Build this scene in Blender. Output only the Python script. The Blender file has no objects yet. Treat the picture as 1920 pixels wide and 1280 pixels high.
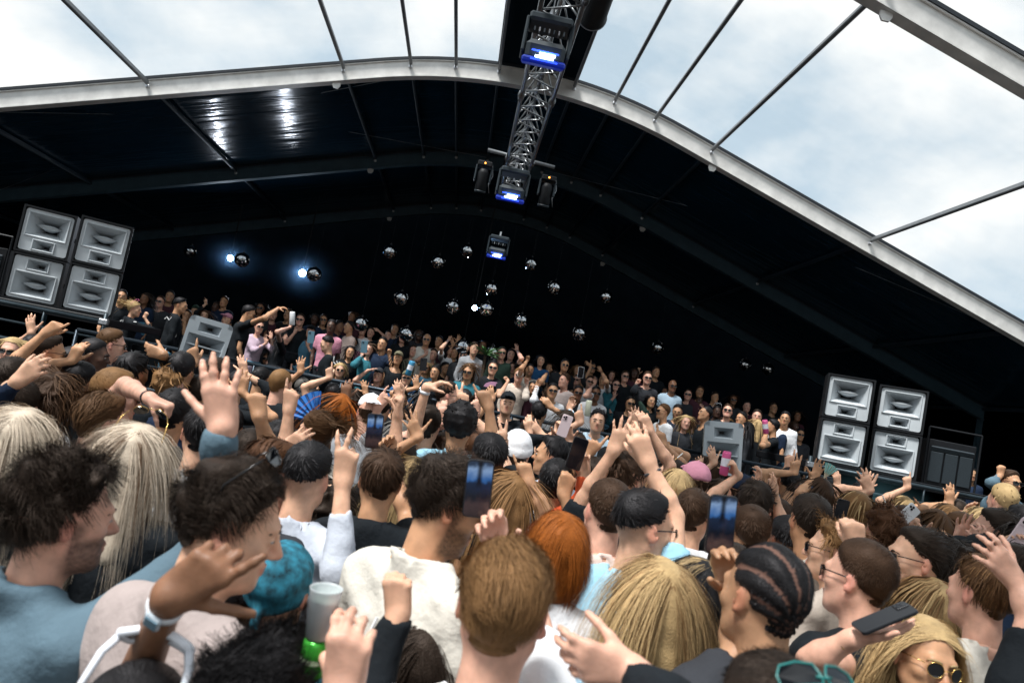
import bpy, math, random
import numpy as np
from math import radians as rad, cos, sin, pi

# ------------------------------------------------------------------ camera
scene = bpy.context.scene
COL = scene.collection
FPX, CX, CY = 1400.0, 960.0, 640.0          # focal length and centre in photograph pixels (1920 x 1280)
VPX, VPY, ROLL = 858.0, 733.0, rad(11.5)    # where the tent's length runs to, and the tilt of the horizon
CAMLOC = np.array([0.0, 0.0, 2.0])


def cam_basis():
    yc = np.array([(VPX - CX) / FPX, (VPY - CY) / FPX, 1.0]); yc /= np.linalg.norm(yc)
    c, s = cos(ROLL), sin(ROLL)
    t = -(c * yc[0] + s * yc[1]) / yc[2]
    xc = np.array([c, s, t]); xc /= np.linalg.norm(xc)
    return np.array([xc, yc, np.cross(xc, yc)])


CB = cam_basis()
CR, CD, CF = CB[:, 0], CB[:, 1], CB[:, 2]    # camera right, down, forward in world axes


def at(u, v, d):
    """World point seen at photograph pixel (u, v), d metres in front of the camera."""
    return CAMLOC + CB @ (np.array([(u - CX) / FPX, (v - CY) / FPX, 1.0]) * d)


def at_y(u, v, y):
    q = CB @ np.array([(u - CX) / FPX, (v - CY) / FPX, 1.0])
    return CAMLOC + q * (y / q[1])


from mathutils import Matrix, Vector
cd = bpy.data.cameras.new('camera'); cam = bpy.data.objects.new('camera', cd); COL.objects.link(cam)
M4 = Matrix.Identity(4)
for i in range(3):
    M4[i][0], M4[i][1], M4[i][2], M4[i][3] = CR[i], -CD[i], -CF[i], CAMLOC[i]
cam.matrix_world = M4
cd.sensor_width = 36; cd.lens = 36 * FPX / 1920
cd.clip_start = 0.05; cd.clip_end = 3000
cd.dof.use_dof = True; cd.dof.focus_distance = 7.5; cd.dof.aperture_fstop = 4.2
scene.camera = cam

# ------------------------------------------------------------------ sky, sun, exposure
SUN_EL, SUN_AZ = rad(63), rad(232)   # azimuth clockwise from +Y: high, behind the camera's left shoulder
world = bpy.data.worlds.new('World'); scene.world = world; world.use_nodes = True
wn, wl = world.node_tree.nodes, world.node_tree.links
wn.clear()
wo = wn.new('ShaderNodeOutputWorld'); bg = wn.new('ShaderNodeBackground'); sky = wn.new('ShaderNodeTexSky')
sky.sky_type = 'NISHITA'; sky.sun_disc = False; sky.sun_elevation = SUN_EL; sky.sun_rotation = SUN_AZ
sky.dust_density = 2.0; sky.air_density = 1.0
tc = wn.new('ShaderNodeTexCoord'); mp = wn.new('ShaderNodeMapping'); nz = wn.new('ShaderNodeTexNoise')
mp.inputs['Scale'].default_value = (1, 1, 1.6); mp.inputs['Location'].default_value = (3.1, 2.2, 0.2)
nz.inputs['Scale'].default_value = 2.1; nz.inputs['Detail'].default_value = 7; nz.inputs['Roughness'].default_value = 0.52
rp = wn.new('ShaderNodeValToRGB'); rp.color_ramp.elements[0].position = 0.44; rp.color_ramp.elements[1].position = 0.57
pale = wn.new('ShaderNodeMixRGB'); pale.inputs[0].default_value = 0.74; pale.inputs[2].default_value = (8.5, 10.1, 11.1, 1)
mx = wn.new('ShaderNodeMixRGB'); mx.inputs[2].default_value = (12.7, 12.5, 12.1, 1)
wl.new(tc.outputs['Generated'], mp.inputs[0]); wl.new(mp.outputs[0], nz.inputs[0]); wl.new(nz.outputs[0], rp.inputs[0])
wl.new(rp.outputs[0], mx.inputs[0]); wl.new(sky.outputs[0], pale.inputs[1]); wl.new(pale.outputs[0], mx.inputs[1])
wl.new(mx.outputs[0], bg.inputs[0]); wl.new(bg.outputs[0], wo.inputs[0])
bg.inputs[1].default_value = 0.064
sd = bpy.data.lights.new('sun', 'SUN'); sun = bpy.data.objects.new('sun', sd); COL.objects.link(sun)
sd.energy = 5.0; sd.angle = rad(14); sd.color = (1.0, 0.965, 0.92)
sv = Vector((sin(SUN_AZ) * cos(SUN_EL), cos(SUN_AZ) * cos(SUN_EL), sin(SUN_EL)))
sun.rotation_euler = sv.to_track_quat('Z', 'Y').to_euler()
vs = scene.view_settings
vs.view_transform = 'Standard'; vs.look = 'None'; vs.exposure = 0.55; vs.gamma = 1.0; vs.use_curve_mapping = False
scene.cycles.max_bounces = 6; scene.cycles.transparent_max_bounces = 12
scene.cycles.use_denoising = True


# ------------------------------------------------------------------ materials
_mats = {}


def mat(key, rgb, rough=0.7, metal=0.0, spec=0.4, var=0.0, vscale=20.0, bump=0.0, bscale=60.0, emit=None, sss=0.0, attr=None, coat=0.0, bdist=0.01):
    """A procedural Principled material; var = colour mottling, bump = fine relief, attr = a colour attribute that tints it."""
    k = (key, tuple(round(c, 3) for c in rgb), rough, metal, attr)
    if k in _mats:
        return _mats[k]
    m = bpy.data.materials.new(key); m.use_nodes = True
    n, l = m.node_tree.nodes, m.node_tree.links
    b = n['Principled BSDF']
    b.inputs['Roughness'].default_value = rough; b.inputs['Metallic'].default_value = metal
    b.inputs['Specular IOR Level'].default_value = spec
    b.inputs['Coat Weight'].default_value = coat
    c = n.new('ShaderNodeRGB'); c.outputs[0].default_value = (*rgb, 1); out = c.outputs[0]
    if attr:
        a = n.new('ShaderNodeAttribute'); a.attribute_name = attr
        x = n.new('ShaderNodeMixRGB'); x.blend_type = 'MULTIPLY'; x.inputs[0].default_value = 1
        l.new(out, x.inputs[1]); l.new(a.outputs['Color'], x.inputs[2]); out = x.outputs[0]
    t = n.new('ShaderNodeTexCoord')
    if var:
        z = n.new('ShaderNodeTexNoise'); z.inputs['Scale'].default_value = vscale; z.inputs['Detail'].default_value = 4
        l.new(t.outputs['Object'], z.inputs[0])
        r = n.new('ShaderNodeMapRange'); r.inputs[1].default_value = 0.3; r.inputs[2].default_value = 0.7
        r.inputs[3].default_value = 1 - var; r.inputs[4].default_value = 1 + var
        l.new(z.outputs[0], r.inputs[0])
        x = n.new('ShaderNodeMixRGB'); x.blend_type = 'MULTIPLY'; x.inputs[0].default_value = 1
        l.new(out, x.inputs[1]); l.new(r.outputs[0], x.inputs[2]); out = x.outputs[0]
    if bump:
        z = n.new('ShaderNodeTexNoise'); z.inputs['Scale'].default_value = bscale; z.inputs['Detail'].default_value = 5
        l.new(t.outputs['Object'], z.inputs[0])
        u = n.new('ShaderNodeBump'); u.inputs['Strength'].default_value = bump; u.inputs['Distance'].default_value = bdist
        l.new(z.outputs[0], u.inputs['Height']); l.new(u.outputs[0], b.inputs['Normal'])
    l.new(out, b.inputs['Base Color'])
    if sss:
        b.inputs['Subsurface Weight'].default_value = sss
        b.inputs['Subsurface Radius'].default_value = (0.012, 0.004, 0.002); b.inputs['Subsurface Scale'].default_value = 0.6
    if emit:
        b.inputs['Emission Color'].default_value = (*emit[0], 1); b.inputs['Emission Strength'].default_value = emit[1]
    _mats[k] = m
    return m


# ------------------------------------------------------------------ objects
def tag(o, label=None, cat=None, group=None, kind=None):
    for k, v in (('label', label), ('category', cat), ('group', group), ('kind', kind)):
        if v: o[k] = v
    return o


def empty(name, loc, label=None, cat=None, group=None, rz=0.0):
    o = bpy.data.objects.new(name, None); COL.objects.link(o)
    o.location = tuple(float(x) for x in loc); o.rotation_euler[2] = rz
    o.empty_display_size = 0.1
    return tag(o, label, cat, group)


def link(name, me, material=None, parent=None, loc=None):
    o = bpy.data.objects.new(name, me); COL.objects.link(o)
    if parent is not None: o.parent = parent
    if loc is not None: o.location = tuple(float(x) for x in loc)
    if material is not None:
        if me.materials: 
            o.material_slots[0].link = 'OBJECT'; o.material_slots[0].material = material
        else:
            me.materials.append(material)
    return o


def mesh(name, V, F, smooth=False, tint=None):
    me = bpy.data.meshes.new(name)
    if isinstance(F, np.ndarray) and len(F):
        V = np.asarray(V, np.float32); nf, k = F.shape
        me.vertices.add(len(V)); me.vertices.foreach_set('co', V.ravel())
        me.loops.add(nf * k); me.loops.foreach_set('vertex_index', F.astype(np.int32).ravel())
        me.polygons.add(nf)
        me.polygons.foreach_set('loop_start', np.arange(0, nf * k, k, dtype=np.int32))
        me.update(calc_edges=True)
    else:
        me.from_pydata([tuple(map(float, v)) for v in V], [], [tuple(map(int, f)) for f in F])
    if smooth and len(me.polygons):
        me.polygons.foreach_set('use_smooth', np.ones(len(me.polygons), bool))
    if tint is not None:
        a = me.color_attributes.new('tint', 'FLOAT_COLOR', 'POINT')
        t = np.ones((len(V), 4), np.float32); t[:, :3] = tint
        a.data.foreach_set('color', t.ravel())
    return me


class MB:
    """Collects simple solids into one mesh."""
    def __init__(s): s.v, s.f = [], []

    def add(s, V, F):
        n = len(s.v); s.v += [tuple(map(float, p)) for p in V]; s.f += [tuple(i + n for i in f) for f in F]; return s

    def box(s, c, size, rot=None, bev=0.0):
        hx, hy, hz = (x / 2 for x in size)
        if bev:
            V, F = bevel_box(hx, hy, hz, bev)
        else:
            V = np.array([(x, y, z) for x in (-hx, hx) for y in (-hy, hy) for z in (-hz, hz)])
            F = [(0, 1, 3, 2), (4, 6, 7, 5), (0, 4, 5, 1), (2, 3, 7, 6), (0, 2, 6, 4), (1, 5, 7, 3)]
        V = np.asarray(V, float)
        if rot is not None: V = V @ np.asarray(rot).T
        return s.add(V + np.asarray(c, float), F)

    def tube(s, pts, r, n=8, caps=True):
        pts = [np.asarray(p, float) for p in pts]; rr = r if isinstance(r, (list, tuple)) else [r] * len(pts)
        V, F = [], []; prev = None
        for i, p in enumerate(pts):
            t = pts[min(i + 1, len(pts) - 1)] - pts[max(i - 1, 0)]; t /= np.linalg.norm(t) + 1e-9
            a = np.cross(t, (0, 0, 1) if abs(t[2]) < 0.9 else (1, 0, 0)) if prev is None else prev - t * prev.dot(t)
            a /= np.linalg.norm(a); prev = a; b = np.cross(t, a)
            V += [p + rr[i] * (a * cos(2 * pi * k / n) + b * sin(2 * pi * k / n)) for k in range(n)]
        for i in range(len(pts) - 1):
            for k in range(n):
                F.append((i * n + k, i * n + (k + 1) % n, (i + 1) * n + (k + 1) % n, (i + 1) * n + k))
        if caps: F += [tuple(range(n))[::-1], tuple((len(pts) - 1) * n + k for k in range(n))]
        return s.add(V, F)

    def lathe(s, prof, c=(0, 0, 0), n=16, rot=None):
        V = [(r * cos(2 * pi * k / n), r * sin(2 * pi * k / n), z) for r, z in prof for k in range(n)]
        F = [(i * n + k, i * n + (k + 1) % n, (i + 1) * n + (k + 1) % n, (i + 1) * n + k) for i in range(len(prof) - 1) for k in range(n)]
        V = np.array(V)
        if rot is not None: V = V @ np.asarray(rot).T
        return s.add(V + np.asarray(c, float), F)

    def prism(s, poly, y0, y1, M=None):
        """poly of (x, z) pulled from y0 to y1."""
        n = len(poly)
        V = np.array([(x, y0, z) for x, z in poly] + [(x, y1, z) for x, z in poly], float)
        F = [tuple(range(n)), tuple(range(2 * n - 1, n - 1, -1))] + [(k, k + n, (k + 1) % n + n, (k + 1) % n) for k in range(n)]
        if M is not None: V = V @ np.asarray(M).T
        return s.add(V, F)

    def build(s, name, material, parent=None, smooth=False, loc=None):
        return link(name, mesh(name, s.v, s.f, smooth), material, parent, loc)


def bevel_box(hx, hy, hz, b):
    V, F, idx = [], [], {}
    for sx in (-1, 1):
        for sy in (-1, 1):
            for sz in (-1, 1):
                for ax in range(3):
                    p = [sx * (hx - b), sy * (hy - b), sz * (hz - b)]
                    p[ax] = (sx * hx, sy * hy, sz * hz)[ax]
                    idx[(sx, sy, sz, ax)] = len(V); V.append(p)
    for ax in range(3):
        o = [a for a in range(3) if a != ax]
        for s in (-1, 1):
            q = []
            for a, b2 in ((-1, -1), (1, -1), (1, 1), (-1, 1)):
                k = [0, 0, 0]; k[ax] = s; k[o[0]] = a; k[o[1]] = b2; q.append(idx[(*k, ax)])
            F.append(tuple(q))
        for a in (-1, 1):
            for b2 in (-1, 1):
                k0 = [0, 0, 0]; k0[o[0]] = a; k0[o[1]] = b2; k1 = list(k0); k0[ax] = -1; k1[ax] = 1
                F.append((idx[(*k0, o[0])], idx[(*k1, o[0])], idx[(*k1, o[1])], idx[(*k0, o[1])]))
    for sx in (-1, 1):
        for sy in (-1, 1):
            for sz in (-1, 1):
                F.append(tuple(idx[(sx, sy, sz, a)] for a in range(3)))
    return V, F


def rotz(a): return np.array([[cos(a), -sin(a), 0], [sin(a), cos(a), 0], [0, 0, 1]])
def rotx(a): return np.array([[1, 0, 0], [0, cos(a), -sin(a)], [0, sin(a), cos(a)]])
def roty(a): return np.array([[cos(a), 0, sin(a)], [0, 1, 0], [-sin(a), 0, cos(a)]])
def nrm(v): v = np.asarray(v, float); return v / (np.linalg.norm(v) + 1e-12)
# ------------------------------------------------------------------ smooth solids: signed distances meshed by surface nets
class SDF:
    def __init__(s): s.p = []

    def cap(s, a, b, ra, rb, k=0.02, sub=False, sq=None):
        a, b = np.asarray(a, float), np.asarray(b, float)
        r = max(ra, rb)
        s.p.append(('c', np.minimum(a, b) - r, np.maximum(a, b) + r, k, sub, (a, b, ra, rb))); return s

    def ell(s, c, r, k=0.02, rot=None, sub=False):
        c, r = np.asarray(c, float), np.asarray(r, float)
        R = np.eye(3) if rot is None else np.asarray(rot)
        e = np.sqrt((R ** 2) @ (r ** 2))
        s.p.append(('e', c - e, c + e, k, sub, (c, r, R))); return s

    def cut(s, c, n):
        """Keep the side the normal n points away from."""
        s.p.append(('h', None, None, 0.0, True, (np.asarray(c, float), nrm(n)))); return s

    def moved(s, Rm, t, sc=1.0):
        o = SDF()
        for ty, lo, hi, k, sub, d in s.p:
            if ty == 'c': o.cap(Rm @ (d[0] * sc) + t, Rm @ (d[1] * sc) + t, d[2] * sc, d[3] * sc, k * sc, sub)
            elif ty == 'e': o.ell(Rm @ (d[0] * sc) + t, d[1] * sc, k * sc, Rm @ d[2], sub)
            else: o.cut(Rm @ (d[0] * sc) + t, Rm @ d[1])
        return o

    def __add__(s, o):
        q = SDF(); q.p = s.p + o.p; return q

    def surf(s, h, warp=None):
        """-> vertices, quads"""
        los = [p[1] for p in s.p if p[0] != 'h' and not p[4]]; his = [p[2] for p in s.p if p[0] != 'h' and not p[4]]
        lo = np.min(los, 0) - 3 * h; hi = np.max(his, 0) + 3 * h
        n = np.ceil((hi - lo) / h).astype(int) + 1
        D = np.full(n, 1.0, np.float32)
        ax = [lo[i] + h * np.arange(n[i]) for i in range(3)]
        for ty, plo, phi, k, sub, d in s.p:
            if ty == 'h':
                c, nn = d
                g = ((ax[0] - c[0]) * nn[0])[:, None, None] + ((ax[1] - c[1]) * nn[1])[None, :, None] + ((ax[2] - c[2]) * nn[2])[None, None, :]
                np.maximum(D, g.astype(np.float32), out=D); continue
            m = k + 2.5 * h
            i0 = np.maximum(np.floor((plo - m - lo) / h).astype(int), 0); i1 = np.minimum(np.ceil((phi + m - lo) / h).astype(int) + 1, n)
            if (i1 <= i0).any(): continue
            sl = tuple(slice(i0[i], i1[i]) for i in range(3))
            X = ax[0][sl[0]][:, None, None]; Y = ax[1][sl[1]][None, :, None]; Z = ax[2][sl[2]][None, None, :]
            if ty == 'c':
                a, b, ra, rb = d; ba = b - a; L2 = ba.dot(ba) + 1e-12
                px, py, pz = X - a[0], Y - a[1], Z - a[2]
                t = np.clip((px * ba[0] + py * ba[1] + pz * ba[2]) / L2, 0, 1)
                dd = np.sqrt((px - t * ba[0]) ** 2 + (py - t * ba[1]) ** 2 + (pz - t * ba[2]) ** 2) - (ra + (rb - ra) * t)
            else:
                c, r, Rm = d
                px, py, pz = X - c[0], Y - c[1], Z - c[2]
                q = [(px * Rm[0, i] + py * Rm[1, i] + pz * Rm[2, i]) for i in range(3)]
                k0 = np.sqrt(sum((q[i] / r[i]) ** 2 for i in range(3))); k1 = np.sqrt(sum((q[i] / r[i] ** 2) ** 2 for i in range(3))) + 1e-9
                dd = k0 * (k0 - 1) / k1
            A = D[sl]; dd = dd.astype(np.float32)
            if sub: dd = -dd
            kk = max(k, 1e-5); hh = np.maximum(kk - np.abs(A - dd), 0) / kk
            D[sl] = (np.maximum(A, dd) + hh * hh * kk * 0.25) if sub else (np.minimum(A, dd) - hh * hh * kk * 0.25)
        if warp is not None:
            D += warp(ax[0][:, None, None], ax[1][None, :, None], ax[2][None, None, :]).astype(np.float32)
        return snets(D, lo, h)


_CORN = np.array([(x, y, z) for x in (0, 1) for y in (0, 1) for z in (0, 1)])
_EDG = [(i, j) for i in range(8) for j in range(i + 1, 8) if np.abs(_CORN[i] - _CORN[j]).sum() == 1]


def snets(D, lo, h):
    S = D < 0; nx, ny, nz = D.shape
    cnt = np.zeros((nx - 1, ny - 1, nz - 1), np.int8)
    for x, y, z in _CORN: cnt += S[x:nx - 1 + x, y:ny - 1 + y, z:nz - 1 + z]
    I = np.argwhere((cnt > 0) & (cnt < 8))
    if not len(I): return np.zeros((0, 3)), np.zeros((0, 4), int)
    vals = np.stack([D[I[:, 0] + c[0], I[:, 1] + c[1], I[:, 2] + c[2]] for c in _CORN], 1)
    acc = np.zeros((len(I), 3)); num = np.zeros(len(I))
    for i, j in _EDG:
        a, b = vals[:, i], vals[:, j]; m = (a < 0) != (b < 0)
        t = np.where(m, a / np.where(m, a - b, 1), 0)
        acc += np.where(m[:, None], _CORN[i] + t[:, None] * (_CORN[j] - _CORN[i]), 0); num += m
    V = (I + acc / num[:, None]) * h + lo
    ID = np.full((nx - 1, ny - 1, nz - 1), -1, np.int32); ID[I[:, 0], I[:, 1], I[:, 2]] = np.arange(len(I))
    F = []
    for a in range(3):
        b, c = (a + 1) % 3, (a + 2) % 3
        s0 = [slice(1, -1)] * 3; s1 = [slice(1, -1)] * 3
        s0[a] = slice(0, -1); s1[a] = slice(1, None)
        A, B = S[tuple(s0)], S[tuple(s1)]
        E = np.argwhere(A != B)
        if not len(E): continue
        fl = A[E[:, 0], E[:, 1], E[:, 2]]
        P = E.copy(); P[:, b] += 1; P[:, c] += 1
        def g(db, dc):
            Q = P.copy(); Q[:, b] += db; Q[:, c] += dc; return ID[Q[:, 0], Q[:, 1], Q[:, 2]]
        q = np.stack([g(-1, -1), g(0, -1), g(0, 0), g(-1, 0)], 1)
        q[~fl] = q[~fl][:, ::-1]
        F.append(q)
    F = np.concatenate(F); F = F[(F >= 0).all(1)]
    return V, F


def merge(parts):
    V, F, n = [], [], 0
    for v, f in parts:
        if len(v) == 0: continue
        V.append(v); F.append(f + n); n += len(v)
    return np.concatenate(V), np.concatenate(F)
# ------------------------------------------------------------------ people
RNG = np.random.default_rng(11)
SKIN = {'fair': (0.65, 0.375, 0.25), 'pink': (0.62, 0.345, 0.25), 'tan': (0.50, 0.268, 0.15), 'olive': (0.38, 0.205, 0.115),
        'brown': (0.22, 0.105, 0.058), 'dark': (0.075, 0.036, 0.023)}
HAIRC = {'black': (0.0075, 0.0070, 0.0075), 'dark': (0.017, 0.0115, 0.0085), 'brown': (0.036, 0.0195, 0.0115), 'mid': (0.082, 0.042, 0.020), 'light': (0.21, 0.112, 0.048), 'blond': (0.50, 0.345, 0.17), 'silver': (0.58, 0.48, 0.375), 'ginger': (0.27, 0.078, 0.014), 'auburn': (0.075, 0.034, 0.017),
         'grey': (0.14, 0.13, 0.12)}
CLOTH = {'black': (0.0065, 0.0090, 0.0120), 'navy': (0.010, 0.020, 0.045), 'white': (0.78, 0.78, 0.80), 'cream': (0.66, 0.62, 0.55), 'grey': (0.32, 0.33, 0.35),
         'lightblue': (0.30, 0.54, 0.68), 'paleblue': (0.48, 0.62, 0.74), 'slate': (0.095, 0.15, 0.19), 'pinkbeige': (0.72, 0.55, 0.48), 'taupe': (0.36, 0.30, 0.285), 'beige': (0.55, 0.47, 0.40),
         'pink': (0.58, 0.25, 0.33), 'lilac': (0.50, 0.38, 0.46), 'teal': (0.03, 0.15, 0.19), 'blue': (0.02, 0.09, 0.22), 'denim': (0.07, 0.18, 0.26), 'green': (0.03, 0.06, 0.045),
         'charcoal': (0.03, 0.032, 0.038), 'olivecloth': (0.14, 0.13, 0.085), 'maroon': (0.06, 0.02, 0.03), 'orange': (0.6, 0.09, 0.03), 'lightgrey': (0.5, 0.53, 0.60), 'denimlight': (0.28, 0.45, 0.58)}


def skin_mat(s): return mat('skin_' + s, SKIN[s], 0.5, spec=0.35, var=0.17, vscale=26, bump=0.22, bscale=150, sss=0.12, attr='tint', bdist=0.002)
def hair_mat(c):
    m = mat('hair_' + c, HAIRC[c], 0.50, spec=0.20, bump=0.5, bscale=190, bdist=0.004, attr='tint'); h = HAIRC[c]; k = max(h)
    m.node_tree.nodes['Principled BSDF'].inputs['Specular Tint'].default_value = (*[0.35 + 0.65 * x / k for x in h], 1); return m
def cloth_mat(c): return mat('cloth_' + c, CLOTH[c], 0.85, spec=0.2, var=0.10, vscale=9, bump=0.55, bscale=11, bdist=0.03)


def head_sdf(fem=False, beard=None):
    s = SDF()
    s.ell((0, -0.015, 0.035), (0.075, 0.095, 0.088))
    s.ell((0, 0.030, -0.030), (0.060, 0.060, 0.082), 0.03)
    j = 0.9 if fem else 1.0
    for x in (-1, 1):
        s.cap((x * 0.052 * j, 0.0, -0.050), (x * 0.022, 0.063, -0.096), 0.018, 0.016, 0.03)
        s.ell((x * 0.042, 0.060, -0.020), (0.021, 0.021, 0.017), 0.025)
    s.ell((0, 0.037, -0.075), (0.047 * j, 0.048, 0.036), 0.03)
    s.ell((0, 0.074, -0.100), (0.018, 0.017, 0.015), 0.02)
    s.cap((-0.034, 0.082, 0.024), (0.034, 0.082, 0.024), 0.010 if fem else 0.012, 0.010 if fem else 0.012, 0.022)
    for x in (-1, 1):
        s.ell((x * 0.031, 0.097, 0.004), (0.019, 0.014, 0.012), 0.012, sub=True)
        s.ell((x * 0.031, 0.079, 0.003), (0.016, 0.013, 0.012), 0.006)
    s.cap((0, 0.087, 0.014), (0, 0.111, -0.026), 0.0075, 0.0115, 0.014)
    for x in (-1, 1): s.ell((x * 0.0115, 0.098, -0.031), (0.008, 0.010, 0.007), 0.008)
    s.ell((0, 0.090, -0.0555), (0.023, 0.011, 0.0065), 0.006)
    s.ell((0, 0.0885, -0.0680), (0.019, 0.011, 0.0075), 0.006)
    s.ell((0, 0.104, -0.0615), (0.024, 0.011, 0.0018), 0.004, sub=True)
    for x in (-1, 1):
        s.ell((x * 0.079, -0.010, -0.006), (0.009, 0.020, 0.031), 0.008, rot=rotz(-x * 0.45) @ rotx(0.2))
        s.ell((x * 0.088, -0.002, -0.004), (0.006, 0.010, 0.016), 0.006, rot=rotz(-x * 0.45), sub=True)
    return s


HEADS = {False: head_sdf(False), True: head_sdf(True)}

FK = [(0.029, 0.092), (0.0095, 0.096), (-0.0105, 0.091), (-0.0300, 0.081)]     # knuckles (x, z)
FL = [0.074, 0.083, 0.077, 0.060]
FR = [0.0090, 0.0092, 0.0086, 0.0076]
POSES = {   # per finger: three bends in degrees; spread; thumb (out, forward, bend)
    'open': ([(6, 10, 6), (3, 8, 5), (5, 9, 6), (8, 12, 8)], (10, 3, -5, -15), (48, 12, 8)),
    'spread': ([(4, 8, 5), (2, 6, 4), (4, 8, 5), (4, 10, 6)], (17, 5, -8, -24), (62, 10, 5)),
    'relaxed': ([(18, 26, 14), (24, 32, 18), (30, 38, 20), (34, 42, 22)], (6, 1, -3, -9), (36, 28, 16)),
    'point': ([(4, 6, 4), (78, 92, 55), (82, 95, 55), (84, 95, 55)], (4, 0, -2, -5), (22, 46, 40)),
    'gun': ([(2, 6, 4), (46, 62, 40), (56, 70, 44), (60, 74, 46)], (6, 0, -3, -8), (56, 14, 4)),
    'peace': ([(6, 8, 5), (8, 10, 6), (72, 92, 55), (76, 94, 55)], (13, -8, -3, -6), (14, 52, 44)),
    'fist': ([(74, 96, 58), (80, 98, 60), (82, 98, 60), (84, 98, 60)], (2, 0, -1, -3), (16, 50, 46)),
    'pinch': ([(52, 62, 30), (26, 30, 16), (18, 22, 12), (14, 20, 10)], (4, 2, -5, -14), (26, 52, 24)),
    'grip': ([(34, 48, 28), (40, 52, 30), (44, 54, 30), (46, 54, 30)], (5, 1, -3, -8), (40, 50, 14)),
    'cup': ([(38, 42, 22), (42, 46, 24), (46, 48, 24), (48, 50, 24)], (9, 2, -5, -12), (46, 56, 10)),
    'horns': ([(6, 8, 4), (80, 95, 55), (82, 95, 55), (8, 12, 6)], (8, 0, -2, -14), (14, 52, 40)),
    'claw': ([(10, 40, 26), (8, 42, 28), (12, 44, 28), (16, 42, 26)], (14, 4, -6, -18), (46, 30, 24)),
}


def hand_sdf(pose, right, fat=1.0):
    bends, spread, th = POSES[pose]; m = -1 if right else 1
    s = SDF()
    for (x, z), r in zip(FK, (0.0125, 0.0125, 0.0115, 0.0105)):
        s.cap((m * x * 0.62, 0.001, 0.004), (m * x, -0.002, z), 0.0135, r * fat, 0.016)
    s.ell((m * 0.020, 0.010, 0.040), (0.016, 0.014, 0.030), 0.014); s.ell((-m * 0.022, 0.008, 0.042), (0.013, 0.012, 0.032), 0.014)
    for i in range(4):
        p = np.array([m * FK[i][0], -0.001, FK[i][1]]); sp = rad(spread[i]) * m; a = 0.0
        for ji, (fr, bend) in enumerate(zip((0.46, 0.30, 0.24), bends[i])):
            a += rad(bend)
            w = sp if ji == 0 else sp * 0.9
            q = p + FL[i] * fr * np.array([sin(w) * cos(a), sin(a), cos(w) * cos(a)])
            r0 = FR[i] * fat * (1.06 - 0.10 * ji); s.cap(p, q, r0, r0 * 0.90, 0.006 if ji else 0.010); p = q
            if ji < 2: s.ell(q - np.array([0, 0.0012, 0]), (r0 * 0.96, r0 * 0.96, r0 * 0.95), 0.003)
    o, fw, bd = (rad(x) for x in th)
    p = np.array([m * 0.021, 0.006, 0.020])
    for ji, (L, r) in enumerate(((0.046, 0.0135), (0.034, 0.0105), (0.027, 0.0095))):
        oo = o - 0.5 * bd * ji; ff = fw + 0.3 * bd * ji
        q = p + L * np.array([m * sin(oo) * cos(ff * 0.55), sin(ff), cos(oo) * cos(ff * 0.8)]) / np.linalg.norm([sin(oo) * cos(ff * 0.55), sin(ff), cos(oo) * cos(ff * 0.8)])
        s.cap(p, q, r * fat, r * 0.9 * fat, 0.010 if ji == 0 else 0.005); p = q
    return s


def hand_frame(direction, palm):
    z = nrm(direction); y = np.asarray(palm, float); y = nrm(y - z * y.dot(z)); return np.stack([np.cross(y, z), y, z], 1)


def img_dir(deg, dz=0.0):
    a = rad(deg); return nrm(cos(a) * CR - sin(a) * CD + dz * CF)


PALM = {'b': CF, 'p': -CF, 'l': -CR, 'r': CR, 'd': CD, 'u': -CD}


def wrinkle(amp, seed):
    r = np.random.default_rng(seed); K = []
    for i in range(11):
        f = r.uniform(10, 46); dv = r.normal(size=3); dv[2] *= 1.2; dv /= np.linalg.norm(dv); K.append((dv * f, r.uniform(0, 6.28), amp * 12 / (f + 10)))
    def w(X, Y, Z):
        t = 0
        for kv, ph, a in K:
            g = np.sin(kv[0] * X + kv[1] * Y + kv[2] * Z + ph + 1.3 * np.sin(4 * Z + 3 * X + ph)); t = t + a * (np.abs(g) - 0.5) * 1.1
        return t
    return w


# ---- hair: a close cap under many fine locks, each with its own shade
def noise3(P, f, seed=0):
    r = np.random.default_rng(seed); t = np.zeros(len(P))
    for i in range(5):
        k = r.normal(size=3) * f; t += np.sin(P @ k + r.uniform(0, 6.28))
    return t / 3.2


HAIR = {   # cap thickness, strand length range, lift, gravity, curl amplitude, flow
    'short': (0.007, (0.020, 0.040), 0.20, 0.05, 0.003, 'crown'),
    'crop': (0.004, (0.010, 0.018), 0.28, 0.02, 0.001, 'crown'),
    'buzz': (0.002, (0.004, 0.007), 0.45, 0.0, 0.0, 'crown'),
    'fade': (0.007, (0.016, 0.034), 0.22, 0.03, 0.002, 'crown'),
    'mop': (0.011, (0.055, 0.085), 0.14, 0.14, 0.004, 'crown'),
    'sweep': (0.009, (0.055, 0.080), 0.12, 0.02, 0.002, 'back'),
    'curly': (0.016, (0.045, 0.075), 0.36, 0.06, 0.013, 'out'),
    'wavy': (0.013, (0.050, 0.085), 0.26, 0.10, 0.010, 'crown'),
    'afro': (0.030, (0.012, 0.022), 0.8, 0.0, 0.006, 'out'),
    'long': (0.008, (0.38, 0.50), 0.06, 0.50, 0.005, 'part'),
    'longcurl': (0.016, (0.22, 0.32), 0.30, 0.40, 0.015, 'part'),
    'bob': (0.011, (0.18, 0.225), 0.08, 0.50, 0.003, 'part'),
    'pony': (0.006, (0.10, 0.16), 0.05, 0.0, 0.002, 'pull'),
    'bun': (0.006, (0.08, 0.12), 0.05, 0.0, 0.002, 'pull'),
    'cornrow': (0.004, (0.004, 0.006), 0.5, 0.0, 0.0, 'crown'),
    'bald': (0, (0.001, 0.001), 0, 0, 0, 'crown'),
}


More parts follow.
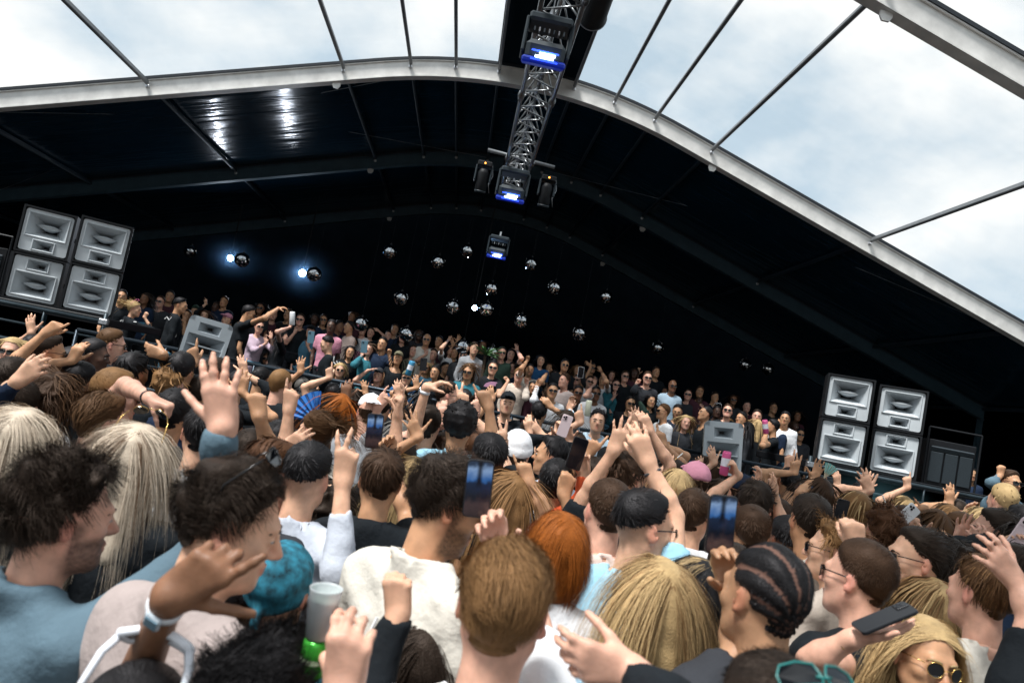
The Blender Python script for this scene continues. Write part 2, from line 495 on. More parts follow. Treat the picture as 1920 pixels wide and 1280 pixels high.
def hairline(P, style):
    x, y, z = P[:, 0], P[:, 1], P[:, 2]
    g = (z - 1.02 * (y + 0.0125)) / 1.43
    g = g - np.where((z < 0.03) & (y > -0.03), 0.010 * np.clip((np.abs(x) - 0.05) / 0.02, 0, 1), 0)
    g = np.minimum(g, z + 0.105 if style in ('long', 'bob', 'longcurl') else z + 0.068)
    if style == 'fade':
        g = np.minimum(g, z - 0.022 - 0.30 * (y + 0.02))
    return g


def make_hair(style, lod, seed, hi=None, hp=0.0, fem=False, hvox=None, hat=None):
    V, F, T = make_hair0(style, lod, seed, hi, hp, fem, hvox)
    if hat:
        y, z = V[:, 1], V[:, 2]
        lim = {'cap': 0.045 + 0.06 * y, 'beanie': 0.030 + 0.25 * y, 'bandana': 0.0 + 0.75 * y}[hat]
        F = F[(z < lim)[F].all(1)]
    return V, F, T


def make_hair0(style, lod, seed, hi=None, hp=0.0, fem=False, hvox=None):
    """-> verts, quads, tint in head-local space"""
    th, (l0, l1), lift, grav, curl, flow = HAIR[style]
    r = np.random.default_rng(seed)
    c0 = np.array([0, -0.015, 0.035]); rad3 = np.array([0.075, 0.095, 0.088])
    s = SDF(); f = 0.75; part = style in ('long', 'bob', 'longcurl')
    if part: f = 0.30
    s.ell(c0, rad3 + (th * f + 0.002 if part or style == 'afro' else 0.0035 + th * 0.15))
    if not part and style not in ('afro', 'buzz', 'cornrow', 'bald'): s.ell((0, -0.008, 0.055), (0.067 + th * 0.45, 0.087 + th * 0.45, 0.065 + th * 0.55), 0.03)
    if part: s.ell((0, -0.035, -0.02), (0.066 + th * f, 0.066 + th * f, 0.085), 0.02)
    else: s.ell((0, -0.035, -0.022), (0.056, 0.057, 0.055), 0.02)
    if style in ('short', 'sweep', 'fade', 'wavy', 'curly', 'mop'): s.ell((0, 0.03, 0.082), (0.054, 0.053, 0.026 + th * 0.5), 0.03)
    if style == 'pony': s.ell((0, -0.125, 0.055), (0.025, 0.03, 0.03), 0.015)
    if style == 'bun': s.ell((0, -0.07, 0.13), (0.035, 0.035, 0.035), 0.015)
    if style == 'long': s.cap((-0.03, -0.068, 0.0), (-0.03, -0.115, -0.27), 0.045, 0.030, 0.04); s.cap((0.03, -0.068, 0.0), (0.03, -0.115, -0.27), 0.045, 0.030, 0.04)
    if style == 'longcurl': s.cap((0, -0.07, 0.0), (0, -0.10, -0.22), 0.085, 0.08, 0.05)
    if style == 'bob':
        s.cap((0, -0.045, 0.02), (0, -0.048, -0.09), 0.074, 0.064, 0.03)
    h = hvox or (0.0062, 0.0095, 0.0145)[lod]
    nn = {'curly': 0.009, 'afro': 0.007, 'longcurl': 0.010, 'wavy': 0.007, 'mop': 0.004}.get(style, 0.0015)
    ff = {'afro': 110, 'curly': 70, 'longcurl': 75, 'wavy': 55}.get(style, 60)
    ph = r.uniform(0, 6, 6)
    def warp(X, Y, Z):
        q = nn * (np.sin(ff * X + 2 * np.sin(0.6 * ff * Z + ph[0])) * np.sin(ff * Y + ph[1]) + np.sin(ff * 1.3 * Z + ph[2] + np.sin(ff * Y)) * 0.6)
        g = (Z - 1.02 * (Y + 0.0125)) / 1.43
        q = q + 0 * g
        return q
    V, F = s.surf(h, warp)
    g = hairline(V, style)
    if style in ('long', 'longcurl', 'bob'): g = np.maximum(g, np.where(V[:, 1] < -0.02, 0.02, -1)); g = np.where((np.abs(V[:, 0]) < 0.058) & (V[:, 1] > 0.0) & (V[:, 2] < 0.05), -0.01, g)
    lim = -0.003
    F = F[(g[F] > lim).all(1)]
    if not part and style not in ('afro', 'pony', 'bun'):     # thin out to nothing at the hairline
        q = (V - c0) / rad3; m = np.linalg.norm(q, axis=1)[:, None]; Vs = c0 + (V - c0) / m * 1.014
        k_ = np.clip(g / 0.036, 0, 1)[:, None]; k_ = k_ * k_ * (3 - 2 * k_); V = np.where(V[:, 2:3] > -0.045, Vs + (V - Vs) * k_, V)
    use = np.unique(F); mp_ = np.full(len(V), -1); mp_[use] = np.arange(len(use)); V = V[use]; F = mp_[F]
    clv = 0.84 + 0.16 * noise3(V, 50, seed) + 0.10 * noise3(V, 260, seed + 3)
    T = np.repeat(np.clip(clv, 0.3, 1.2)[:, None], 3, 1)
    if style == 'cornrow':
        # rows from the brow to the nape: ridges of hair with bare skin between
        u = np.arctan2(V[:, 0], V[:, 2] + 0.03)
        w = np.cos(u * 15.0 + 2.2 * (V[:, 1])); V = V + (V - c0) / np.linalg.norm(V - c0, axis=1)[:, None] * (0.0028 * w)[:, None]
        T = np.where((w < -0.86)[:, None], np.array([[16.0, 8.8, 6.0]]), 0.75)
    n = {'buzz': (3000, 400, 0), 'cornrow': (2600, 400, 0), 'bald': (0, 0, 0)}.get(style, (3800, 520, 90))[lod]
    if style in ('long', 'longcurl', 'bob'): n = (3800, 640, 120)[lod]
    if style == 'crop': n = (4600, 800, 90)[lod]
    if n == 0: return V, F, T
    # roots
    R0 = r.normal(size=(n * 4, 3)); R0 /= np.linalg.norm(R0, axis=1)[:, None]
    P = c0 + R0 * (rad3 + (th * 0.45 if style == 'afro' or flow == 'part' else 0.003 + th * 0.3 * np.clip((R0[:, 2:3] + 0.3) / 0.8, 0, 1)))
    g = hairline(P, style); ok = (g > 0.002) & (P[:, 2] > -0.075)
    if style == 'cornrow':
        u = np.arctan2(P[:, 0], P[:, 2] + 0.03); ok &= np.cos(u * 15.0 + 2.2 * P[:, 1]) > -0.6
    P = P[ok][:n]; n = len(P); groot = hairline(P, style)
    N = nrm_rows((P - c0) / rad3 ** 2)
    whorl = c0 + np.array([0.012, -0.062, 0.066])
    if flow == 'crown':
        t = nrm_rows(P - whorl); sw = np.cross(N, t); t = t + sw * 0.55
        fr = np.clip((P[:, 1] - 0.005) / 0.05, 0, 1)[:, None] * (0.0 if style in ('crop', 'buzz', 'cornrow') else 0.9)
        t = t * (1 - fr) + fr * np.array([0.55, -0.75, 0.25])
    elif flow == 'back': t = nrm_rows(P - whorl) * 0.5 + np.stack([0.35 + 0 * P[:, 0], -0.9 + 0 * P[:, 0], np.where(P[:, 2] < 0.03, -0.7, 0.1)], 1)
    elif flow == 'out': t = vfield(P, 42, seed) + np.array([0, -0.1, -0.35])
    elif flow == 'pull': t = np.array([0, -0.12, 0.055] if style == 'pony' else [0, -0.06, 0.14]) - P
    else:
        near = np.stack([np.full(n, 0.012), np.clip(P[:, 1], -0.045, 0.09), np.full(n, 0.12)], 1)
        t = P - near; t[:, 0] += np.sign(P[:, 0] - 0.012) * 0.035; t[:, 1] += np.where(P[:, 1] > 0.03, -0.03, 0)
    t = nrm_rows(t) + vfield(P, 34, seed + 9) * {'part': 0.08, 'pull': 0.04, 'back': 0.18, 'out': 0.6}.get(flow, 0.26)
    t = t - N * (t * N).sum(1)[:, None]; t = nrm_rows(t)
    lift = lift + np.where((P[:, 1] > 0.03) & (style in ('mop', 'wavy', 'curly', 'short')), 0.35, 0.0)[:, None] if flow in ('crown', 'out') else lift
    dirn = nrm_rows(t * (1 - lift) + N * lift + r.normal(size=(n, 3)) * 0.07)
    L = r.uniform(l0, l1, n) * (0.85 + 0.3 * (noise3(P, 30, seed + 1) + 0.5))
    if style in ('short', 'crop', 'sweep', 'mop', 'wavy'): L *= np.where(P[:, 2] < 0.01, 0.45, 1.0) * np.where((P[:, 1] > 0.035) & (P[:, 2] < 0.11), 0.5, 1.0)
    if flow != 'part' and style not in ('afro', 'pony', 'bun'): L *= np.clip(0.25 + groot / 0.035, 0.25, 1.0)
    S = ((3, 2, 2) if l1 < 0.045 else (4, 3, 2))[lod] + (2 if style in ('curly', 'wavy', 'longcurl') and lod == 0 else 0) + ((4, 3, 2)[lod] if flow == 'part' else 0)
    wdt = (0.0018 if flow != 'part' else 0.0015, 0.0046, 0.012)[lod] * (0.7 if style in ('buzz', 'cornrow') else 1.0)
    pts = [P.copy()]; cur = P.copy(); step = L / S
    ph1 = r.uniform(0, 6.28, n); clump = noise3(P, 45, seed + 2) * 3
    G = np.array([0, 0, -1.0])
    for k in range(S):
        dirn = nrm_rows(dirn + G * grav * (1.0 if k else 0.5) + r.normal(size=(n, 3)) * (0.04 if flow == 'part' else 0.06 if flow == 'out' else 0.05))
        cur = cur + dirn * step[:, None]
        # stay outside the skull, the neck and the shoulders
        layer = 1 + (th * (0.2 + 0.7 * ((ph1 / 6.28)))) / rad3.mean()
        if flow != 'part' and style != 'afro': layer = 1 + (layer - 1) * np.clip((cur[:, 2] + 0.05) / 0.10, 0.12, 1.0)
        q = (cur - c0) / (rad3 * layer[:, None]); m = np.linalg.norm(q, axis=1); ins = m < 1
        cur[ins] = c0 + (q[ins] / m[ins][:, None]) * (rad3 * layer[ins][:, None])
        if flow in ('crown', 'back') and style not in ('buzz', 'cornrow'):      # combed hair stays close to the head
            mx_ = layer + 0.065 + 0.085 * (k + 1) / S + 0.05 * ph1 / 6.28 + (0.10 if style in ('wavy', 'mop') else 0.02) * np.clip((cur[:, 2] - 0.02) / 0.08, 0, 1); q = (cur - c0) / rad3; m = np.linalg.norm(q, axis=1); out = m > mx_
            cur[out] = c0 + q[out] / m[out][:, None] * mx_[out][:, None] * rad3
        if flow == 'part':
            fr = (cur[:, 1] > 0.0) & (cur[:, 2] < 0.070 - 0.3 * np.clip(0.07 - cur[:, 1], 0, 1)) & (np.abs(cur[:, 0]) < 0.078)
            cur[fr, 0] = np.sign(cur[fr, 0] + 1e-6) * (0.079 + 0.008 * ph1[fr] / 6.28)
            cur[:, 1] -= np.where((cur[:, 1] > 0.0) & ((cur[:, 2] < 0.03) | (np.abs(cur[:, 0]) > 0.045)), 0.011, 0)
            if style == 'bob':
                w_ = np.clip((-cur[:, 2] - 0.06) / 0.1, 0, 1); cur[:, :2] *= (1 - 0.10 * w_)[:, None]
            sc = np.array([0, -0.005, -0.40]); sr = np.array([0.21, 0.135, 0.20]) * (1.0 + 0.12 * ph1[:, None] / 6.28)
            q = (cur - sc) / sr; m = np.linalg.norm(q, axis=1); ins = m < 1
            cur[ins] = sc + q[ins] / m[ins][:, None] * sr[ins]
        pts.append(cur.copy())
    if curl:
        for k in range(1, S + 1):
            a = ph1 * 0.10 + clump * 2.2 + k * (1.35 if style in ('curly', 'longcurl') else 0.9)
            amp = curl * min(1, k / 2)
            pts[k] = pts[k] + amp * np.stack([np.cos(a), np.sin(a) * 0.8, np.sin(a * 1.3 + 1)], 1)
    if style == 'pony':
        # a tail falling from the tie
        k0 = n // 3; base = np.array([0, -0.125, 0.055]); q = base + r.normal(size=(k0, 3)) * 0.012
        d0 = nrm_rows(np.tile([0, -0.5, 0.1], (k0, 1)) + r.normal(size=(k0, 3)) * 0.2)
        for k in range(S + 1):
            pts[k][:k0] = q; q = q + d0 * 0.24 / S; d0 = nrm_rows(d0 + G * 0.5); 
    P3 = np.stack(pts, 1)                       # n, S+1, 3
    tan = np.gradient(P3, axis=1); nor = P3 - c0; nor[:, :, 2] *= 0.4
    side = np.cross(tan, nor); side /= np.linalg.norm(side, axis=2)[:, :, None] + 1e-9
    tw = r.normal(size=n) * 0.13
    nn_ = np.cross(side, tan); nn_ /= np.linalg.norm(nn_, axis=2)[:, :, None] + 1e-9
    side = side * np.cos(tw)[:, None, None] + nn_ * np.sin(tw)[:, None, None]
    taper = np.linspace(1.0, 0.2, S + 1); wv = wdt * r.uniform(0.6, 1.4, n)
    A = P3 - side * (wv[:, None] * taper)[:, :, None] / 2; B = P3 + side * (wv[:, None] * taper)[:, :, None] / 2
    SV = np.stack([A, B], 2).reshape(-1, 3)     # n*(S+1)*2
    base = (np.arange(n) * (S + 1) * 2)[:, None] + (np.arange(S) * 2)[None, :]
    SF = np.stack([base, base + 1, base + 3, base + 2], 2).reshape(-1, 4)
    val = np.clip(1.0 + 0.26 * clump / 3 + r.normal(size=n) * 0.13, 0.5, 1.6)
    col = np.repeat(val[:, None], 3, 1)
    if hi is not None:
        base_c = np.array(HAIRC[hi[0]]); hic = np.array(HAIRC[hi[1]]); wgt = np.clip(noise3(P, 48, seed + 5) * 0.9 + 2.2 * hp - 0.35 + r.normal(size=n) * 0.25, 0, 1)[:, None]
        col = col * (1 + wgt * (hic / base_c - 1)[None, :])
    ramp = np.linspace(0.90, 1.06, S + 1)
    ST = (col[:, None, :] * ramp[None, :, None])[:, :, None, :].repeat(2, 2).reshape(-1, 3)
    V2 = np.concatenate([V, SV]); F2 = np.concatenate([F, SF + len(V)]); T2 = np.concatenate([T, ST])
    return V2, F2, T2


def vfield(P, f, seed): return np.stack([noise3(P, f, seed + 31), noise3(P, f, seed + 32), noise3(P, f, seed + 33)], 1)


def nrm_rows(a): return a / (np.linalg.norm(a, axis=1)[:, None] + 1e-9)


# ---- shared small meshes in head-local space
def eye_mesh(side):
    V, F, T = [], [], []
    for x in (side * 0.031,):
        n0 = len(V); c = np.array([x, 0.0815, 0.003]); r_ = 0.0122
        for i in range(7):
            for k in range(12):
                a = pi * 0.5 * i / 6; b = 2 * pi * k / 12
                V.append(c + r_ * np.array([sin(a) * cos(b) * 1.15, cos(a), sin(a) * sin(b) * (0.42)]))
                T.append((0.006, 0.004, 0.004) if i < 2 else (0.07, 0.035, 0.02) if i < 3 else (0.36, 0.33, 0.32))
        for i in range(6):
            for k in range(12): F.append((n0 + i * 12 + k, n0 + i * 12 + (k + 1) % 12, n0 + (i + 1) * 12 + (k + 1) % 12, n0 + (i + 1) * 12 + k))
    return mesh('eye', V, np.array(F)[:, ::-1].copy(), True, np.array(T))


def brow_mesh(side):
    m = MB()
    for x in (side,):
        m.tube([(x * 0.013, 0.0955, 0.021), (x * 0.026, 0.0955, 0.026), (x * 0.040, 0.0865, 0.0245), (x * 0.049, 0.077, 0.018)], [0.0032, 0.0038, 0.0033, 0.0012], 6)
    return mesh('eyebrow', m.v, m.f, True)


def glasses_mesh(style):
    """frame and lenses of one pair in head-local space, temples along the sides of the head"""
    fr = MB(); lns = []
    for x in (-1, 1):
        ln = MB(); lns.append(ln)
        c = np.array([x * 0.033, 0.108, 0.002])
        if style in ('round', 'gold'):
            pr = [(0.021 * cos(a), 0.0205 * sin(a)) for a in np.linspace(0, 2 * pi, 18, endpoint=False)]
        elif style == 'white':
            pr = [(-0.026, 0.014), (-0.005, 0.017), (0.024, 0.018), (0.027, 0.008), (0.02, -0.016), (0.0, -0.019), (-0.02, -0.013)]
            if x < 0: pr = [(-a, b) for a, b in pr][::-1]
        else:
            pr = [(-0.027, 0.014), (0.0, 0.016), (0.027, 0.015), (0.028, 0.0), (0.022, -0.014), (0.0, -0.017), (-0.021, -0.014), (-0.028, -0.001)]
        n = len(pr); curve = lambda a, b: (c[0] + a, c[1] - 5.0 * (c[0] + a) ** 2 * 0.9, c[2] + b)
        V = [curve(a, b) for a, b in pr] + [np.array(curve(a, b)) - (0, 0.002, 0) for a, b in pr]
        ln.add(V, [tuple(range(n)), tuple(range(2 * n - 1, n - 1, -1))] + [(k, k + n, (k + 1) % n + n, (k + 1) % n) for k in range(n)])
        t = 0.0011 if style == 'gold' else 0.0078 if style == 'white' else 0.0017
        loop = [np.array(curve(a * 1.03, b * 1.03)) + (0, 0.0008, 0) for a, b in pr]; fr.tube(loop + [loop[0], loop[1]], t, 6, False)
        fr.tube([(x * 0.060, 0.088, 0.012), (x * 0.073, 0.062, 0.013), (x * 0.081, 0.0, 0.010), (x * 0.079, -0.022, -0.008)], [t * 1.3] * 4 if style != 'white' else [0.0078, 0.0075, 0.006, 0.005], 6)
    fr.tube([(-0.012, 0.108, 0.006), (0, 0.111, 0.009), (0.012, 0.108, 0.006)], 0.0013 if style == 'gold' else 0.0022, 6)
    return mesh('sunglasses_frame', fr.v, fr.f, True), [mesh('lens', q.v, q.f, False) for q in lns]


def cap_mesh(lod):
    s = SDF().ell((0, -0.012, 0.048), (0.084, 0.104, 0.090)).cut((0, 0, 0.042), (0, 0.10, -1))
    V, F = s.surf((0.006, 0.008, 0.012)[lod])
    b = SDF().ell((0, 0.115, 0.045), (0.074, 0.085, 0.060)).ell((0, 0.115, 0.033), (0.084, 0.10, 0.060), 0.002, sub=True).cut((0, 0.05, 0), (0, -1, 0)).cut((0, 0, 0.030), (0, 0.2, -1))
    V2, F2 = b.surf((0.004, 0.006, 0.008)[lod])
    m = MB().lathe([(0.001, 0.143), (0.007, 0.141), (0.009, 0.136)], (0, -0.012, 0), 8)
    return mesh('baseball_cap', *merge([(V, F), (V2, F2), (np.array(m.v), np.array(m.f))]), True)


def beanie_mesh(lod):
    s = SDF().ell((0, -0.015, 0.050), (0.086, 0.106, 0.098)).cut((0, 0, 0.022), (0, 0.25, -1))
    for k in range(36):
        a = 2 * pi * k / 36; b = 2 * pi * (k + 1) / 36
        for z in (0.030, 0.042, 0.054): s.cap((0.083 * cos(a), -0.015 + 0.103 * sin(a), z + 0.03 * sin(a)), (0.083 * cos(b), -0.015 + 0.103 * sin(b), z + 0.03 * sin(b)), 0.0095, 0.0095, 0.006)
    return mesh('beanie', *s.surf((0.006, 0.008, 0.011)[lod]), True)


def bandana_mesh(lod):
    s = SDF().ell((0, -0.015, 0.038), (0.088, 0.108, 0.100)).cut((0, 0, -0.005), (0, 0.75, -1)).cap((0, -0.10, -0.02), (0.01, -0.135, -0.06), 0.02, 0.008, 0.015)
    V, F = s.surf((0.005, 0.008, 0.011)[lod], lambda X, Y, Z: 0.003 * np.sin(70 * Z + 25 * X + 3 * np.sin(40 * Y)))
    return mesh('bandana', V, F, True)


_shared = {}


def shared(key, fn):
    if key not in _shared: _shared[key] = fn()
    return _shared[key]


def trousers_mesh():
    s = SDF().ell((0, 0, 0.93), (0.17, 0.12, 0.10))
    for x in (-1, 1):
        s.cap((x * 0.085, 0, 0.88), (x * 0.095, 0.01, 0.48), 0.088, 0.062, 0.05); s.cap((x * 0.095, 0.01, 0.48), (x * 0.10, -0.02, 0.06), 0.062, 0.052, 0.03)
    return mesh('trousers', *s.surf(0.03), True)


def shoes_mesh():
    s = SDF()
    for x in (-1, 1): s.cap((x * 0.10, -0.05, 0.045), (x * 0.115, 0.14, 0.035), 0.045, 0.035, 0.02)
    s.cut((0, 0, 0.0), (0, 0, -1))
    return mesh('shoes', *s.surf(0.02), True)


def put(o, root, Rm, t):
    m = Matrix.Identity(4)
    for i in range(3):
        for j in range(3): m[i][j] = float(Rm[i, j])
        m[i][3] = float(t[i])
    o.parent = root; o.matrix_basis = m
    return o


# raised floors behind the front rail: (x from, x to, [(start y, height)...])
ZONES = [(-6.1, -1.35, [(8.75, 0.80), (10.4, 1.10), (11.9, 1.40), (13.4, 1.70)]), (-1.35, 5.0, [(8.75, 0.50), (9.9, 0.80), (11.2, 1.10), (12.6, 1.50)]), (5.0, 7.6, [(11.35, 1.10), (12.6, 1.50)])]


def ground_at(x, y):
    z = 0.0
    for x0, x1, st in ZONES:
        if x0 <= x < x1:
            for y0, h in st:
                if y >= y0: z = h
    return z


N_PEOPLE = 0


def person(label, u, v, d, yaw=0, hair='short', hc='brown', skin='fair', top='tee', tc='black', arms=(), fem=False, pitch=0, tilt=0,
           glasses=None, gup=None, hat=None, hatc='black', hback=False, byaw=None, beard=0.0, group=None, hi=None, hp=0.0, sc=None, collar=None,
           gcol=None, lod=None, scarf=None, gtilt=None, sleeve=None):
    """One person. (u, v): head centre in the photograph; d: metres from the camera; yaw: 0 faces the stage, 90 right, 180 the camera."""
    global N_PEOPLE
    N_PEOPLE += 1; seed = N_PEOPLE * 13 + 5
    Hc = at(u, v, d); sc = sc or (0.95 if fem else 1.0)
    res = 0 if d < 2.35 else 1 if d < 4.0 else 2 if d < 7.9 else 3
    lod = min(res, 2)
    gz = ground_at(Hc[0], Hc[1])
    root = empty('person', (Hc[0], Hc[1], gz), label, 'person', group)
    O = np.array([Hc[0], Hc[1], gz])
    by = rad(byaw if byaw is not None else (yaw * 0.45 if abs(yaw) < 120 else yaw))
    Rb = rotz(-by); Rh = rotz(-rad(yaw)) @ rotx(-rad(pitch)) @ roty(rad(tilt))
    NB = Hc + Rb @ np.array([0, -0.018, -0.150]) * sc + Rh @ np.array([0, -0.02, 0.0]) - np.array([0, 0, 0]) - Rb @ np.array([0, 0.10 * sin(rad(pitch)), 0]) * sc
    hv = (0.0058, 0.0088, 0.0130, 0.0180)[res]; av = (0.0056, 0.0080, 0.0108, 0.0135)[res]; tv = (0.0115, 0.0190, 0.031, 0.041)[res]; rv = (0.016, 0.022, 0.027, 0.030)[res]
    if abs(yaw) < 50 and hair not in ('bald', 'buzz'): hv = (0.0082, 0.0120, 0.0165, 0.0190)[res]
    # body: head and neck
    hs = HEADS[fem].moved(Rh, Hc - O, sc)
    nr = (0.044, 0.050) if fem else (0.052, 0.060)
    nk = SDF().cap(Hc + Rh @ np.array([0, -0.018, -0.03]) * sc - O, NB + Rb @ np.array([0, 0.005, -0.05]) - O, nr[0] * sc, nr[1] * sc, 0.03)
    parts = [(hs + nk).surf(hv)]
    nhead = len(parts[0][0])
    w = 0.90 if fem else 1.0
    def tors(inf, tr=None):
        tr = inf if tr is None else tr
        s = SDF()
        for x in (-1, 1):
            s.cap((0, -0.012, -0.015), (x * 0.135 * w, -0.008, -0.066), 0.046 + tr, 0.044 + tr, 0.03)
            s.cap((x * 0.09 * w, 0, -0.105), (x * 0.165 * w, 0, -0.09), 0.06 + inf, 0.054 + inf, 0.04)
        s.ell((0, 0.012, -0.22), (0.172 * w + inf, 0.115 + inf, 0.19), 0.07); s.ell((0, 0.0, -0.43), (0.148 * w + inf * 1.6, 0.105 + inf * 1.4, 0.17), 0.07)
        s.ell((0, -0.005, -0.60), (0.160 + inf, 0.115 + inf, 0.13), 0.06)
        return s.moved(Rb, NB - O, sc)
    parts.append(tors(-0.020, -0.003).surf((0.035, 0.042, 0.05, 0.06)[res]))
    # arms
    tops = tors(0.013); sub_later = []
    used = set(); specs = []
    for a in arms:
        a = dict(a); W = at(a['u'], a['v'], d + a.get('dd', -0.02)) - img_dir(a.get('ang', 90), a.get('dz', 0.0)) * 0.085
        if 's' not in a:
            dl = [np.linalg.norm(W - (NB + Rb @ np.array([x * 0.17 * w, 0, -0.09]) * sc)) for x in (-1, 1)]
            a['s'] = (-1, 1)[int(np.argmin(dl))]
            if a['s'] in used: a['s'] = -a['s']
        used.add(a['s']); specs.append((a, W))
    for sd_ in (-1, 1):
        if sd_ not in used: specs.append(({'s': sd_, 'pose': 'relaxed', 'rest': True}, None))
    longs = top in ('long', 'hoodie', 'jacket', 'shirt')
    for a, W in specs:
        s_ = a['s']; S = NB + Rb @ np.array([s_ * 0.172 * w, 0.0, -0.092]) * sc
        if a.get('rest'):
            E = S + Rb @ np.array([s_ * 0.055, -0.02, -0.29]) * sc; W = E + Rb @ np.array([-s_ * 0.03, 0.10, -0.22]) * sc
            Fd = nrm(W - E); Pn = Rb @ np.array([-s_, 0.1, 0.0])
        else:
            L1, L2 = 0.30 * sc, 0.265 * sc; dv = W - S; D = np.linalg.norm(dv)
            if 'eu' in a: E = at(a['eu'], a['ev'], a['ed'] if 'ed' in a else d + a.get('dd', -0.02) * 0.6)
            else:
                k = max(1.0, D / ((L1 + L2) * 0.985)); L1 *= k; L2 *= k; dn = dv / D
                x_ = (L1 ** 2 - L2 ** 2 + D ** 2) / (2 * D); hgt = math.sqrt(max(L1 ** 2 - x_ ** 2, 0))
                pole = np.array([0, 0, -1.0]) + Rb @ np.array([s_ * 0.55, 0.15, 0]); pole = pole - dn * pole.dot(dn); E = S + dn * x_ + nrm(pole) * hgt
            Fd = img_dir(a.get('ang', 90), a.get('dz', 0.0)); pf = a.get('palm', 'b'); Pn = PALM[pf] if isinstance(pf, str) else pf
        fs = (0.83 if fem else 0.94) * sc * a.get('hs', 1.0)
        HF = hand_frame(Fd, Pn)
        arm = SDF()
        sl = a.get('sleeve', sleeve)
        islong = longs if sl is None else sl == 'long'
        start = 0.30 if not islong else 1.0
        if top == 'tank': start = 0.0
        if start < 1: arm.cap(S + (E - S) * start - O, E - O, 0.047 * fs, 0.039 * fs)
        f0 = a.get('f0', 0.55) if islong else 0.0
        if islong: arm.cap(S - O, E - O, 0.034 * fs, 0.030 * fs); arm.cap(E - O, E + (W - E) * (f0 + 0.02) - O, 0.030 * fs, 0.026 * fs)
        elif start > 0: arm.cap(S - O, S + (E - S) * start - O, 0.040 * fs, 0.040 * fs)
        A0 = E + (W - E) * f0; mid = E + (W - E) * 0.3
        if f0 < 0.3: arm.cap(A0 - O, mid - O, 0.037 * fs, 0.040 * fs, 0.02); arm.cap(mid - O, W - O, 0.040 * fs, 0.0255 * fs, 0.02)
        else: arm.cap(A0 - O, W - O, 0.033 * fs, 0.0255 * fs, 0.02)
        arm.cap(W - O, W + nrm(W - E) * 0.01 - O, 0.0255 * fs, 0.024 * fs, 0.02)
        arm = arm + hand_sdf(a['pose'], s_ > 0, 1.0 if lod < 2 else 1.12).moved(HF, W - O, fs * 1.02)
        parts.append(arm.surf(rv if a.get('rest') else av))
        a['W'], a['E'], a['HF'], a['fs'] = W, E, HF, fs
        # sleeve
        if top != 'tank':
            if islong:
                ex = A0 if not a.get('rest') else A0
                tops.cap(S - O, E - O, 0.064 * sc, 0.054 * sc, 0.05); C = E + (W - E) * min(f0 + 0.28, 0.95)
                if f0 > 0.5: tops.cap(E - O, C - O, 0.053 * sc, 0.039 * sc, 0.03)
                else: tops.cap(E - O, E + (W - E) * (f0 + 0.1) - O, 0.054 * sc, 0.048 * sc, 0.03)
                C = C if f0 > 0.5 else E + (W - E) * (f0 + 0.1)
                dn = nrm(W - E); sub_later.append((C + dn * 0.045 * sc - O, C + dn * 0.20 - O, 0.036 * sc, 0.06 * sc))
            else:
                C = S + (E - S) * 0.62; dn = nrm(E - S)
                tops.cap(S - O, C - O, 0.064 * sc, 0.062 * sc, 0.05); sub_later.append((C + dn * 0.062 * sc - O, C + dn * 0.22 - O, 0.052 * sc, 0.07 * sc))
        else: tops.cap(S - O, S + (E - S) * 0.05 - O, 0.05 * sc, 0.05 * sc, 0.03)
    V, F = merge(parts)
    # skin tints: lips, ears, stubble
    T = np.ones((len(V), 3), np.float32)
    Lc = ((V[:nhead] + O - Hc) @ Rh) / sc
    lips = np.clip(1.25 - np.sqrt((Lc[:, 0] / 0.024) ** 2 + ((Lc[:, 2] + 0.0615) / 0.0125) ** 2), 0, 0.6) / 0.6 * (Lc[:, 1] > 0.08)
    T[:nhead] *= 1 - lips[:, None] * np.array([0.12, 0.42, 0.36])
    warm = np.exp(-((np.abs(Lc[:, 0]) - 0.084) / 0.012) ** 2) * (Lc[:, 1] < 0.03) + 0.7 * np.exp(-(Lc[:, 0] / 0.016) ** 2 - ((Lc[:, 2] + 0.025) / 0.015) ** 2) * (Lc[:, 1] > 0.09)
    T[:nhead] *= 1 - np.clip(warm, 0, 1)[:, None] * np.array([0.0, 0.22, 0.20])
    if beard:
        sm = lambda x: np.clip(x, 0, 1)
        gl = sm((-0.022 - Lc[:, 2]) / 0.022) * sm((Lc[:, 1] + 0.005) / 0.025) * sm((Lc[:, 2] + 0.130) / 0.02) * sm(1.3 - lips * 2)
        gl = np.maximum(gl, sm((np.abs(Lc[:, 0]) - 0.052) / 0.012) * sm((Lc[:, 1] - 0.0) / 0.012) * sm((0.045 - Lc[:, 1]) / 0.02) * sm((0.01 - Lc[:, 2]) / 0.02) * sm((Lc[:, 2] + 0.12) / 0.02))
        T[:nhead] *= 1 - (gl * min(beard, 1.0) * (0.68 + 0.14 * noise3(Lc, 420, 3)))[:, None]
    if hair in ('fade', 'buzz', 'crop', 'bald'):
        g = hairline(Lc, 'short'); sc_ = np.array(HAIRC[hc]) / np.array(SKIN[skin]); kk = {'bald': 0.25, 'fade': 0.62}.get(hair, 0.85)
        f = np.clip(g / 0.02, 0, 1)[:, None] * kk * (np.clip((Lc[:, 2] + 0.06) / 0.10, 0.15, 1)[:, None] if hair == 'fade' else 1)
        T[:nhead] = T[:nhead] * (1 - f) + T[:nhead] * f * np.clip(sc_, 0.05, 1)
    body = link('body', mesh('body', V, F, True, T), skin_mat(skin), root)
    # clothing
    for c_ in sub_later: tops.cap(c_[0], c_[1], c_[2], c_[3], 0.008, True)
    nb = NB - O
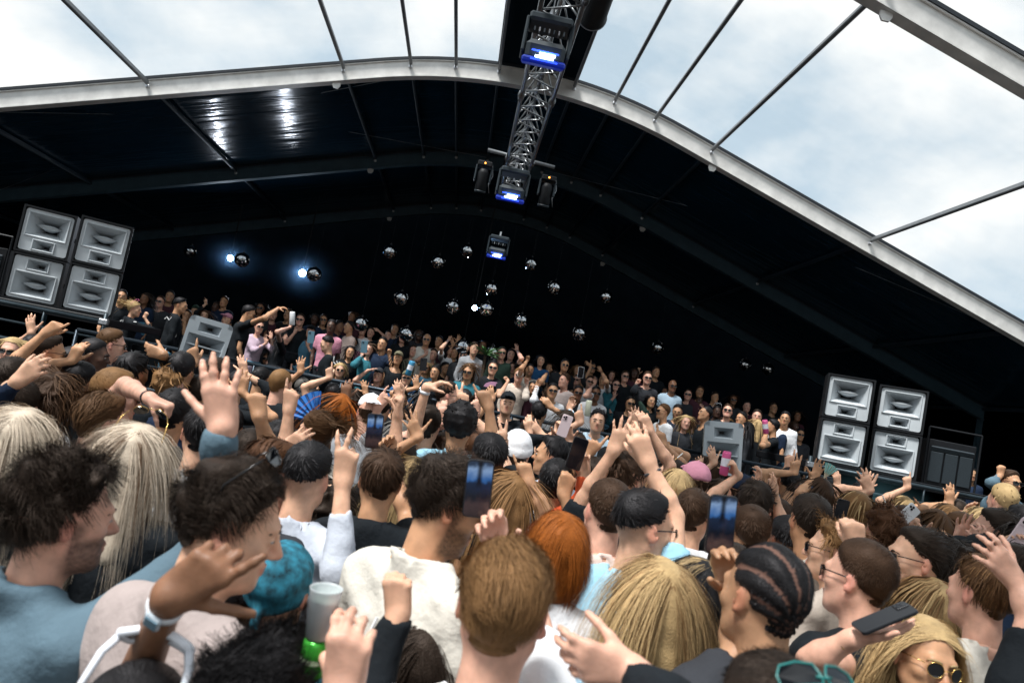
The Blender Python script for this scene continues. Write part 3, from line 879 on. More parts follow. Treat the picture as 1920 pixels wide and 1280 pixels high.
    if top == 'tank': tops.cap(nb + Rb @ np.array([0, 0.01, -0.03]), nb + Rb @ np.array([0, 0.05, 0.2]), 0.10, 0.12, 0.01, True)
    else: tops.cap(nb + Rb @ np.array([0, 0.012, -0.005]) * sc, nb + Rb @ np.array([0, 0.05, 0.2]) * sc, (nr[1] + 0.005) * sc, 0.085, 0.008, True)
    if collar or top in ('jacket', 'shirt', 'hoodie'):
        rr = {'hoodie': 0.030, 'jacket': 0.014, 'shirt': 0.010}.get(collar or top, 0.012)
        for k in range(30):
            a_ = 2 * pi * k / 30 + 0.1; bk = 0.5 - 0.5 * sin(a_)
            if sin(a_) > 0.86: continue
            x_, y_ = cos(a_), sin(a_); ex = rr * 0.4
            tops.cap(nb + Rb @ np.array([(0.072 + ex) * x_, (0.070 + ex) * y_ + 0.006, -0.035 - 0.03 * (1 - bk)]) * sc, nb + Rb @ np.array([(0.078 + ex) * x_, (0.075 + ex) * y_ + 0.004, 0.002 + 0.020 * bk - 0.016 * (1 - bk)]) * sc, rr * sc, rr * 0.8 * sc, 0.012)
    wr = wrinkle((0.0060, 0.0060, 0.006)[lod] * (1.5 if longs else 1.0), seed)
    V, F = tops.surf(tv, wr)
    tname = {'tee': 't_shirt', 'tank': 'tank_top', 'long': 'long_sleeve_top', 'hoodie': 'hoodie', 'jacket': 'jacket', 'shirt': 'shirt'}[top]
    topo = link(tname, mesh(tname, V, F, True), cloth_mat(tc), root)
    # legs and feet, standing on what carries the person
    leg = max(0.4, NB[2] - gz - 0.60 * sc) / 0.93
    tr = link('trousers', shared('trousers', trousers_mesh), mat('trousers_dark', (0.012, 0.014, 0.02), 0.9) if N_PEOPLE % 3 else cloth_mat('denim'), root)
    Rl = Rb.copy(); Rl[:, 2] *= leg; put(tr, root, Rl, np.array([NB[0] - O[0], NB[1] - O[1], 0.0]))
    sh = link('shoes', shared('shoes', shoes_mesh), mat('shoes_white', (0.6, 0.6, 0.6), 0.7) if N_PEOPLE % 2 else cloth_mat('black'), root)
    put(sh, root, Rb, np.array([NB[0] - O[0], NB[1] - O[1], 0.0]))
    # hair
    if hair != 'bald':
        if lod == 2: me = shared(('hair', hair, seed % 2, hi, hp, hat), lambda: mesh('hair', *(lambda a: (a[0], a[1], True, a[2]))(make_hair(hair, 2, seed, hi, hp, fem, None, hat))))
        else:
            a_ = make_hair(hair, lod, seed, hi, hp, fem, None, hat); me = mesh('hair', a_[0], a_[1], True, a_[2])
        ho = link('hair', me, hair_mat(hc), root); put(ho, root, Rh * sc * 1.012, Hc - O)
    if beard > 1.0 and lod < 2:
        b_ = beard_mesh(lod, seed); put(link('beard', mesh('beard', b_[0], b_[1], True, b_[2]), hair_mat(hc), root), root, Rh * sc, Hc - O)
    facing = abs(((yaw + 180) % 360) - 180) > 50
    if facing and not glasses:
        for sd_ in (-1, 1): put(link('eye', shared(('eye', sd_), lambda: eye_mesh(sd_)), mat('eye', (1, 1, 1), 0.25, attr='tint'), root), root, Rh * sc, Hc - O)
    if facing:
        for sd_ in (-1, 1): put(link('eyebrow', shared(('brow', sd_), lambda: brow_mesh(sd_)), hair_mat2(hc), root), root, Rh * sc, Hc - O)
    for gs, up in ((glasses, False), (gup, True)):
        if not gs: continue
        fm, lm = shared(('gl', gs), lambda: glasses_mesh(gs))
        Rg, tg = Rh * sc, Hc - O
        if up:
            ua = gtilt if gtilt else 52; Rg = Rh @ rotx(rad(ua)) * sc; tg = Hc - O + Rh @ (np.array([0, -0.035, 0.080]) if ua < 90 else np.array([0, -0.02, 0.055])) * sc
        col = gcol or ('gold' if gs == 'gold' else 'white' if gs == 'white' else 'black')
        fmat = {'gold': mat('gold_metal', (0.75, 0.48, 0.16), 0.25, 1.0), 'white': mat('white_plastic', (0.82, 0.84, 0.9), 0.3), 'black': mat('black_plastic', (0.008, 0.008, 0.009), 0.22), 'teal': mat('teal_plastic', (0.02, 0.16, 0.15), 0.25), 'pink': mat('pink_plastic', (0.75, 0.18, 0.36), 0.35)}[col]
        g_ = put(link('sunglasses', fm, fmat, root), root, Rg, tg)
        for lq in lm: link('lens', lq, mat('dark_lens', (0.006, 0.007, 0.009), 0.08, spec=0.6), g_)
    if hat:
        me = shared((hat, lod), lambda: {'cap': cap_mesh, 'beanie': beanie_mesh, 'bandana': bandana_mesh}[hat](lod))
        put(link({'cap': 'baseball_cap'}.get(hat, hat), me, (mat('bandana_print', (0.012, 0.115, 0.17), 0.8, var=0.8, vscale=38) if hat == 'bandana' else cloth_mat(hatc)), root), root, Rh @ rotz(pi if hback else 0) @ rotx(rad(0)) * sc * 1.02, Hc - O)
    info = {'root': root, 'Hc': Hc, 'Rh': Rh, 'Rb': Rb, 'NB': NB, 'O': O, 'arms': [a for a, _ in specs], 'top': topo, 'd': d, 'sc': sc}
    return info


def hair_mat2(c): return mat('brow_' + c, tuple(x * 0.7 for x in HAIRC[c]), 0.7)


def beard_mesh(lod, seed):
    r = np.random.default_rng(seed)
    s = SDF().ell((0, 0.034, -0.077), (0.055, 0.056, 0.044)).ell((0, 0.075, -0.103), (0.023, 0.021, 0.02), 0.02)
    for x in (-1, 1): s.cap((x * 0.062, 0.018, -0.02), (x * 0.040, 0.05, -0.085), 0.014, 0.022, 0.02)
    s.ell((0, 0.094, -0.062), (0.022, 0.03, 0.010), 0.006, sub=True).ell((0, 0.03, -0.015), (0.05, 0.075, 0.030), 0.01, sub=True)
    V, F = s.surf((0.004, 0.006, 0.01)[lod], lambda X, Y, Z: 0.0015 * np.sin(420 * X) * np.sin(380 * Z + 3 * np.sin(300 * Y)))
    return V, F, np.clip(1 + 0.35 * r.normal(size=len(V)), 0.4, 1.8)[:, None] * np.ones(3)
# ------------------------------------------------------------------ the tent
XR = 0.27                                     # the ridge line


def prof(dx):
    dx = abs(dx); return 10.0 - 2.0 - 0.32 * dx if dx > 2.75 else 7.56 - 0.0582 * dx * dx


M_BEAM = mat('beam_aluminium', (0.66, 0.645, 0.62), 0.45, 0.2, var=0.14, vscale=5, bump=0.10, bscale=30)
M_BEAM_SHADE = mat('rear_beam_shaded', (0.050, 0.090, 0.118), 0.5, 0.2, var=0.14, vscale=5)  # shade of the rear put into the colour of its arches and posts
M_PURL_SHADE = mat('rear_purlin_shaded', (0.018, 0.032, 0.045), 0.5, 0.2, var=0.12, vscale=8)  # purlins darkened in colour to stand for the dimness at the rear
M_PURL = mat('purlin_aluminium', (0.16, 0.17, 0.18), 0.45, 0.4, var=0.12, vscale=8)
M_KEDER = mat('black_rail', (0.012, 0.016, 0.022), 0.5)
def vinyl():
    m = mat('dark_vinyl', (0.0060, 0.0260, 0.0480), 0.16, spec=0.30, var=0.2, vscale=1.2, bump=0.75, bscale=1.0, bdist=0.05)
    n, l = m.node_tree.nodes, m.node_tree.links; bp = next(x for x in n if x.type == 'BUMP'); z = bp.inputs['Height'].links[0].from_node
    t = next(x for x in n if x.type == 'TEX_COORD'); mp_ = n.new('ShaderNodeMapping'); mp_.inputs['Scale'].default_value = (0.5, 4.0, 0.5)
    l.new(t.outputs['Object'], mp_.inputs[0]); l.new(mp_.outputs[0], z.inputs[0]); z.inputs['Detail'].default_value = 3; return m


M_VINYL = vinyl()
M_WALL = mat('black_wall_vinyl', (0.0007, 0.0012, 0.0018), 0.95, spec=0.0, var=0.2, vscale=2)
M_BLACK = mat('black_paint', (0.006, 0.007, 0.009), 0.55, spec=0.25, var=0.2, vscale=12)
M_STEEL = mat('galvanised_steel', (0.42, 0.43, 0.45), 0.35, 0.9, var=0.2, vscale=25)
M_ALU = mat('truss_aluminium', (0.27, 0.28, 0.29), 0.30, 0.95, var=0.1, vscale=20)
M_BOLT = mat('bolt_steel', (0.55, 0.56, 0.58), 0.3, 1.0)


def clear_mat():
    m = bpy.data.materials.new('clear_vinyl'); m.use_nodes = True; n, l = m.node_tree.nodes, m.node_tree.links; n.clear()
    o = n.new('ShaderNodeOutputMaterial'); mx = n.new('ShaderNodeMixShader'); t = n.new('ShaderNodeBsdfTransparent'); g = n.new('ShaderNodeBsdfGlossy')
    t.inputs[0].default_value = (0.90, 0.93, 0.95, 1); g.inputs['Roughness'].default_value = 0.12; g.inputs[0].default_value = (0.8, 0.85, 0.9, 1)
    c = n.new('ShaderNodeTexCoord'); w = n.new('ShaderNodeTexNoise'); w.inputs['Scale'].default_value = 3.5; w.inputs['Detail'].default_value = 6
    mp = n.new('ShaderNodeMapping'); mp.inputs['Scale'].default_value = (0.35, 2.2, 1.0)
    b = n.new('ShaderNodeBump'); b.inputs['Strength'].default_value = 0.3; b.inputs['Distance'].default_value = 0.02
    l.new(c.outputs['Object'], mp.inputs[0]); l.new(mp.outputs[0], w.inputs[0]); l.new(w.outputs[0], b.inputs['Height']); l.new(b.outputs[0], g.inputs['Normal'])
    r = n.new('ShaderNodeMapRange'); r.inputs[1].default_value = 0.35; r.inputs[2].default_value = 0.75; r.inputs[3].default_value = 0.02; r.inputs[4].default_value = 0.045
    l.new(w.outputs[0], r.inputs[0]); l.new(r.outputs[0], mx.inputs[0])
    l.new(t.outputs[0], mx.inputs[1]); l.new(g.outputs[0], mx.inputs[2]); l.new(mx.outputs[0], o.inputs[0]); return m


M_CLEAR = clear_mat()
tent = empty('tent', (XR, 12.7, 0), 'large curved festival tent with a clear front roof and a black rear roof', 'tent')
TO = np.array([XR, 12.7, 0.0])
FR_Y = [-8.6, -3.3, 2.0, 7.32, 12.7, 17.7, 22.7]
HALF = 12.6
XS = np.unique(np.concatenate([np.linspace(-HALF, -2.75, 8), np.linspace(-2.75, 2.75, 23), np.linspace(2.75, HALF, 8)]))


def strip(y0, y1, z0, z1, xs):
    """a beam following the roof profile, seen as a closed bar"""
    V, F = [], []
    for x in xs:
        for yy, dz in ((y0, z0), (y1, z0), (y1, z1), (y0, z1)): V.append((x, yy, prof(x) + dz))
    n = len(xs)
    for i in range(n - 1):
        for k in range(4): F.append((i * 4 + k, i * 4 + (k + 1) % 4, (i + 1) * 4 + (k + 1) % 4, (i + 1) * 4 + k))
    F += [(3, 2, 1, 0), tuple((n - 1) * 4 + k for k in range(4))]
    return V, F


PUR = [0.67, 1.42, 2.18, 3.28, 6.38, 9.5, 12.5]
bolt_me = mesh('bolt', *(lambda m: (m.v, m.f))(MB().lathe([(0, -0.03), (0.035, -0.03), (0.035, 0.01), (0.02, 0.016), (0.02, 0.05), (0, 0.05)], n=8, rot=rotx(pi / 2))), False)
plate_me = mesh('eye_plate', *(lambda m: (m.v, m.f))(MB().prism([(-0.07, 0.0), (0.07, 0.0), (0.07, -0.06), (0.04, -0.11), (-0.04, -0.11), (-0.07, -0.06)], -0.012, 0.012)), False)
beam_me = mesh('arch', *strip(-0.055, 0.055, -0.13, 0.13, XS), False)
lip_me = mesh('arch_flange', *(lambda a, b: (a[0] + b[0], a[1] + [tuple(i + len(a[0]) for i in f) for f in b[1]]))(strip(-0.085, 0.085, -0.152, -0.132, XS), strip(-0.085, 0.085, 0.132, 0.150, XS)), False)
rail_me = mesh('arch_rail', *strip(-0.10, 0.10, 0.152, 0.20, XS), False)
for fy in FR_Y:
    mb_ = M_BEAM if fy < 13 else M_BEAM_SHADE
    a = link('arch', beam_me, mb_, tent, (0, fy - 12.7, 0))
    link('flange', lip_me, mb_, a); link('keder_rail', rail_me, M_KEDER, a)
    if fy > 7:
        for s in (-1, 1):
            for p in PUR[:5]: link('bolt', bolt_me, M_BOLT, a, (s * p, -0.06, prof(p) + 0.03))
            link('eye_plate', plate_me, M_BEAM, a, (s * 3.35, -0.02, prof(3.35) - 0.152))
    for s in (-1, 1):
        leg = MB().box((s * HALF, fy - 12.7, prof(HALF) / 2 - 0.07), (0.22, 0.11, prof(HALF) - 0.14)).build('post', M_BEAM if fy < 8 else M_BEAM_SHADE, tent)
pur_me = mesh('purlin', *(lambda m: (m.v, m.f))(MB().box((0, 0, 0), (0.055, 4.82, 0.09), bev=0.012)), False)
for i in range(len(FR_Y) - 1):
    for s in (-1, 1):
        for p in PUR:
            if i == 99: continue
            o = link('purlin', pur_me, M_PURL if FR_Y[i] < 12 else M_PURL_SHADE, tent, (s * p, (FR_Y[i] + FR_Y[i + 1]) / 2 - 12.7, prof(p) + 0.085))
            o.scale[1] = (FR_Y[i + 1] - FR_Y[i] - 0.2) / 4.82; o.rotation_euler[1] = s * math.atan(0.32 if p > 2.75 else 0.1164 * p)


def sheet(xs, y0, y1, dz, ny=6, sag=0.05):
    V, F = [], []; ys = np.linspace(y0, y1, ny + 1)
    for j, y in enumerate(ys):
        for x in xs: V.append((x, y, prof(x) + dz - sag * sin(pi * j / ny)))
    n = len(xs)
    for j in range(ny):
        for i in range(n - 1): F.append((j * n + i, j * n + i + 1, (j + 1) * n + i + 1, (j + 1) * n + i))
    return V, F


def xr(a, b, n): return np.linspace(a, b, n)


for i in range(len(FR_Y) - 1):
    y0, y1 = FR_Y[i] - 12.7 + 0.02, FR_Y[i + 1] - 12.7 - 0.02
    if FR_Y[i] < 12:
        for s in (-1, 1):
            link('clear_roof_panel', mesh('clear_roof_panel', *sheet(s * np.concatenate([xr(0.70, 2.75, 12), xr(3.2, HALF, 8)]), y0, y1, 0.185, sag=0.0), True), M_CLEAR, tent)
        link('ridge_panel', mesh('ridge_panel', *sheet(xr(-0.72, 0.72, 9), y0, y1, 0.20, sag=0.0), True), mat('ridge_cloth', (0.004, 0.012, 0.020), 0.9, spec=0.05), tent)
    else:
        for s in (-1, 1):
            link('dark_roof_panel', mesh('dark_roof_panel', *sheet(s * np.concatenate([xr(0, 2.75, 14), xr(3.2, HALF, 12)]), y0, y1, 0.185, 10, 0.03), True), M_VINYL, tent)
for s in (-1, 1):
    for i in range(2, len(FR_Y)):
        if i == len(FR_Y) - 1: MB().box((s * (HALF + 0.045), 10.7, prof(HALF) / 2 + 0.15), (0.12, 1.3, prof(HALF) + 0.3)).build('side_wall', M_WALL, tent); continue
        MB().box((s * (HALF + 0.045), (FR_Y[i] + FR_Y[i + 1]) / 2 - 12.7, prof(HALF) / 2 + 0.15), (0.12, FR_Y[i + 1] - FR_Y[i] - 0.01, prof(HALF) + 0.3)).build('side_wall', M_WALL, tent)
gp = [(-HALF - 0.2, 0)] + [(x, prof(x) + 0.2) for x in XS] + [(HALF + 0.2, 0)]
MB().prism(gp, 11.3, 11.34).build('gable_wall', M_WALL, tent)
for (a, b) in (((-9.5, 13.0), (-0.7, 17.4)), ((9.2, 13.0), (0.7, 17.4)), ((-11.5, 17.5), (-2.0, 12.9))):
    pa = np.array([a[0], a[1], prof(a[0]) + 0.02]) - (0, 12.7, 0); pb = np.array([b[0], b[1], prof(b[0]) + 0.02]) - (0, 12.7, 0)
    MB().tube([pa, (pa + pb) / 2 - (0, 0, -0.45 if abs(pa[0]) > 9.3 else -0.4), pb], 0.006, 5).build('bracing_wire', M_STEEL, tent)

# ground
g = MB().add([(-400, -400, 0), (400, -400, 0), (400, 400, 0), (-400, 400, 0)], [(0, 1, 2, 3)]).build('ground', mat('ground_mats', (0.05, 0.048, 0.045), 0.9, var=0.3, vscale=2, bump=0.4, bscale=30))
tag(g, kind='structure')

# ------------------------------------------------------------------ ridge truss with its lamps
TX, TZ = 0.19, 4.98


def truss(name, label, y0, y1, x, z, w, group=None):
    root = empty(name, (x, y0, z), label, 'truss', group)
    L = y1 - y0; h = w / 2
    ch = mesh('chord', *(lambda m: (m.v, m.f))(MB().tube([(0, 0, 0), (0, L, 0)], 0.021, 10)), True)
    P = [(-h, 0), (h, 0), (0, w * 0.86)]
    for px, pz in P: link('chord', ch, M_ALU, root, (px, 0, pz))
    n = int(L / (w * 0.62)); st = L / n
    for a, b in ((0, 1), (1, 2), (2, 0)):
        pa, pb = np.array([P[a][0], 0, P[a][1]]), np.array([P[b][0], 0, P[b][1]])
        ms = [mesh('brace', *(lambda m: (m.v, m.f))(MB().tube([pa, pb + (0, st, 0)], 0.009, 6)), True), mesh('brace', *(lambda m: (m.v, m.f))(MB().tube([pb, pa + (0, st, 0)], 0.009, 6)), True)]
        for k in range(n): link('brace', ms[k % 2], M_ALU, root, (0, k * st, 0))
    for yy in np.arange(2.0, L, 2.0):
        for px, pz in P: link('coupler', shared('coupler', lambda: mesh('coupler', *(lambda m: (m.v, m.f))(MB().tube([(0, -0.07, 0), (0, 0.07, 0)], 0.034, 8)), True)), M_ALU, root, (px, yy, pz))
    return root


tr = truss('lighting_truss', 'silver triangular lighting truss running along the tent ridge', 1.2, 11.0, TX, TZ, 0.31)
for yy in (3.6, 7.6, 10.6):
    MB().tube([(0, yy - 1.2, 0.34), (0, yy - 1.2, prof(0) - TZ - 0.15)], 0.006, 5).build('hanging_wire', M_STEEL, tr)
duct = empty('air_duct', (TX + 0.27, 1.5, TZ + 0.15), 'black fabric duct hanging beside the near end of the truss', 'duct')
MB().lathe([(0.08, 0), (0.105, 0.05), (0.105, 3.9), (0.11, 4.2), (0.115, 4.22), (0.10, 4.22), (0.098, 0.3)], n=20, rot=rotx(-pi / 2)).build('duct_body', M_BLACK, duct, True)
MB().tube([np.array([0.114 * cos(a), 4.22, 0.114 * sin(a)]) for a in np.linspace(0, 2 * pi, 25)], 0.006, 6, False).build('duct_rim', mat('grey_rim', (0.2, 0.22, 0.25), 0.5), duct, True)
M_LAMPBODY = mat('lamp_body', (0.020, 0.030, 0.038), 0.45)
M_BLUE = mat('blue_led', (0.1, 0.2, 0.9), 0.3, emit=((0.02, 0.07, 1.0), 1.3))
M_BLUEW = mat('white_blue_led', (0.8, 0.9, 1), 0.3, emit=((0.62, 0.80, 1.0), 9.0))


def wash_light(label, u, v, d, lit=1.0, s=1.0):
    p = at(u, v, d); root = empty('wash_light', p, label, 'stage light', 'wash lights under the ridge truss')
    rx = rotx(rad(20))
    pr = [(-0.20, 0.30), (-0.155, 0.345), (0.155, 0.345), (0.20, 0.30), (0.20, 0.03), (0.165, 0.03), (0.165, 0.27), (-0.165, 0.27), (-0.165, 0.03), (-0.20, 0.03)]
    V, F = MB().v, MB().f
    mb = MB()
    mb.box((0, 0.02, 0.305), (0.36, 0.26, 0.075), bev=0.02).box((-0.185, 0.02, 0.16), (0.032, 0.18, 0.30), bev=0.01).box((0.185, 0.02, 0.16), (0.032, 0.18, 0.30), bev=0.01)
    mb.build('yoke', M_LAMPBODY, root)
    hd = MB().box((0, 0, 0.055), (0.325, 0.24, 0.16), rx, bev=0.035).build('lamp_head', M_LAMPBODY, root)
    for k in range(7): MB().box((-0.12 + k * 0.04, -0.095, 0.185), (0.012, 0.05, 0.035)).build('cooling_fin', M_BOLT if k in (1, 3, 5) else M_LAMPBODY, hd)
    MB().box((0, -0.03, -0.045), (0.36, 0.25, 0.05), rx, bev=0.015).build('led_frame', mat('blue_glow_rim', (0.01, 0.03, 0.2), 0.3, emit=((0.0, 0.03, 0.9), 0.10 * lit)), root)
    for k, (w, zz) in enumerate(((0.15, -0.062), (0.13, -0.035))):
        MB().box(np.array([0.0 + 0.02 * k, -0.165, zz]), (w, 0.012, 0.017), rx).build('led_strip', M_BLUEW if lit > 0.6 or k == 0 else M_BLUE, root)
    for zz in (-0.085, -0.012): MB().box((0, -0.158, zz), (0.22, 0.012, 0.012), rx).build('led_halo', M_BLUE, root)
    MB().tube([(0, 0.02, 0.34), (0, 0.02, 0.44)], 0.02, 8).build('clamp', M_BOLT, root)
    root.scale = (s, s, s)
    return root


wash_light('nearest wash light with a bright blue-white strip, hung under the truss', 1019, 112, 5.5, 1.0, 0.90)
wash_light('second wash light glowing blue at the far end of the silver truss', 957, 368, 9.4)
wash_light('small farthest wash light showing only a blue glow over the crowd', 931, 477, 13.3, 0.7, 0.95)
bar = empty('cross_pipe', at(975, 297, 10.0), 'grey steel pipe crossing under the truss, holding two dark moving heads', 'pipe')
pl, pr_ = at(915, 281, 10.0), at(1040, 314, 10.0); bc = at(975, 297, 10.0)
MB().tube([pl - bc, pr_ - bc], 0.024, 10).build('pipe', M_PURL, bar, True)


def moving_head(label, u, v, d):
    p = at(u, v, d); root = empty('moving_head_lamp', p, label, 'stage light', 'dark moving heads on the cross pipe')
    MB().box((0, 0, 0.23), (0.26, 0.2, 0.10), bev=0.02).build('base', M_BLACK, root)
    for s in (-1, 1): MB().box((s * 0.135, 0, 0.06), (0.035, 0.13, 0.28), bev=0.012).build('yoke_arm', M_LAMPBODY, root)
    MB().lathe([(0, 0.16), (0.07, 0.15), (0.10, 0.08), (0.10, -0.20), (0.085, -0.26), (0.0, -0.255)], n=16, rot=rotx(rad(15))).build('lamp_head', M_BLACK, root, True)
    MB().lathe([(0.101, -0.225), (0.106, -0.225), (0.106, -0.245), (0.09, -0.265)], n=16, rot=rotx(rad(15))).build('lens_ring', M_LAMPBODY, root, True)
    MB().lathe([(0, 0.008), (0.012, 0.004), (0.014, 0)], (0, -0.102, 0.235), 8, rotx(pi / 2)).build('status_light', mat('amber_led', (1, 0.4, 0.05), 0.4, emit=((1, 0.30, 0.04), 6)), root)
    root.scale = (0.76,) * 3
    MB().tube([(0.13, 0.0, 0.25), (0.17, -0.02, 0.05), (0.12, -0.03, -0.1), (0.16, 0, -0.25)], 0.006, 5).build('cable', M_STEEL, root, True)
    return root


moving_head('dark moving head left of the truss on the cross pipe', 905, 333, 10.0)
moving_head('dark moving head right of the truss on the cross pipe', 1024, 360, 10.0)
for u, v, d, s in ((975, 172, 8.2, 1), (1023, 285, 9.4, 0.6), (942, 393, 9.6, 0.7), (934, 428, 11.0, 0.6)):
    pass

# ------------------------------------------------------------------ mirror balls
def ball_mesh():
    V, F = [], []; r = 0.138; rng = random.Random(4)
    rows = 24
    for i in range(rows):
        t0, t1 = pi * i / rows, pi * (i + 1) / rows; n = max(4, int(48 * sin((t0 + t1) / 2)))
        for k in range(n):
            a0, a1 = 2 * pi * k / n, 2 * pi * (k + 1) / n; q = []
            c = np.array([sin((t0 + t1) / 2) * cos((a0 + a1) / 2), sin((t0 + t1) / 2) * sin((a0 + a1) / 2), cos((t0 + t1) / 2)])
            j = np.array([rng.uniform(-1, 1) for _ in range(3)]) * 0.0035; j -= c * j.dot(c); nn = nrm(c + j)
            for t, a in ((t0, a0), (t1, a0), (t1, a1), (t0, a1)):
                p = np.array([sin(t) * cos(a), sin(t) * sin(a), cos(t)]) * 0.994; p = c + 0.95 * (p - c); p = p + nn * (c.dot(nn) - p.dot(nn)); q.append(p * r)
            n0 = len(V); V += q; F.append((n0, n0 + 1, n0 + 2, n0 + 3))
    return mesh('mirror_tiles', V, F)


M_MIRROR = mat('mirror_tile', (0.50, 0.52, 0.54), 0.03, 1.0)
core_me = mesh('ball_core', *(lambda m: (m.v, m.f))(MB().lathe([(max(0.001, 0.134 * sin(t)), 0.134 * cos(t)) for t in np.linspace(0, pi, 13)], n=20)), True)
BALLS = [(731, 472, 14.5, 'high at the left of the row near the blue lamp'), (822, 491, 14.5, 'between the two upper balls left of the blue lamp'), (876, 470, 14.8, 'just up and left of the blue lamp'),
         (996, 495, 14.8, 'right of the blue lamp'), (922, 541, 14.5, 'straight below the blue lamp'), (1040, 539, 14.5, 'in the second row right of the blue lamp'), (1136, 556, 15.5, 'furthest right over the middle of the crowd'),
         (752, 559, 14.5, 'left in the second row'), (850, 575, 14.2, 'left beside the lit ball'), (977, 601, 14.2, 'right beside the lit ball'), (1086, 625, 14.5, 'low over the right half of the crowd'), (1233, 652, 16.5, 'small and alone, right of the crowd centre'),
         (677, 607, 13.8, 'touching the heads at the left of the crowd'), (762, 626, 13.8, 'just over a long-haired woman'), (868, 650, 13.8, 'half hidden behind raised hands'), (922, 660, 14.2, 'beside the green plant behind the crowd'),
         (1397, 684, 17.5, 'left of the pair near the right stack'), (1440, 692, 17.5, 'right of the pair near the right stack'), (357, 471, 16.5, 'small, near the left stack'),
         (454, 487, 14.2, 'lit by a pin spot, over the left platform'), (589, 514, 14.2, 'flaring brightest, left of the centre'), (912, 579, 14.0, 'lit blue-white, under the blue lamp')]
tiles_me = ball_mesh()
for u, v, d, w in BALLS:
    p = at(u, v, d); b = empty('mirror_ball', p, 'mirror ball ' + w, 'mirror ball', 'mirror balls hanging in the dark rear of the tent')
    link('mirror_tiles', tiles_me, M_MIRROR, b); link('ball_core', core_me, mat('ball_grout', (0.02, 0.02, 0.025), 0.5), b)
    MB().lathe([(0.022, 0.13), (0.022, 0.155), (0.006, 0.16), (0.006, 0.18), (0, 0.18)], n=10).build('cap', M_BLACK, b)
    MB().tube([(0, 0, 0.17), (0, 0, max(0.6, prof(p[0] - XR) - 0.1 - p[2]))], 0.001, 4).build('wire', M_BLACK, b)
    b.rotation_euler[2] = 0.31 * len(bpy.data.objects)


def bright_lamp(label, u, v, d, power, r=0.085, strength=300, aim=None):
    """a searing lamp at the rear that shines straight at the crowd"""
    p = at(u, v, d); root = empty('stage_spotlight', p, label, 'spotlight', 'bright spotlights in the dark rear of the tent')
    dv = Vector((CAMLOC if aim is None else np.asarray(aim)) - p); q = dv.to_track_quat('-Z', 'Y'); R3 = np.array(q.to_matrix())
    MB().lathe([(0, 0.26), (0.07, 0.25), (r * 1.15, 0.06), (r * 1.2, -0.02), (r * 1.05, -0.02), (r, 0.0)], n=18, rot=R3).build('lamp_can', M_BLACK, root, True)
    MB().lathe([(r, -0.004), (r * 0.7, -0.018), (r * 0.3, -0.025), (0, -0.027)], n=18, rot=R3).build('lamp_lens', mat('hot_lens_%d' % strength, (1, 1, 1), 0.3, emit=((0.80, 0.88, 1.0) if strength > 100 else (0.35, 0.6, 1.0), strength)), root, True)
    for s in (-1, 1): MB().tube([R3 @ np.array([s * r * 1.25, 0, 0.08]), R3 @ np.array([s * r * 1.25, 0, 0.08]) + (0, 0, 0.2)], 0.01, 6).build('yoke_arm', M_BLACK, root)
    MB().tube([(0, 0, 0.16), (0, 0, max(0.5, prof(p[0] - XR) - p[2] - 0.1))], 0.016, 6).build('hanger', M_BLACK, root)
    return root


bright_lamp('dazzling white spotlight over the left platform beside a mirror ball', 432, 484, 19.6, 0, 0.07)
bright_lamp('brightest dazzling white spotlight left of the centre beside a mirror ball', 567, 512, 19.6, 0, 0.08, 360)
bright_lamp('blue-white spotlight under the blue lamp beside a mirror ball', 890, 577, 17.0, 0, 0.055, 90)


def smoke(label, c, r, dens, col):
    m = bpy.data.materials.new('stage_smoke'); m.use_nodes = True; n, l = m.node_tree.nodes, m.node_tree.links; n.clear()
    o = n.new('ShaderNodeOutputMaterial'); pv = n.new('ShaderNodeVolumePrincipled'); pv.inputs['Density'].default_value = dens; pv.inputs['Color'].default_value = (*col, 1); pv.inputs['Anisotropy'].default_value = 0.5
    tc_ = n.new('ShaderNodeTexCoord'); mpg = n.new('ShaderNodeMapping'); mpg.inputs['Scale'].default_value = tuple(1 / x for x in r); gr = n.new('ShaderNodeTexGradient'); gr.gradient_type = 'SPHERICAL'
    pw = n.new('ShaderNodeMath'); pw.operation = 'POWER'; pw.inputs[1].default_value = 2.0; mu = n.new('ShaderNodeMath'); mu.operation = 'MULTIPLY'; mu.inputs[1].default_value = dens
    nz_ = n.new('ShaderNodeTexNoise'); nz_.inputs['Scale'].default_value = 3.5; nz_.inputs['Detail'].default_value = 4; m2 = n.new('ShaderNodeMath'); m2.operation = 'MULTIPLY'
    l.new(tc_.outputs['Object'], mpg.inputs[0]); l.new(mpg.outputs[0], gr.inputs[0]); l.new(gr.outputs['Fac'], pw.inputs[0]); l.new(pw.outputs[0], mu.inputs[0])
    l.new(tc_.outputs['Object'], nz_.inputs[0]); l.new(mu.outputs[0], m2.inputs[0]); l.new(nz_.outputs[0], m2.inputs[1]); l.new(m2.outputs[0], pv.inputs['Density'])
    l.new(pv.outputs[0], o.inputs['Volume'])
    V, F = SDF().ell((0, 0, 0), r).surf(min(r) / 7)
    ob = link('smoke', mesh('smoke', V, F, True), m, None, c); tag(ob, label, 'smoke', kind='stuff'); return ob


smoke('thin smoke added for the glow round the left spotlight', at(434, 485, 19.4), (1.9, 0.9, 0.8), 0.16, (0.25, 0.55, 1.0))  # volume added to give this spotlight a glow
smoke('thin smoke added for the glow round the brightest spotlight', at(568, 512, 19.4), (1.3, 0.9, 1.0), 0.16, (0.25, 0.55, 1.0))  # added for the lamp's glow, like the one before
smoke('wisp of teal smoke below the right speaker stack', at(1640, 955, 8.6), (0.9, 0.35, 0.5), 4.0, (0.35, 0.75, 0.85))

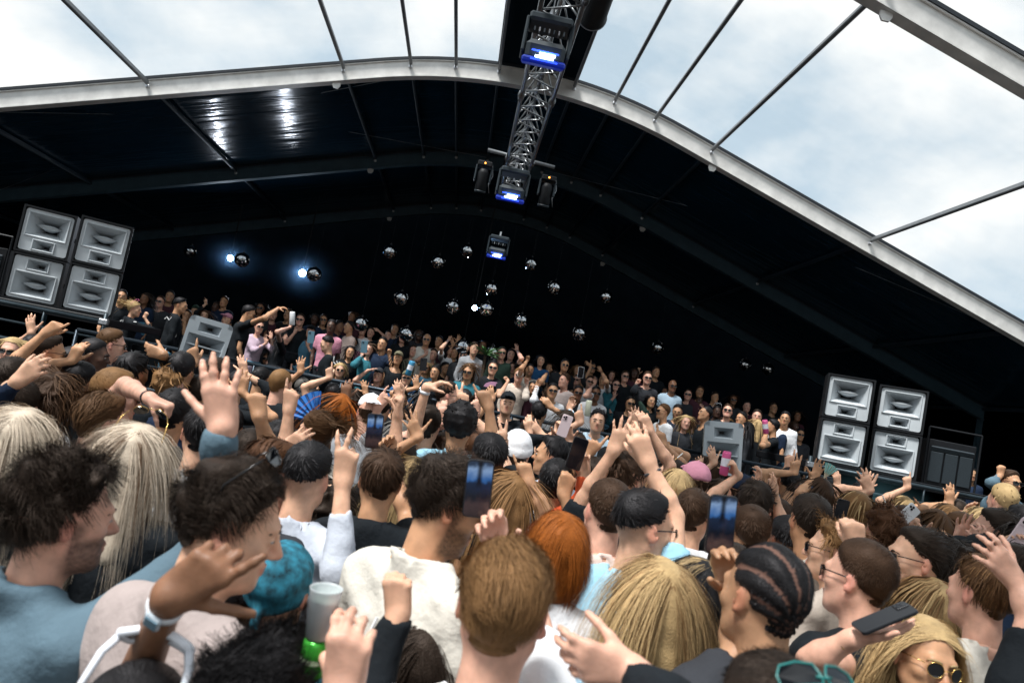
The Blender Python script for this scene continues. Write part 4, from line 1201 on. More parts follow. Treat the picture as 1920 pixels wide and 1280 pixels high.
# ------------------------------------------------------------------ speakers
def rounded(w, h, r, n=4, cx=0, cz=0):
    P = []
    for sx, sz, a0 in ((1, 1, 0), (-1, 1, pi / 2), (-1, -1, pi), (1, -1, 3 * pi / 2)):
        for k in range(n + 1):
            a = a0 + pi / 2 * k / n; P.append((cx + sx * (w / 2 - r) + r * cos(a), cz + sz * (h / 2 - r) + r * sin(a)))
    return P


def loft(m, loops):
    """loops: list of equal-length point lists; skin between them"""
    n = len(loops[0]); V = [p for lp in loops for p in lp]
    F = [(i * n + k, (i + 1) * n + k, (i + 1) * n + (k + 1) % n, i * n + (k + 1) % n) for i in range(len(loops) - 1) for k in range(n)]
    return m.add(V, F)


M_HORN = mat('horn_plastic', (0.50, 0.535, 0.56), 0.5, var=0.07, vscale=6, bump=0.05, bscale=80)
M_HORN2 = mat('monitor_plastic', (0.33, 0.37, 0.40), 0.5, var=0.06, vscale=8)
M_THROAT = mat('horn_throat', (0.02, 0.022, 0.025), 0.6)


def horn(m, cx, cz, w, h, depth, tw, th, y=0.0, n=5):
    """a flared rectangular horn going back from the front plane; returns nothing, fills m"""
    lps = []
    for k in range(n + 1):
        t = k / n; f = (1 - t) ** 1.5
        ww, hh = tw + (w - tw) * f, th + (h - th) * f
        lps.append([(cx + sx * ww / 2, y + depth * t, cz + sz * hh / 2) for sx, sz in ((1, 1), (-1, 1), (-1, -1), (1, -1))])
    V0 = len(m.v); loft(m, [lp for lp in lps])
    m.f = m.f[:]  # horn walls


def face_plate(m, W, H, r, holes, y0, lip=0.012):
    """front plate with rounded corners and rectangular holes (cx, cz, w, h), built as quads between cut lines"""
    xs = sorted({-W / 2, W / 2, -W / 2 + r, W / 2 - r} | {c[0] + s * c[2] / 2 for c in holes for s in (-1, 1)})
    zs = sorted({-H / 2, H / 2, -H / 2 + r, H / 2 - r} | {c[1] + s * c[3] / 2 for c in holes for s in (-1, 1)})
    for i in range(len(xs) - 1):
        for j in range(len(zs) - 1):
            x0, x1, z0, z1 = xs[i], xs[i + 1], zs[j], zs[j + 1]; mx_, mz_ = (x0 + x1) / 2, (z0 + z1) / 2
            if any(abs(mx_ - c[0]) < c[2] / 2 and abs(mz_ - c[1]) < c[3] / 2 for c in holes): continue
            if abs(mx_) > W / 2 - r and abs(mz_) > H / 2 - r:
                sx, sz = (1 if mx_ > 0 else -1), (1 if mz_ > 0 else -1); c = (sx * (W / 2 - r), sz * (H / 2 - r))
                P = [(c[0], y0, c[1])] + [(c[0] + sx * r * cos(a), y0, c[1] + sz * r * sin(a)) for a in np.linspace(0, pi / 2, 5)]
                m.add(P, [(0, 1, 2, 3, 4, 5)])
            else: m.add([(x0, y0, z0), (x1, y0, z0), (x1, y0, z1), (x0, y0, z1)], [(0, 1, 2, 3)])
    lp = rounded(W, H, r); loft(m, [[(x, y0, z) for x, z in lp], [(x * 1.0, y0 + lip, z * 1.0) for x, z in lp]])


def blade(m, cx, cz, w, y0, y1, t):
    """lens-shaped fin across the mouth of a horn"""
    P = [(cx - w / 2, y0, cz)]
    n = 8
    V, F = [], []
    for k in range(n + 1):
        s = -1 + 2 * k / n; b = (1 - s * s)
        V += [(cx + s * w / 2, y0 + (y1 - y0) * (1 - b) * 0.25, cz), (cx + s * w / 2 * 0.96, y0 + (y1 - y0) * 0.5, cz + t * b * 0.6), (cx + s * w / 2 * 0.7, y1, cz + t * b), (cx + s * w / 2 * 0.7, y1, cz - t * b * 1.3), (cx + s * w / 2 * 0.96, y0 + (y1 - y0) * 0.5, cz - t * b * 1.0)]
    for k in range(n):
        for j in range(5): F.append((k * 5 + j, k * 5 + (j + 1) % 5, (k + 1) * 5 + (j + 1) % 5, (k + 1) * 5 + j))
    m.add(V, F)


def main_speaker(label, loc, rz, flip, group, tiltx=0.0):
    root = empty('horn_speaker', loc, label, 'speaker', group, rz)
    W, H = 0.60, 0.60; fz = -1 if flip else 1
    m = MB()   # cabinet shell: rim round the face
    for sx in (-1, 1): m.box((sx * (W / 2 - 0.012), 0.20, H / 2), (0.024, 0.44, H))
    for z in (0.012, H - 0.012): m.box((0, 0.20, z), (W - 0.05, 0.438, 0.024))
    m.box((0, 0.41, H / 2), (W - 0.05, 0.02, H - 0.05))
    m.build('cabinet', M_BLACK, root)
    big, small = (0, fz * 0.075, 0.44, 0.285), (0, fz * -0.178, 0.225, 0.112)
    b = MB(); face_plate(b, 0.535, 0.535, 0.03, [big, small], 0.012); horn(b, *big, 0.34, 0.13, 0.10, 0.012); horn(b, *small, 0.26, 0.06, 0.03, 0.012)
    # raised lips round the two mouths
    for cx, cz, w, h in (big, small):
        for sx in (-1, 1): b.box((cx + sx * (w / 2 + 0.008), 0.004, cz), (0.016, 0.016, h + 0.032), bev=0.005)
        for sz in (-1, 1): b.box((cx, 0.004, cz + sz * (h / 2 + 0.008)), (w - 0.002, 0.016, 0.016), bev=0.005)
    bo = b.build('horn_face', M_HORN, root, False, (0, 0, H / 2))
    f = MB(); blade(f, 0, fz * 0.075 + 0.01, 0.31, 0.035, 0.24, 0.045); f.build('phase_fin', M_HORN, bo, True)
    MB().box((0, 0.355, fz * 0.075), (0.14, 0.01, 0.11)).build('horn_throat', M_THROAT, bo); MB().box((0, 0.275, fz * -0.178), (0.07, 0.01, 0.04)).build('horn_throat', M_THROAT, bo)
    for s in (-1, 1): MB().box((s * 0.302, 0.25, H / 2), (0.010, 0.12, 0.06), bev=0.004).build('side_handle', M_BLACK, root)
    return root


def monitor(label, loc, rz, W=0.44, H=0.60, ty=0.0, tx=0.0):
    root = empty('monitor_speaker', loc, label, 'speaker', 'small grey horn speakers at the front rail', rz)
    root.rotation_euler = (tx, ty, rz)
    m = MB(); lp = rounded(W, H, 0.055)
    loft(m, [[(x, 0.005, z) for x, z in lp], [(x * 1.0, 0.06, z) for x, z in lp], [(x * 0.98, 0.16, z * 0.98) for x, z in lp], [(x * 0.66, 0.36, z * 0.75) for x, z in lp], [(x * 0.1, 0.37, z * 0.1) for x, z in lp]])
    m.build('cabinet', mat('monitor_shell', (0.26, 0.25, 0.23), 0.6), root, False, (0, 0, H / 2))
    b = MB(); top, bot = (0.0, H * 0.285, W * 0.50, H * 0.20), (0, -H * 0.165, W * 0.84, H * 0.55)
    face_plate(b, W, H, 0.055, [top, bot], 0.0); horn(b, *top, 0.18, 0.05, 0.03); horn(b, *bot, 0.26, 0.12, 0.10)
    bo = b.build('horn_face', M_HORN2, root, False, (0, 0, H / 2))
    f = MB().prism([(-W * 0.40, 0.008), (W * 0.40, 0.008), (W * 0.40, -0.006), (-W * 0.40, -0.006)], 0.012, 0.16, None)
    f.build('phase_fin', M_HORN2, bo, False, (0, 0, -H * 0.165 + 0.02))
    MB().box((0, 0.20, H * 0.285), (0.05, 0.01, 0.03)).build('horn_throat', M_THROAT, bo); MB().box((0, 0.28, -H * 0.165), (0.12, 0.01, 0.1)).build('horn_throat', M_THROAT, bo)
    MB().tube([(-W * 0.52, 0.10, H * 0.5), (-W * 0.52, 0.10, -0.02), (W * 0.52, 0.10, -0.02), (W * 0.52, 0.10, H * 0.5)], 0.012, 6).build('bracket', M_BLACK, root)
    return root


def sub_box(label, loc, rz, W=0.62, H=0.62):
    root = empty('subwoofer', loc, label, 'speaker', 'black slatted bass boxes beside the stacks', rz)
    MB().box((0, 0.31, H / 2), (W, 0.60, H), bev=0.01).build('cabinet', M_BLACK, root)
    for k in range(3): MB().box((-W / 2 + 0.12 + k * 0.19, -0.005, H * 0.40), (0.165, 0.024, H * 0.66), bev=0.006).build('grille_panel', mat('sub_grille', (0.016, 0.024, 0.03), 0.6, var=0.2, vscale=60), root)
    MB().box((0, -0.004, H * 0.80), (W * 0.9, 0.03, 0.07), rotx(0.5), bev=0.008).build('top_flare', mat('sub_flare', (0.03, 0.04, 0.048), 0.55), root)
    for sx in (-1, 1): MB().tube([(sx * (W / 2 + 0.03), -0.02, 0), (sx * (W / 2 + 0.03), -0.02, H + 0.16)], 0.014, 6).build('frame_tube', M_BLACK, root)
    MB().tube([(-W / 2 - 0.03, -0.02, H + 0.16), (W / 2 + 0.03, -0.02, H + 0.16)], 0.014, 6).build('frame_tube', M_BLACK, root)
    return root


def stage(name, label, x0, x1, y0, y1, zd, post_end):
    root = empty(name, ((x0 + x1) / 2, y0, 0), label, 'stage'); cx = (x0 + x1) / 2
    MB().box((0, (y1 - y0) / 2, zd - 0.05), (x1 - x0, y1 - y0, 0.10), bev=0.01).build('deck', M_BLACK, root)
    MB().box((0, 0.12, (zd - 0.75) / 2), (x1 - x0, 0.02, zd - 0.75)).build('skirt', mat('stage_skirt', (0.005, 0.011, 0.015), 0.8, spec=0.1, var=0.3, vscale=3), root)
    M_TUBE = mat('dark_scaffold', (0.035, 0.05, 0.06), 0.4, 0.5, var=0.3, vscale=6)
    for z, r in ((zd - 0.05, 0.026), (zd - 0.26, 0.016), (zd - 0.48, 0.03)): MB().tube([(x0 - cx, -0.06, z), (x1 - cx, -0.06, z)], r, 8).build('rail', M_TUBE, root, True)
    n = max(2, int((x1 - x0) / 0.7))
    for k in range(n + 1):
        MB().tube([(x0 - cx + (x1 - x0) * k / n, -0.06, zd - 0.48), (x0 - cx + (x1 - x0) * k / n, -0.06, zd - 0.05)], 0.014, 6).build('rail_post', M_TUBE, root, True)
    px = (x1 if post_end > 0 else x0) - cx
    for p in ((px, 0),): MB().tube([(p[0], -0.10, 0), (p[0], -0.10, zd + 0.06)], 0.027, 8).build('corner_post', M_TUBE, root, True); MB().box((p[0], -0.12, zd - 0.05), (0.11, 0.07, 0.07), bev=0.01).build('clamp', M_STEEL, root)
    for k in range(3): MB().box((x0 - cx + (x1 - x0) * (0.2 + 0.3 * k), -0.095, zd - 0.48), (0.10, 0.02, 0.03)).build('bracket', M_STEEL, root)
    return root


zdl = at_y(130, 580, 9.6)[2]; zdr = at_y(1640, 887, 9.6)[2]
SL = stage('speaker_platform', 'black scaffold platform carrying the left speaker stack', -9.6, -4.40, 9.55, 11.2, 2.035, 1)
SR = stage('speaker_platform', 'black scaffold platform carrying the right speaker stack', 4.65, 7.85, 9.55, 11.2, 2.01, -1)
stg = 'grey horn speakers in the two stacks'
for nm, xs_, rz_, zb in (('left', (-5.54, -4.80), (0.34, 0.42), 2.04), ('right', (5.20, 5.98), (-0.38, -0.50), 2.02)):
    for xi, rr, sd_ in ((xs_[0], rz_[0], 'left'), (xs_[1], rz_[1], 'right')):
        for lv, fl in ((0, True), (1, False)):
            main_speaker(f'{"upper" if lv else "lower"} {sd_}-hand grey horn speaker of the {nm} stack', (xi, 9.78 + (0.05 if (sd_ == nm) else 0), zb + lv * 0.612), rr, fl, stg)
sub_box('black slatted bass box beside the left stack', (-6.3, 9.85, 2.04), 0.2)
sub_box('black slatted bass box beside the right stack', (6.80, 9.85, 2.01), -0.2)

# ------------------------------------------------------------------ the raised viewing platform behind the front rail
for nm, (x0, x1, st) in zip(('left, higher', 'middle', 'right-hand rear'), ZONES):
    plat = empty('viewing_platform', ((x0 + x1) / 2, 8.75, 0), f'stepped black platform under the guests in the {nm} part', 'platform')
    for i, (y0, h) in enumerate(st):
        y1 = st[i + 1][0] if i + 1 < len(st) else 20.0
        MB().box((0, (y0 + y1) / 2 - 8.75, h / 2), (x1 - x0 - 0.006, y1 - y0 - 0.006, h)).build('step', mat('platform_black', (0.003, 0.004, 0.005), 0.9, spec=0.05, var=0.3, vscale=3), plat)
rail = empty('front_rail', (-4.3, 8.66, 0), 'dark steel rail along the front of the guest platform', 'railing')
M_RAIL = mat('rail_steel', (0.03, 0.042, 0.055), 0.35, 0.6)
zr = lambda x: 1.845
X0, X1 = -4.28, 4.65
MB().tube([(0, 0, 1.845), (X1 + 4.3, 0, 1.845)], 0.022, 8).build('top_rail', M_RAIL, rail, True)
for z in (1.05, 1.60): MB().tube([(0, 0, z), (X1 + 4.3, 0, z)], 0.013, 6).build('lower_rail', M_RAIL, rail, True)
for k in range(10): MB().tube([(k * (X1 + 4.3) / 9, 0, 0.0), (k * (X1 + 4.3) / 9, 0, 1.845)], 0.02, 8).build('rail_post', M_RAIL, rail, True)
for k in range(64): MB().tube([(5.6 + k * 0.055, 0.0, 1.06), (5.6 + k * 0.055, 0.0, 1.82)], 0.005, 4, False).build('baluster', M_RAIL, rail)
MB().box((6.2, 0.035, 1.42), (1.25, 0.012, 0.74)).build('banner', mat('rail_cloth', (0.006, 0.007, 0.009), 0.9), rail)
mon1 = at_y(372, 682, 8.35); mon2 = at_y(1352, 890, 8.35)
monitor('dark-lit grey horn speaker tilted on the rail in front of the left guests', mon1, 0.30, ty=rad(5), W=0.46, H=0.50)
monitor('pale grey horn speaker on the rail at the right of the guests', mon2, -0.22, ty=rad(-6), W=0.43, H=0.60)
for nm, p in (('left', mon1), ('right', mon2)):
    s = empty('speaker_stand', (p[0], p[1] + 0.15, 0), f'black pole stand under the {nm} small horn speaker', 'stand')
    MB().tube([(0, 0, 0), (0, 0, p[2] - 0.035)], 0.02, 8).build('pole', M_BLACK, s, True); MB().lathe([(0, 0.02), (0.2, 0.015), (0.22, 0)], n=16).build('base', M_BLACK, s)
# plant behind the crowd
pp = at(912, 655, 13.2); plant = empty('potted_palm', (pp[0], pp[1], ground_at(pp[0], pp[1])), 'small green palm standing behind the guests by a mirror ball', 'plant')
prng = random.Random(3); hgt = pp[2] - ground_at(pp[0], pp[1])
MB().tube([(0, 0, 0.2), (0.02, 0, hgt * 0.5), (0, 0, hgt - 0.1)], 0.025, 7).build('stem', mat('palm_stem', (0.06, 0.045, 0.03), 0.9), plant, True)
MB().lathe([(0.0, 0), (0.14, 0), (0.18, 0.32), (0.16, 0.32), (0.15, 0.28), (0, 0.28)], n=16).build('pot', M_BLACK, plant)
M_LEAF = mat('palm_leaf', (0.05, 0.13, 0.04), 0.55, var=0.3, vscale=10)
for k in range(30):
    a = prng.uniform(0, 2 * pi); L = prng.uniform(0.2, 0.36); e = prng.uniform(0.1, 1.2)
    P = [np.array([cos(a) * L * t, sin(a) * L * t, hgt - 0.1 + sin(e) * L * t - 0.30 * L * t * t]) for t in (0, 0.35, 0.7, 1)]
    sd2 = np.array([-sin(a), cos(a), 0.2]) * 0.022
    V = []
    for t, p in zip((0.3, 1, 0.8, 0.05), P): V += [p - sd2 * t, p + np.array([0, 0, -0.006]), p + sd2 * t]
    link('leaf', mesh('leaf', V, [(i * 3 + j, i * 3 + j + 1, i * 3 + j + 4, i * 3 + j + 3) for i in range(3) for j in range(2)], True), M_LEAF, plant)
# ------------------------------------------------------------------ the crowd
def DS(d): return d * (1.14 if d < 3 else 1.10 if d < 4.5 else 1.04 if d < 7.6 else 1.0)


def A(u, v, pose='open', ang=90, palm='b', dd=0.0, e=None, s=None, **k):
    a = dict(u=u, v=v, pose=pose, ang=ang, palm=palm, dd=dd, **k)
    if e:
        a['eu'], a['ev'] = e[0], e[1]
        if len(e) > 2: a['ed'] = DS(e[2])
    if s: a['s'] = s
    return a


FL_ = 'people standing on the floor, seen from behind'
P = lambda label, u, v, d, yaw=0, hair='short', hc='brown', skin='fair', top='tee', tc='black', **k: person(label, u, v, DS(d), yaw, hair, hc, skin, top, tc, group=k.pop('group', FL_), **k)


def surf_frame(Z, Y):
    z = nrm(Z); y = nrm(np.asarray(Y) - z * np.dot(z, Y)); return np.stack([np.cross(y, z), y, z], 1)


SCREEN = None


def screen_mat():
    global SCREEN
    if SCREEN: return SCREEN
    m = bpy.data.materials.new('phone_screen'); m.use_nodes = True; n, l = m.node_tree.nodes, m.node_tree.links
    b = n['Principled BSDF']; b.inputs['Base Color'].default_value = (0.004, 0.004, 0.006, 1); b.inputs['Roughness'].default_value = 0.12
    c = n.new('ShaderNodeTexCoord'); s = n.new('ShaderNodeSeparateXYZ'); l.new(c.outputs['Object'], s.inputs[0])
    r = n.new('ShaderNodeValToRGB'); e = r.color_ramp.elements; e[0].position = 0.0; e[0].color = (0.02, 0.012, 0.012, 1); e[1].position = 1.0; e[1].color = (0.02, 0.03, 0.05, 1)
    for p, col in ((0.22, (0.05, 0.03, 0.03, 1)), (0.36, (0.004, 0.006, 0.012, 1)), (0.60, (0.006, 0.018, 0.05, 1)), (0.66, (0.03, 0.12, 0.34, 1)), (0.84, (0.22, 0.34, 0.55, 1)), (0.93, (0.02, 0.04, 0.08, 1))):
        x = e.new(p); x.color = col
    mp = n.new('ShaderNodeMapRange'); mp.inputs[1].default_value = -0.075; mp.inputs[2].default_value = 0.075; l.new(s.outputs[2], mp.inputs[0])
    z = n.new('ShaderNodeTexNoise'); z.inputs['Scale'].default_value = 55; l.new(c.outputs['Object'], z.inputs[0])
    ad = n.new('ShaderNodeMath'); ad.operation = 'MULTIPLY_ADD'; ad.inputs[1].default_value = 0.22; l.new(z.outputs[0], ad.inputs[0]); l.new(mp.outputs[0], ad.inputs[2])
    sb = n.new('ShaderNodeMath'); sb.operation = 'SUBTRACT'; sb.inputs[1].default_value = 0.11; l.new(ad.outputs[0], sb.inputs[0])
    ax = n.new('ShaderNodeMath'); ax.operation = 'ABSOLUTE'; l.new(s.outputs[0], ax.inputs[0])
    bx = n.new('ShaderNodeMapRange'); bx.inputs[1].default_value = 0.002; bx.inputs[2].default_value = 0.009; bx.inputs[3].default_value = 0.12; bx.inputs[4].default_value = 1.0; l.new(ax.outputs[0], bx.inputs[0])
    mm = n.new('ShaderNodeMixRGB'); mm.blend_type = 'MULTIPLY'; mm.inputs[0].default_value = 1
    l.new(sb.outputs[0], r.inputs[0]); zz = n.new('ShaderNodeMapRange'); zz.inputs[1].default_value = 0.0; zz.inputs[2].default_value = 0.02; zz.inputs[3].default_value = 1.0; zz.inputs[4].default_value = 0.0; l.new(s.outputs[2], zz.inputs[0]); mz = n.new('ShaderNodeMath'); mz.operation = 'MAXIMUM'; l.new(bx.outputs[0], mz.inputs[0]); l.new(zz.outputs[0], mz.inputs[1])
    l.new(r.outputs[0], mm.inputs[1]); l.new(mz.outputs[0], mm.inputs[2]); l.new(mm.outputs[0], b.inputs['Emission Color']); b.inputs['Emission Strength'].default_value = 0.6
    SCREEN = m; return m


def phone(label, u, v, d, ang=90, face='p', on=True, dz=0.0, case='black', w=0.074, h=0.155, back_pale=False):
    """a phone; face: where its screen looks (p: the camera, b: away)"""
    Zd = img_dir(ang, dz); Yd = PALM[face]
    root = empty('phone', at(u, v, DS(d)), label, 'phone', 'phones held up by the crowd'); Rm = surf_frame(Zd, -np.asarray(Yd))
    m4 = Matrix.Identity(4)
    for i in range(3):
        for j in range(3): m4[i][j] = float(Rm[i, j])
        m4[i][3] = float(root.location[i])
    root.matrix_basis = m4
    cm = {'black': mat('phone_black', (0.012, 0.013, 0.016), 0.3), 'pale': mat('phone_pale', (0.62, 0.50, 0.52), 0.3), 'white': mat('phone_white', (0.7, 0.72, 0.74), 0.3), 'blue': mat('phone_blue', (0.10, 0.2, 0.26), 0.3)}[case]
    lp = rounded(w, h, 0.011)
    m = MB(); loft(m, [[(x * 0.97, -0.0045, z * 0.985) for x, z in lp], [(x, -0.0025, z) for x, z in lp], [(x, 0.0025, z) for x, z in lp], [(x * 0.97, 0.0045, z * 0.985) for x, z in lp]])
    n = len(lp); m.f.append(tuple(range(n))[::-1]); m.f.append(tuple(3 * n + k for k in range(n)))
    m.build('phone_body', cm, root)
    s = MB(); lp2 = rounded(w - 0.007, h - 0.007, 0.009); s.add([(x, -0.0048, z) for x, z in lp2], [tuple(range(n))]); s.build('screen', screen_mat() if on else mat('dark_screen', (0.004, 0.005, 0.008), 0.1), root)
    c = MB().box((w * 0.24, 0.0058, h * 0.36), (0.030, 0.003, 0.032), bev=0.001); cb = c.build('camera_bump', cm, root)
    for k in range(3): MB().lathe([(0, 0.001), (0.006, 0.001), (0.007, 0)], (w * 0.24 + (-0.007, 0.007, -0.007)[k], 0.0075, h * 0.36 + (0.007, 0, -0.007)[k]), 10, rotx(-pi / 2)).build('camera_lens', mat('lens_glass', (0.005, 0.006, 0.01), 0.05), cb)
    return root


def can(label, u, v, d, col, ang=90, r=0.029, h=0.15, name='drink_can', band=None, group='drinks held up in the crowd'):
    Zd = img_dir(ang); root = empty(name, at(u, v, DS(d)), label, 'drink', group); R3 = surf_frame(Zd, CF)
    MB().lathe([(0, -h / 2), (r * 0.8, -h / 2), (r, -h / 2 + 0.01), (r, h / 2 - 0.014), (r * 0.82, h / 2), (r * 0.76, h / 2 - 0.004), (0, h / 2 - 0.004)], n=18, rot=R3).build('can_body', mat('can_' + col[0], col[1], 0.35, 0.2), root, True)
    if band: MB().lathe([(r * 1.006, -h * 0.12), (r * 1.006, h * 0.22)], n=18, rot=R3).build('can_label', mat('can_' + band[0], band[1], 0.4), root, True)
    MB().lathe([(0, h / 2 - 0.002), (r * 0.7, h / 2 - 0.002)], n=14, rot=R3).build('can_lid', M_BOLT, root)
    return root


def ring(arm, r, t, m, name, root_info, off=0.03, n=20, flat=1.0, squash=0.8):
    """a band round the wrist of an arm of a person"""
    W, E, fs = arm['W'], arm['E'], arm['fs']; ax = nrm(W - E); c = W - ax * off - root_info['O']
    a = nrm(np.cross(ax, arm['HF'][:, 1])); b = np.cross(ax, a)
    o = MB()
    V, F = [], []; k2 = 6
    for i in range(n):
        th = 2 * pi * i / n; ra = a * cos(th) + b * sin(th) * squash
        for j in range(k2):
            ph = 2 * pi * j / k2; V.append(c + ra * (r * fs + t * cos(ph)) + ax * t * flat * sin(ph))
    for i in range(n):
        for j in range(k2): F.append((i * k2 + j, ((i + 1) % n) * k2 + j, ((i + 1) % n) * k2 + (j + 1) % k2, i * k2 + (j + 1) % k2))
    o.add(V, F); ob = o.build(name, m, root_info['root'], True)
    return ob


def watch(info, arm, strap, face, sz=0.040):
    W, E, fs = arm['W'], arm['E'], arm['fs']; ax = nrm(W - E)
    wb = ring(arm, 0.0305, 0.0022, strap, 'wristwatch', info, 0.028, flat=4.5, squash=0.95)
    y = arm['HF'][:, 1]; y = nrm(y - ax * y.dot(ax)); Rm = np.stack([np.cross(y, ax), y, ax], 1)
    f = MB().box((0, 0, 0), (0.029, 0.008, sz), bev=0.003); ob = f.build('watch_case', face, wb); 
    c = W - ax * 0.028 - y * 0.0325 * fs - info['O']
    m4 = Matrix.Identity(4)
    for i in range(3):
        for j in range(3): m4[i][j] = float(Rm[i, j])
        m4[i][3] = float(c[i])
    ob.matrix_basis = m4
    MB().box((0, -0.0052, 0), (0.022, 0.002, sz * 0.74)).build('watch_dial', mat('watch_dial', (0.16, 0.26, 0.33), 0.15), wb).matrix_basis = m4


def text_part(txt, size, info, u, v, depth_off, m, name='number', ang=0.0, parent=None):
    """raised print on the back of a garment"""
    cu = bpy.data.curves.new(name, 'FONT'); cu.body = txt; cu.size = size; cu.extrude = 0.0015; cu.align_x = 'CENTER'; cu.align_y = 'CENTER'
    tmp = bpy.data.objects.new(name, cu); COL.objects.link(tmp); bpy.context.view_layer.update()
    me = bpy.data.meshes.new_from_object(tmp); bpy.data.objects.remove(tmp); me.materials.clear()
    o = link(name, me, m, info['root'])
    X = nrm(info['Rb'] @ np.array([1, 0, 0]) * cos(ang) + np.array([0, 0, 1]) * sin(ang)); Zb = nrm(info['Rb'] @ np.array([0, -1, 0.12])); Yb = np.cross(Zb, X)
    put(o, info['root'], np.stack([X, Yb, Zb], 1), at(u, v, info['d'] + depth_off) - info['O']); return o


SILV = mat('silver_jewellery', (0.75, 0.76, 0.78), 0.2, 1.0); GOLD = mat('gold_metal', (0.75, 0.48, 0.16), 0.25, 1.0)
STRAPB = mat('black_strap', (0.012, 0.013, 0.016), 0.5); STRAPW = mat('white_strap', (0.72, 0.74, 0.78), 0.4)

# ---- nearest people along the bottom of the picture
f1 = P('bearded man with dark curly hair in a slate overshirt, open hand raised ahead', 118, 968, 1.45, 52, 'curly', 'dark', 'pink', 'jacket', 'slate', beard=1.0,
       arms=[A(412, 735, 'open', 94, 'b', 0.0, e=(372, 1035, 1.52), s=1, f0=0.72)])
f2 = P('person with cropped black hair and white sunglasses pushed up, pointing with watch hand', 240, 1395, 1.06, 5, 'crop', 'black', 'brown', 'tee', 'black', gup='white',
       arms=[A(398, 1062, 'gun', 36, 'b', -0.02, e=(235, 1330, 1.28), s=-1)])
watch(f2, f2['arms'][0], STRAPW, mat('pale_blue_case', (0.55, 0.62, 0.68), 0.3), 0.034)
f3 = P('man in profile with dark wavy hair, sunglasses on his head and a taupe t-shirt', 432, 985, 1.34, 78, 'wavy', 'dark', 'fair', 'tee', 'taupe', pitch=11, gup='rect', byaw=35)
P('woman with a teal patterned bandana tied over long brown hair', 522, 1108, 1.72, 12, 'long', 'brown', 'fair', 'tee', 'teal', hat='bandana', fem=True)
f5 = P('person mostly below the picture holding a cup and a green can in a pale hand', 560, 1470, 1.05, 0, 'short', 'brown', 'pink', 'long', 'grey',
       arms=[A(655, 1205, 'cup', 82, 'b', 0.05, e=(600, 1400, 1.1), s=1, f0=0.8)])
f6 = P('person with black curly hair in a black track top with white stripes, fist raised', 468, 1345, 1.12, 0, 'curly', 'black', 'fair', 'long', 'black',
       arms=[A(744, 1080, 'fist', 92, 'b', 0.33, e=(690, 1290, 1.38), s=1, f0=0.80, hs=0.82)])
f7 = P('bearded man with dark wavy hair and sunglasses in a cream jacket, facing right', 838, 948, 1.75, 78, 'wavy', 'dark', 'tan', 'jacket', 'cream', pitch=14, beard=1.0, glasses='rect', byaw=42)
P('woman with long dark brown hair squeezed behind the light-haired man in front', 800, 1250, 1.62, 20, 'long', 'dark', 'olive', 'tee', 'black', fem=True)
f8 = P('man with swept light brown hair in a white t-shirt, holding a phone up', 943, 1142, 1.22, 14, 'sweep', 'light', 'pink', 'tee', 'white',
       arms=[A(922, 985, 'grip', 105, 'p', 0.45, e=(990, 1120, 1.55), s=1)])
P('red-haired woman with a chin-length bob in a white t-shirt', 1043, 1035, 1.92, 0, 'bob', 'ginger', 'fair', 'tee', 'white', fem=True)
f11 = P('person in a dark top with green-tinted glasses pushed up, black sleeve reaching left', 1440, 1400, 0.95, -10, 'short', 'dark', 'pink', 'long', 'black', gup='rect', gcol='teal', gtilt=128,
        arms=[A(1092, 1236, 'relaxed', 166, 'b', 0.14, e=(1260, 1330, 1.0), s=-1, f0=0.75, hs=0.9)])
P('woman with long golden-blonde straight hair in a light denim jacket', 1226, 1128, 1.75, 0, 'long', 'blond', 'fair', 'jacket', 'denimlight', hi=('blond', 'light'), hp=0.25, fem=True)
P('woman with long black hair and thin blonde streaks beside the blonde in denim', 1300, 1118, 1.98, 0, 'long', 'black', 'fair', 'tee', 'charcoal', hi=('black', 'blond'), hp=0.12, fem=True)
f14 = P('man with braided black cornrows holding up a phone in front of him', 1430, 1122, 1.5, -22, 'cornrow', 'black', 'olive', 'tee', 'charcoal',
        arms=[A(1362, 1050, 'grip', 100, 'p', 0.14, e=(1385, 1230, 1.5), s=-1)])
f15 = P('man with an undercut and glasses in a light blue t-shirt, arm up with two bracelets', 1206, 990, 2.2, 72, 'fade', 'black', 'fair', 'tee', 'lightblue', glasses='rect', byaw=30,
        arms=[A(1198, 825, 'pinch', 112, 'b', 0.10, e=(1262, 968, 2.25), s=1)])
ring(f15['arms'][0], 0.027, 0.0045, mat('pink_band', (0.62, 0.22, 0.32), 0.6), 'bracelet', f15, 0.012); ring(f15['arms'][0], 0.029, 0.006, mat('dark_band', (0.05, 0.05, 0.055), 0.5), 'bracelet', f15, 0.036)
P('man with short cropped brown hair in a pale pink t-shirt', 1136, 960, 2.5, -12, 'crop', 'brown', 'pink', 'tee', 'pinkbeige')
f16 = P('man with wavy brown hair raising a spread hand above the man in pink', 1163, 895, 3.1, 25, 'wavy', 'brown', 'fair', 'tee', 'black', arms=[A(1164, 812, 'spread', 68, 'b', -0.1, e=(1095, 935, 2.95), s=-1)])
f17 = P('man with close-cropped brown hair in a black t-shirt, palm up holding out a phone', 1608, 1087, 2.05, -38, 'crop', 'brown', 'pink', 'tee', 'black', glasses='rect',
        arms=[A(1652, 1182, 'open', 16, 'u', -0.35, e=(1520, 1240, 1.8), s=1)])
for o_ in (0.02, 0.045): ring(f17['arms'][0], 0.029, 0.0018, GOLD, 'bracelet', f17, o_)
P('man with swept dark brown hair and black sunglasses looking left in a white t-shirt', 1716, 1052, 2.5, -78, 'sweep', 'dark', 'fair', 'tee', 'white', glasses='rect', byaw=-35)
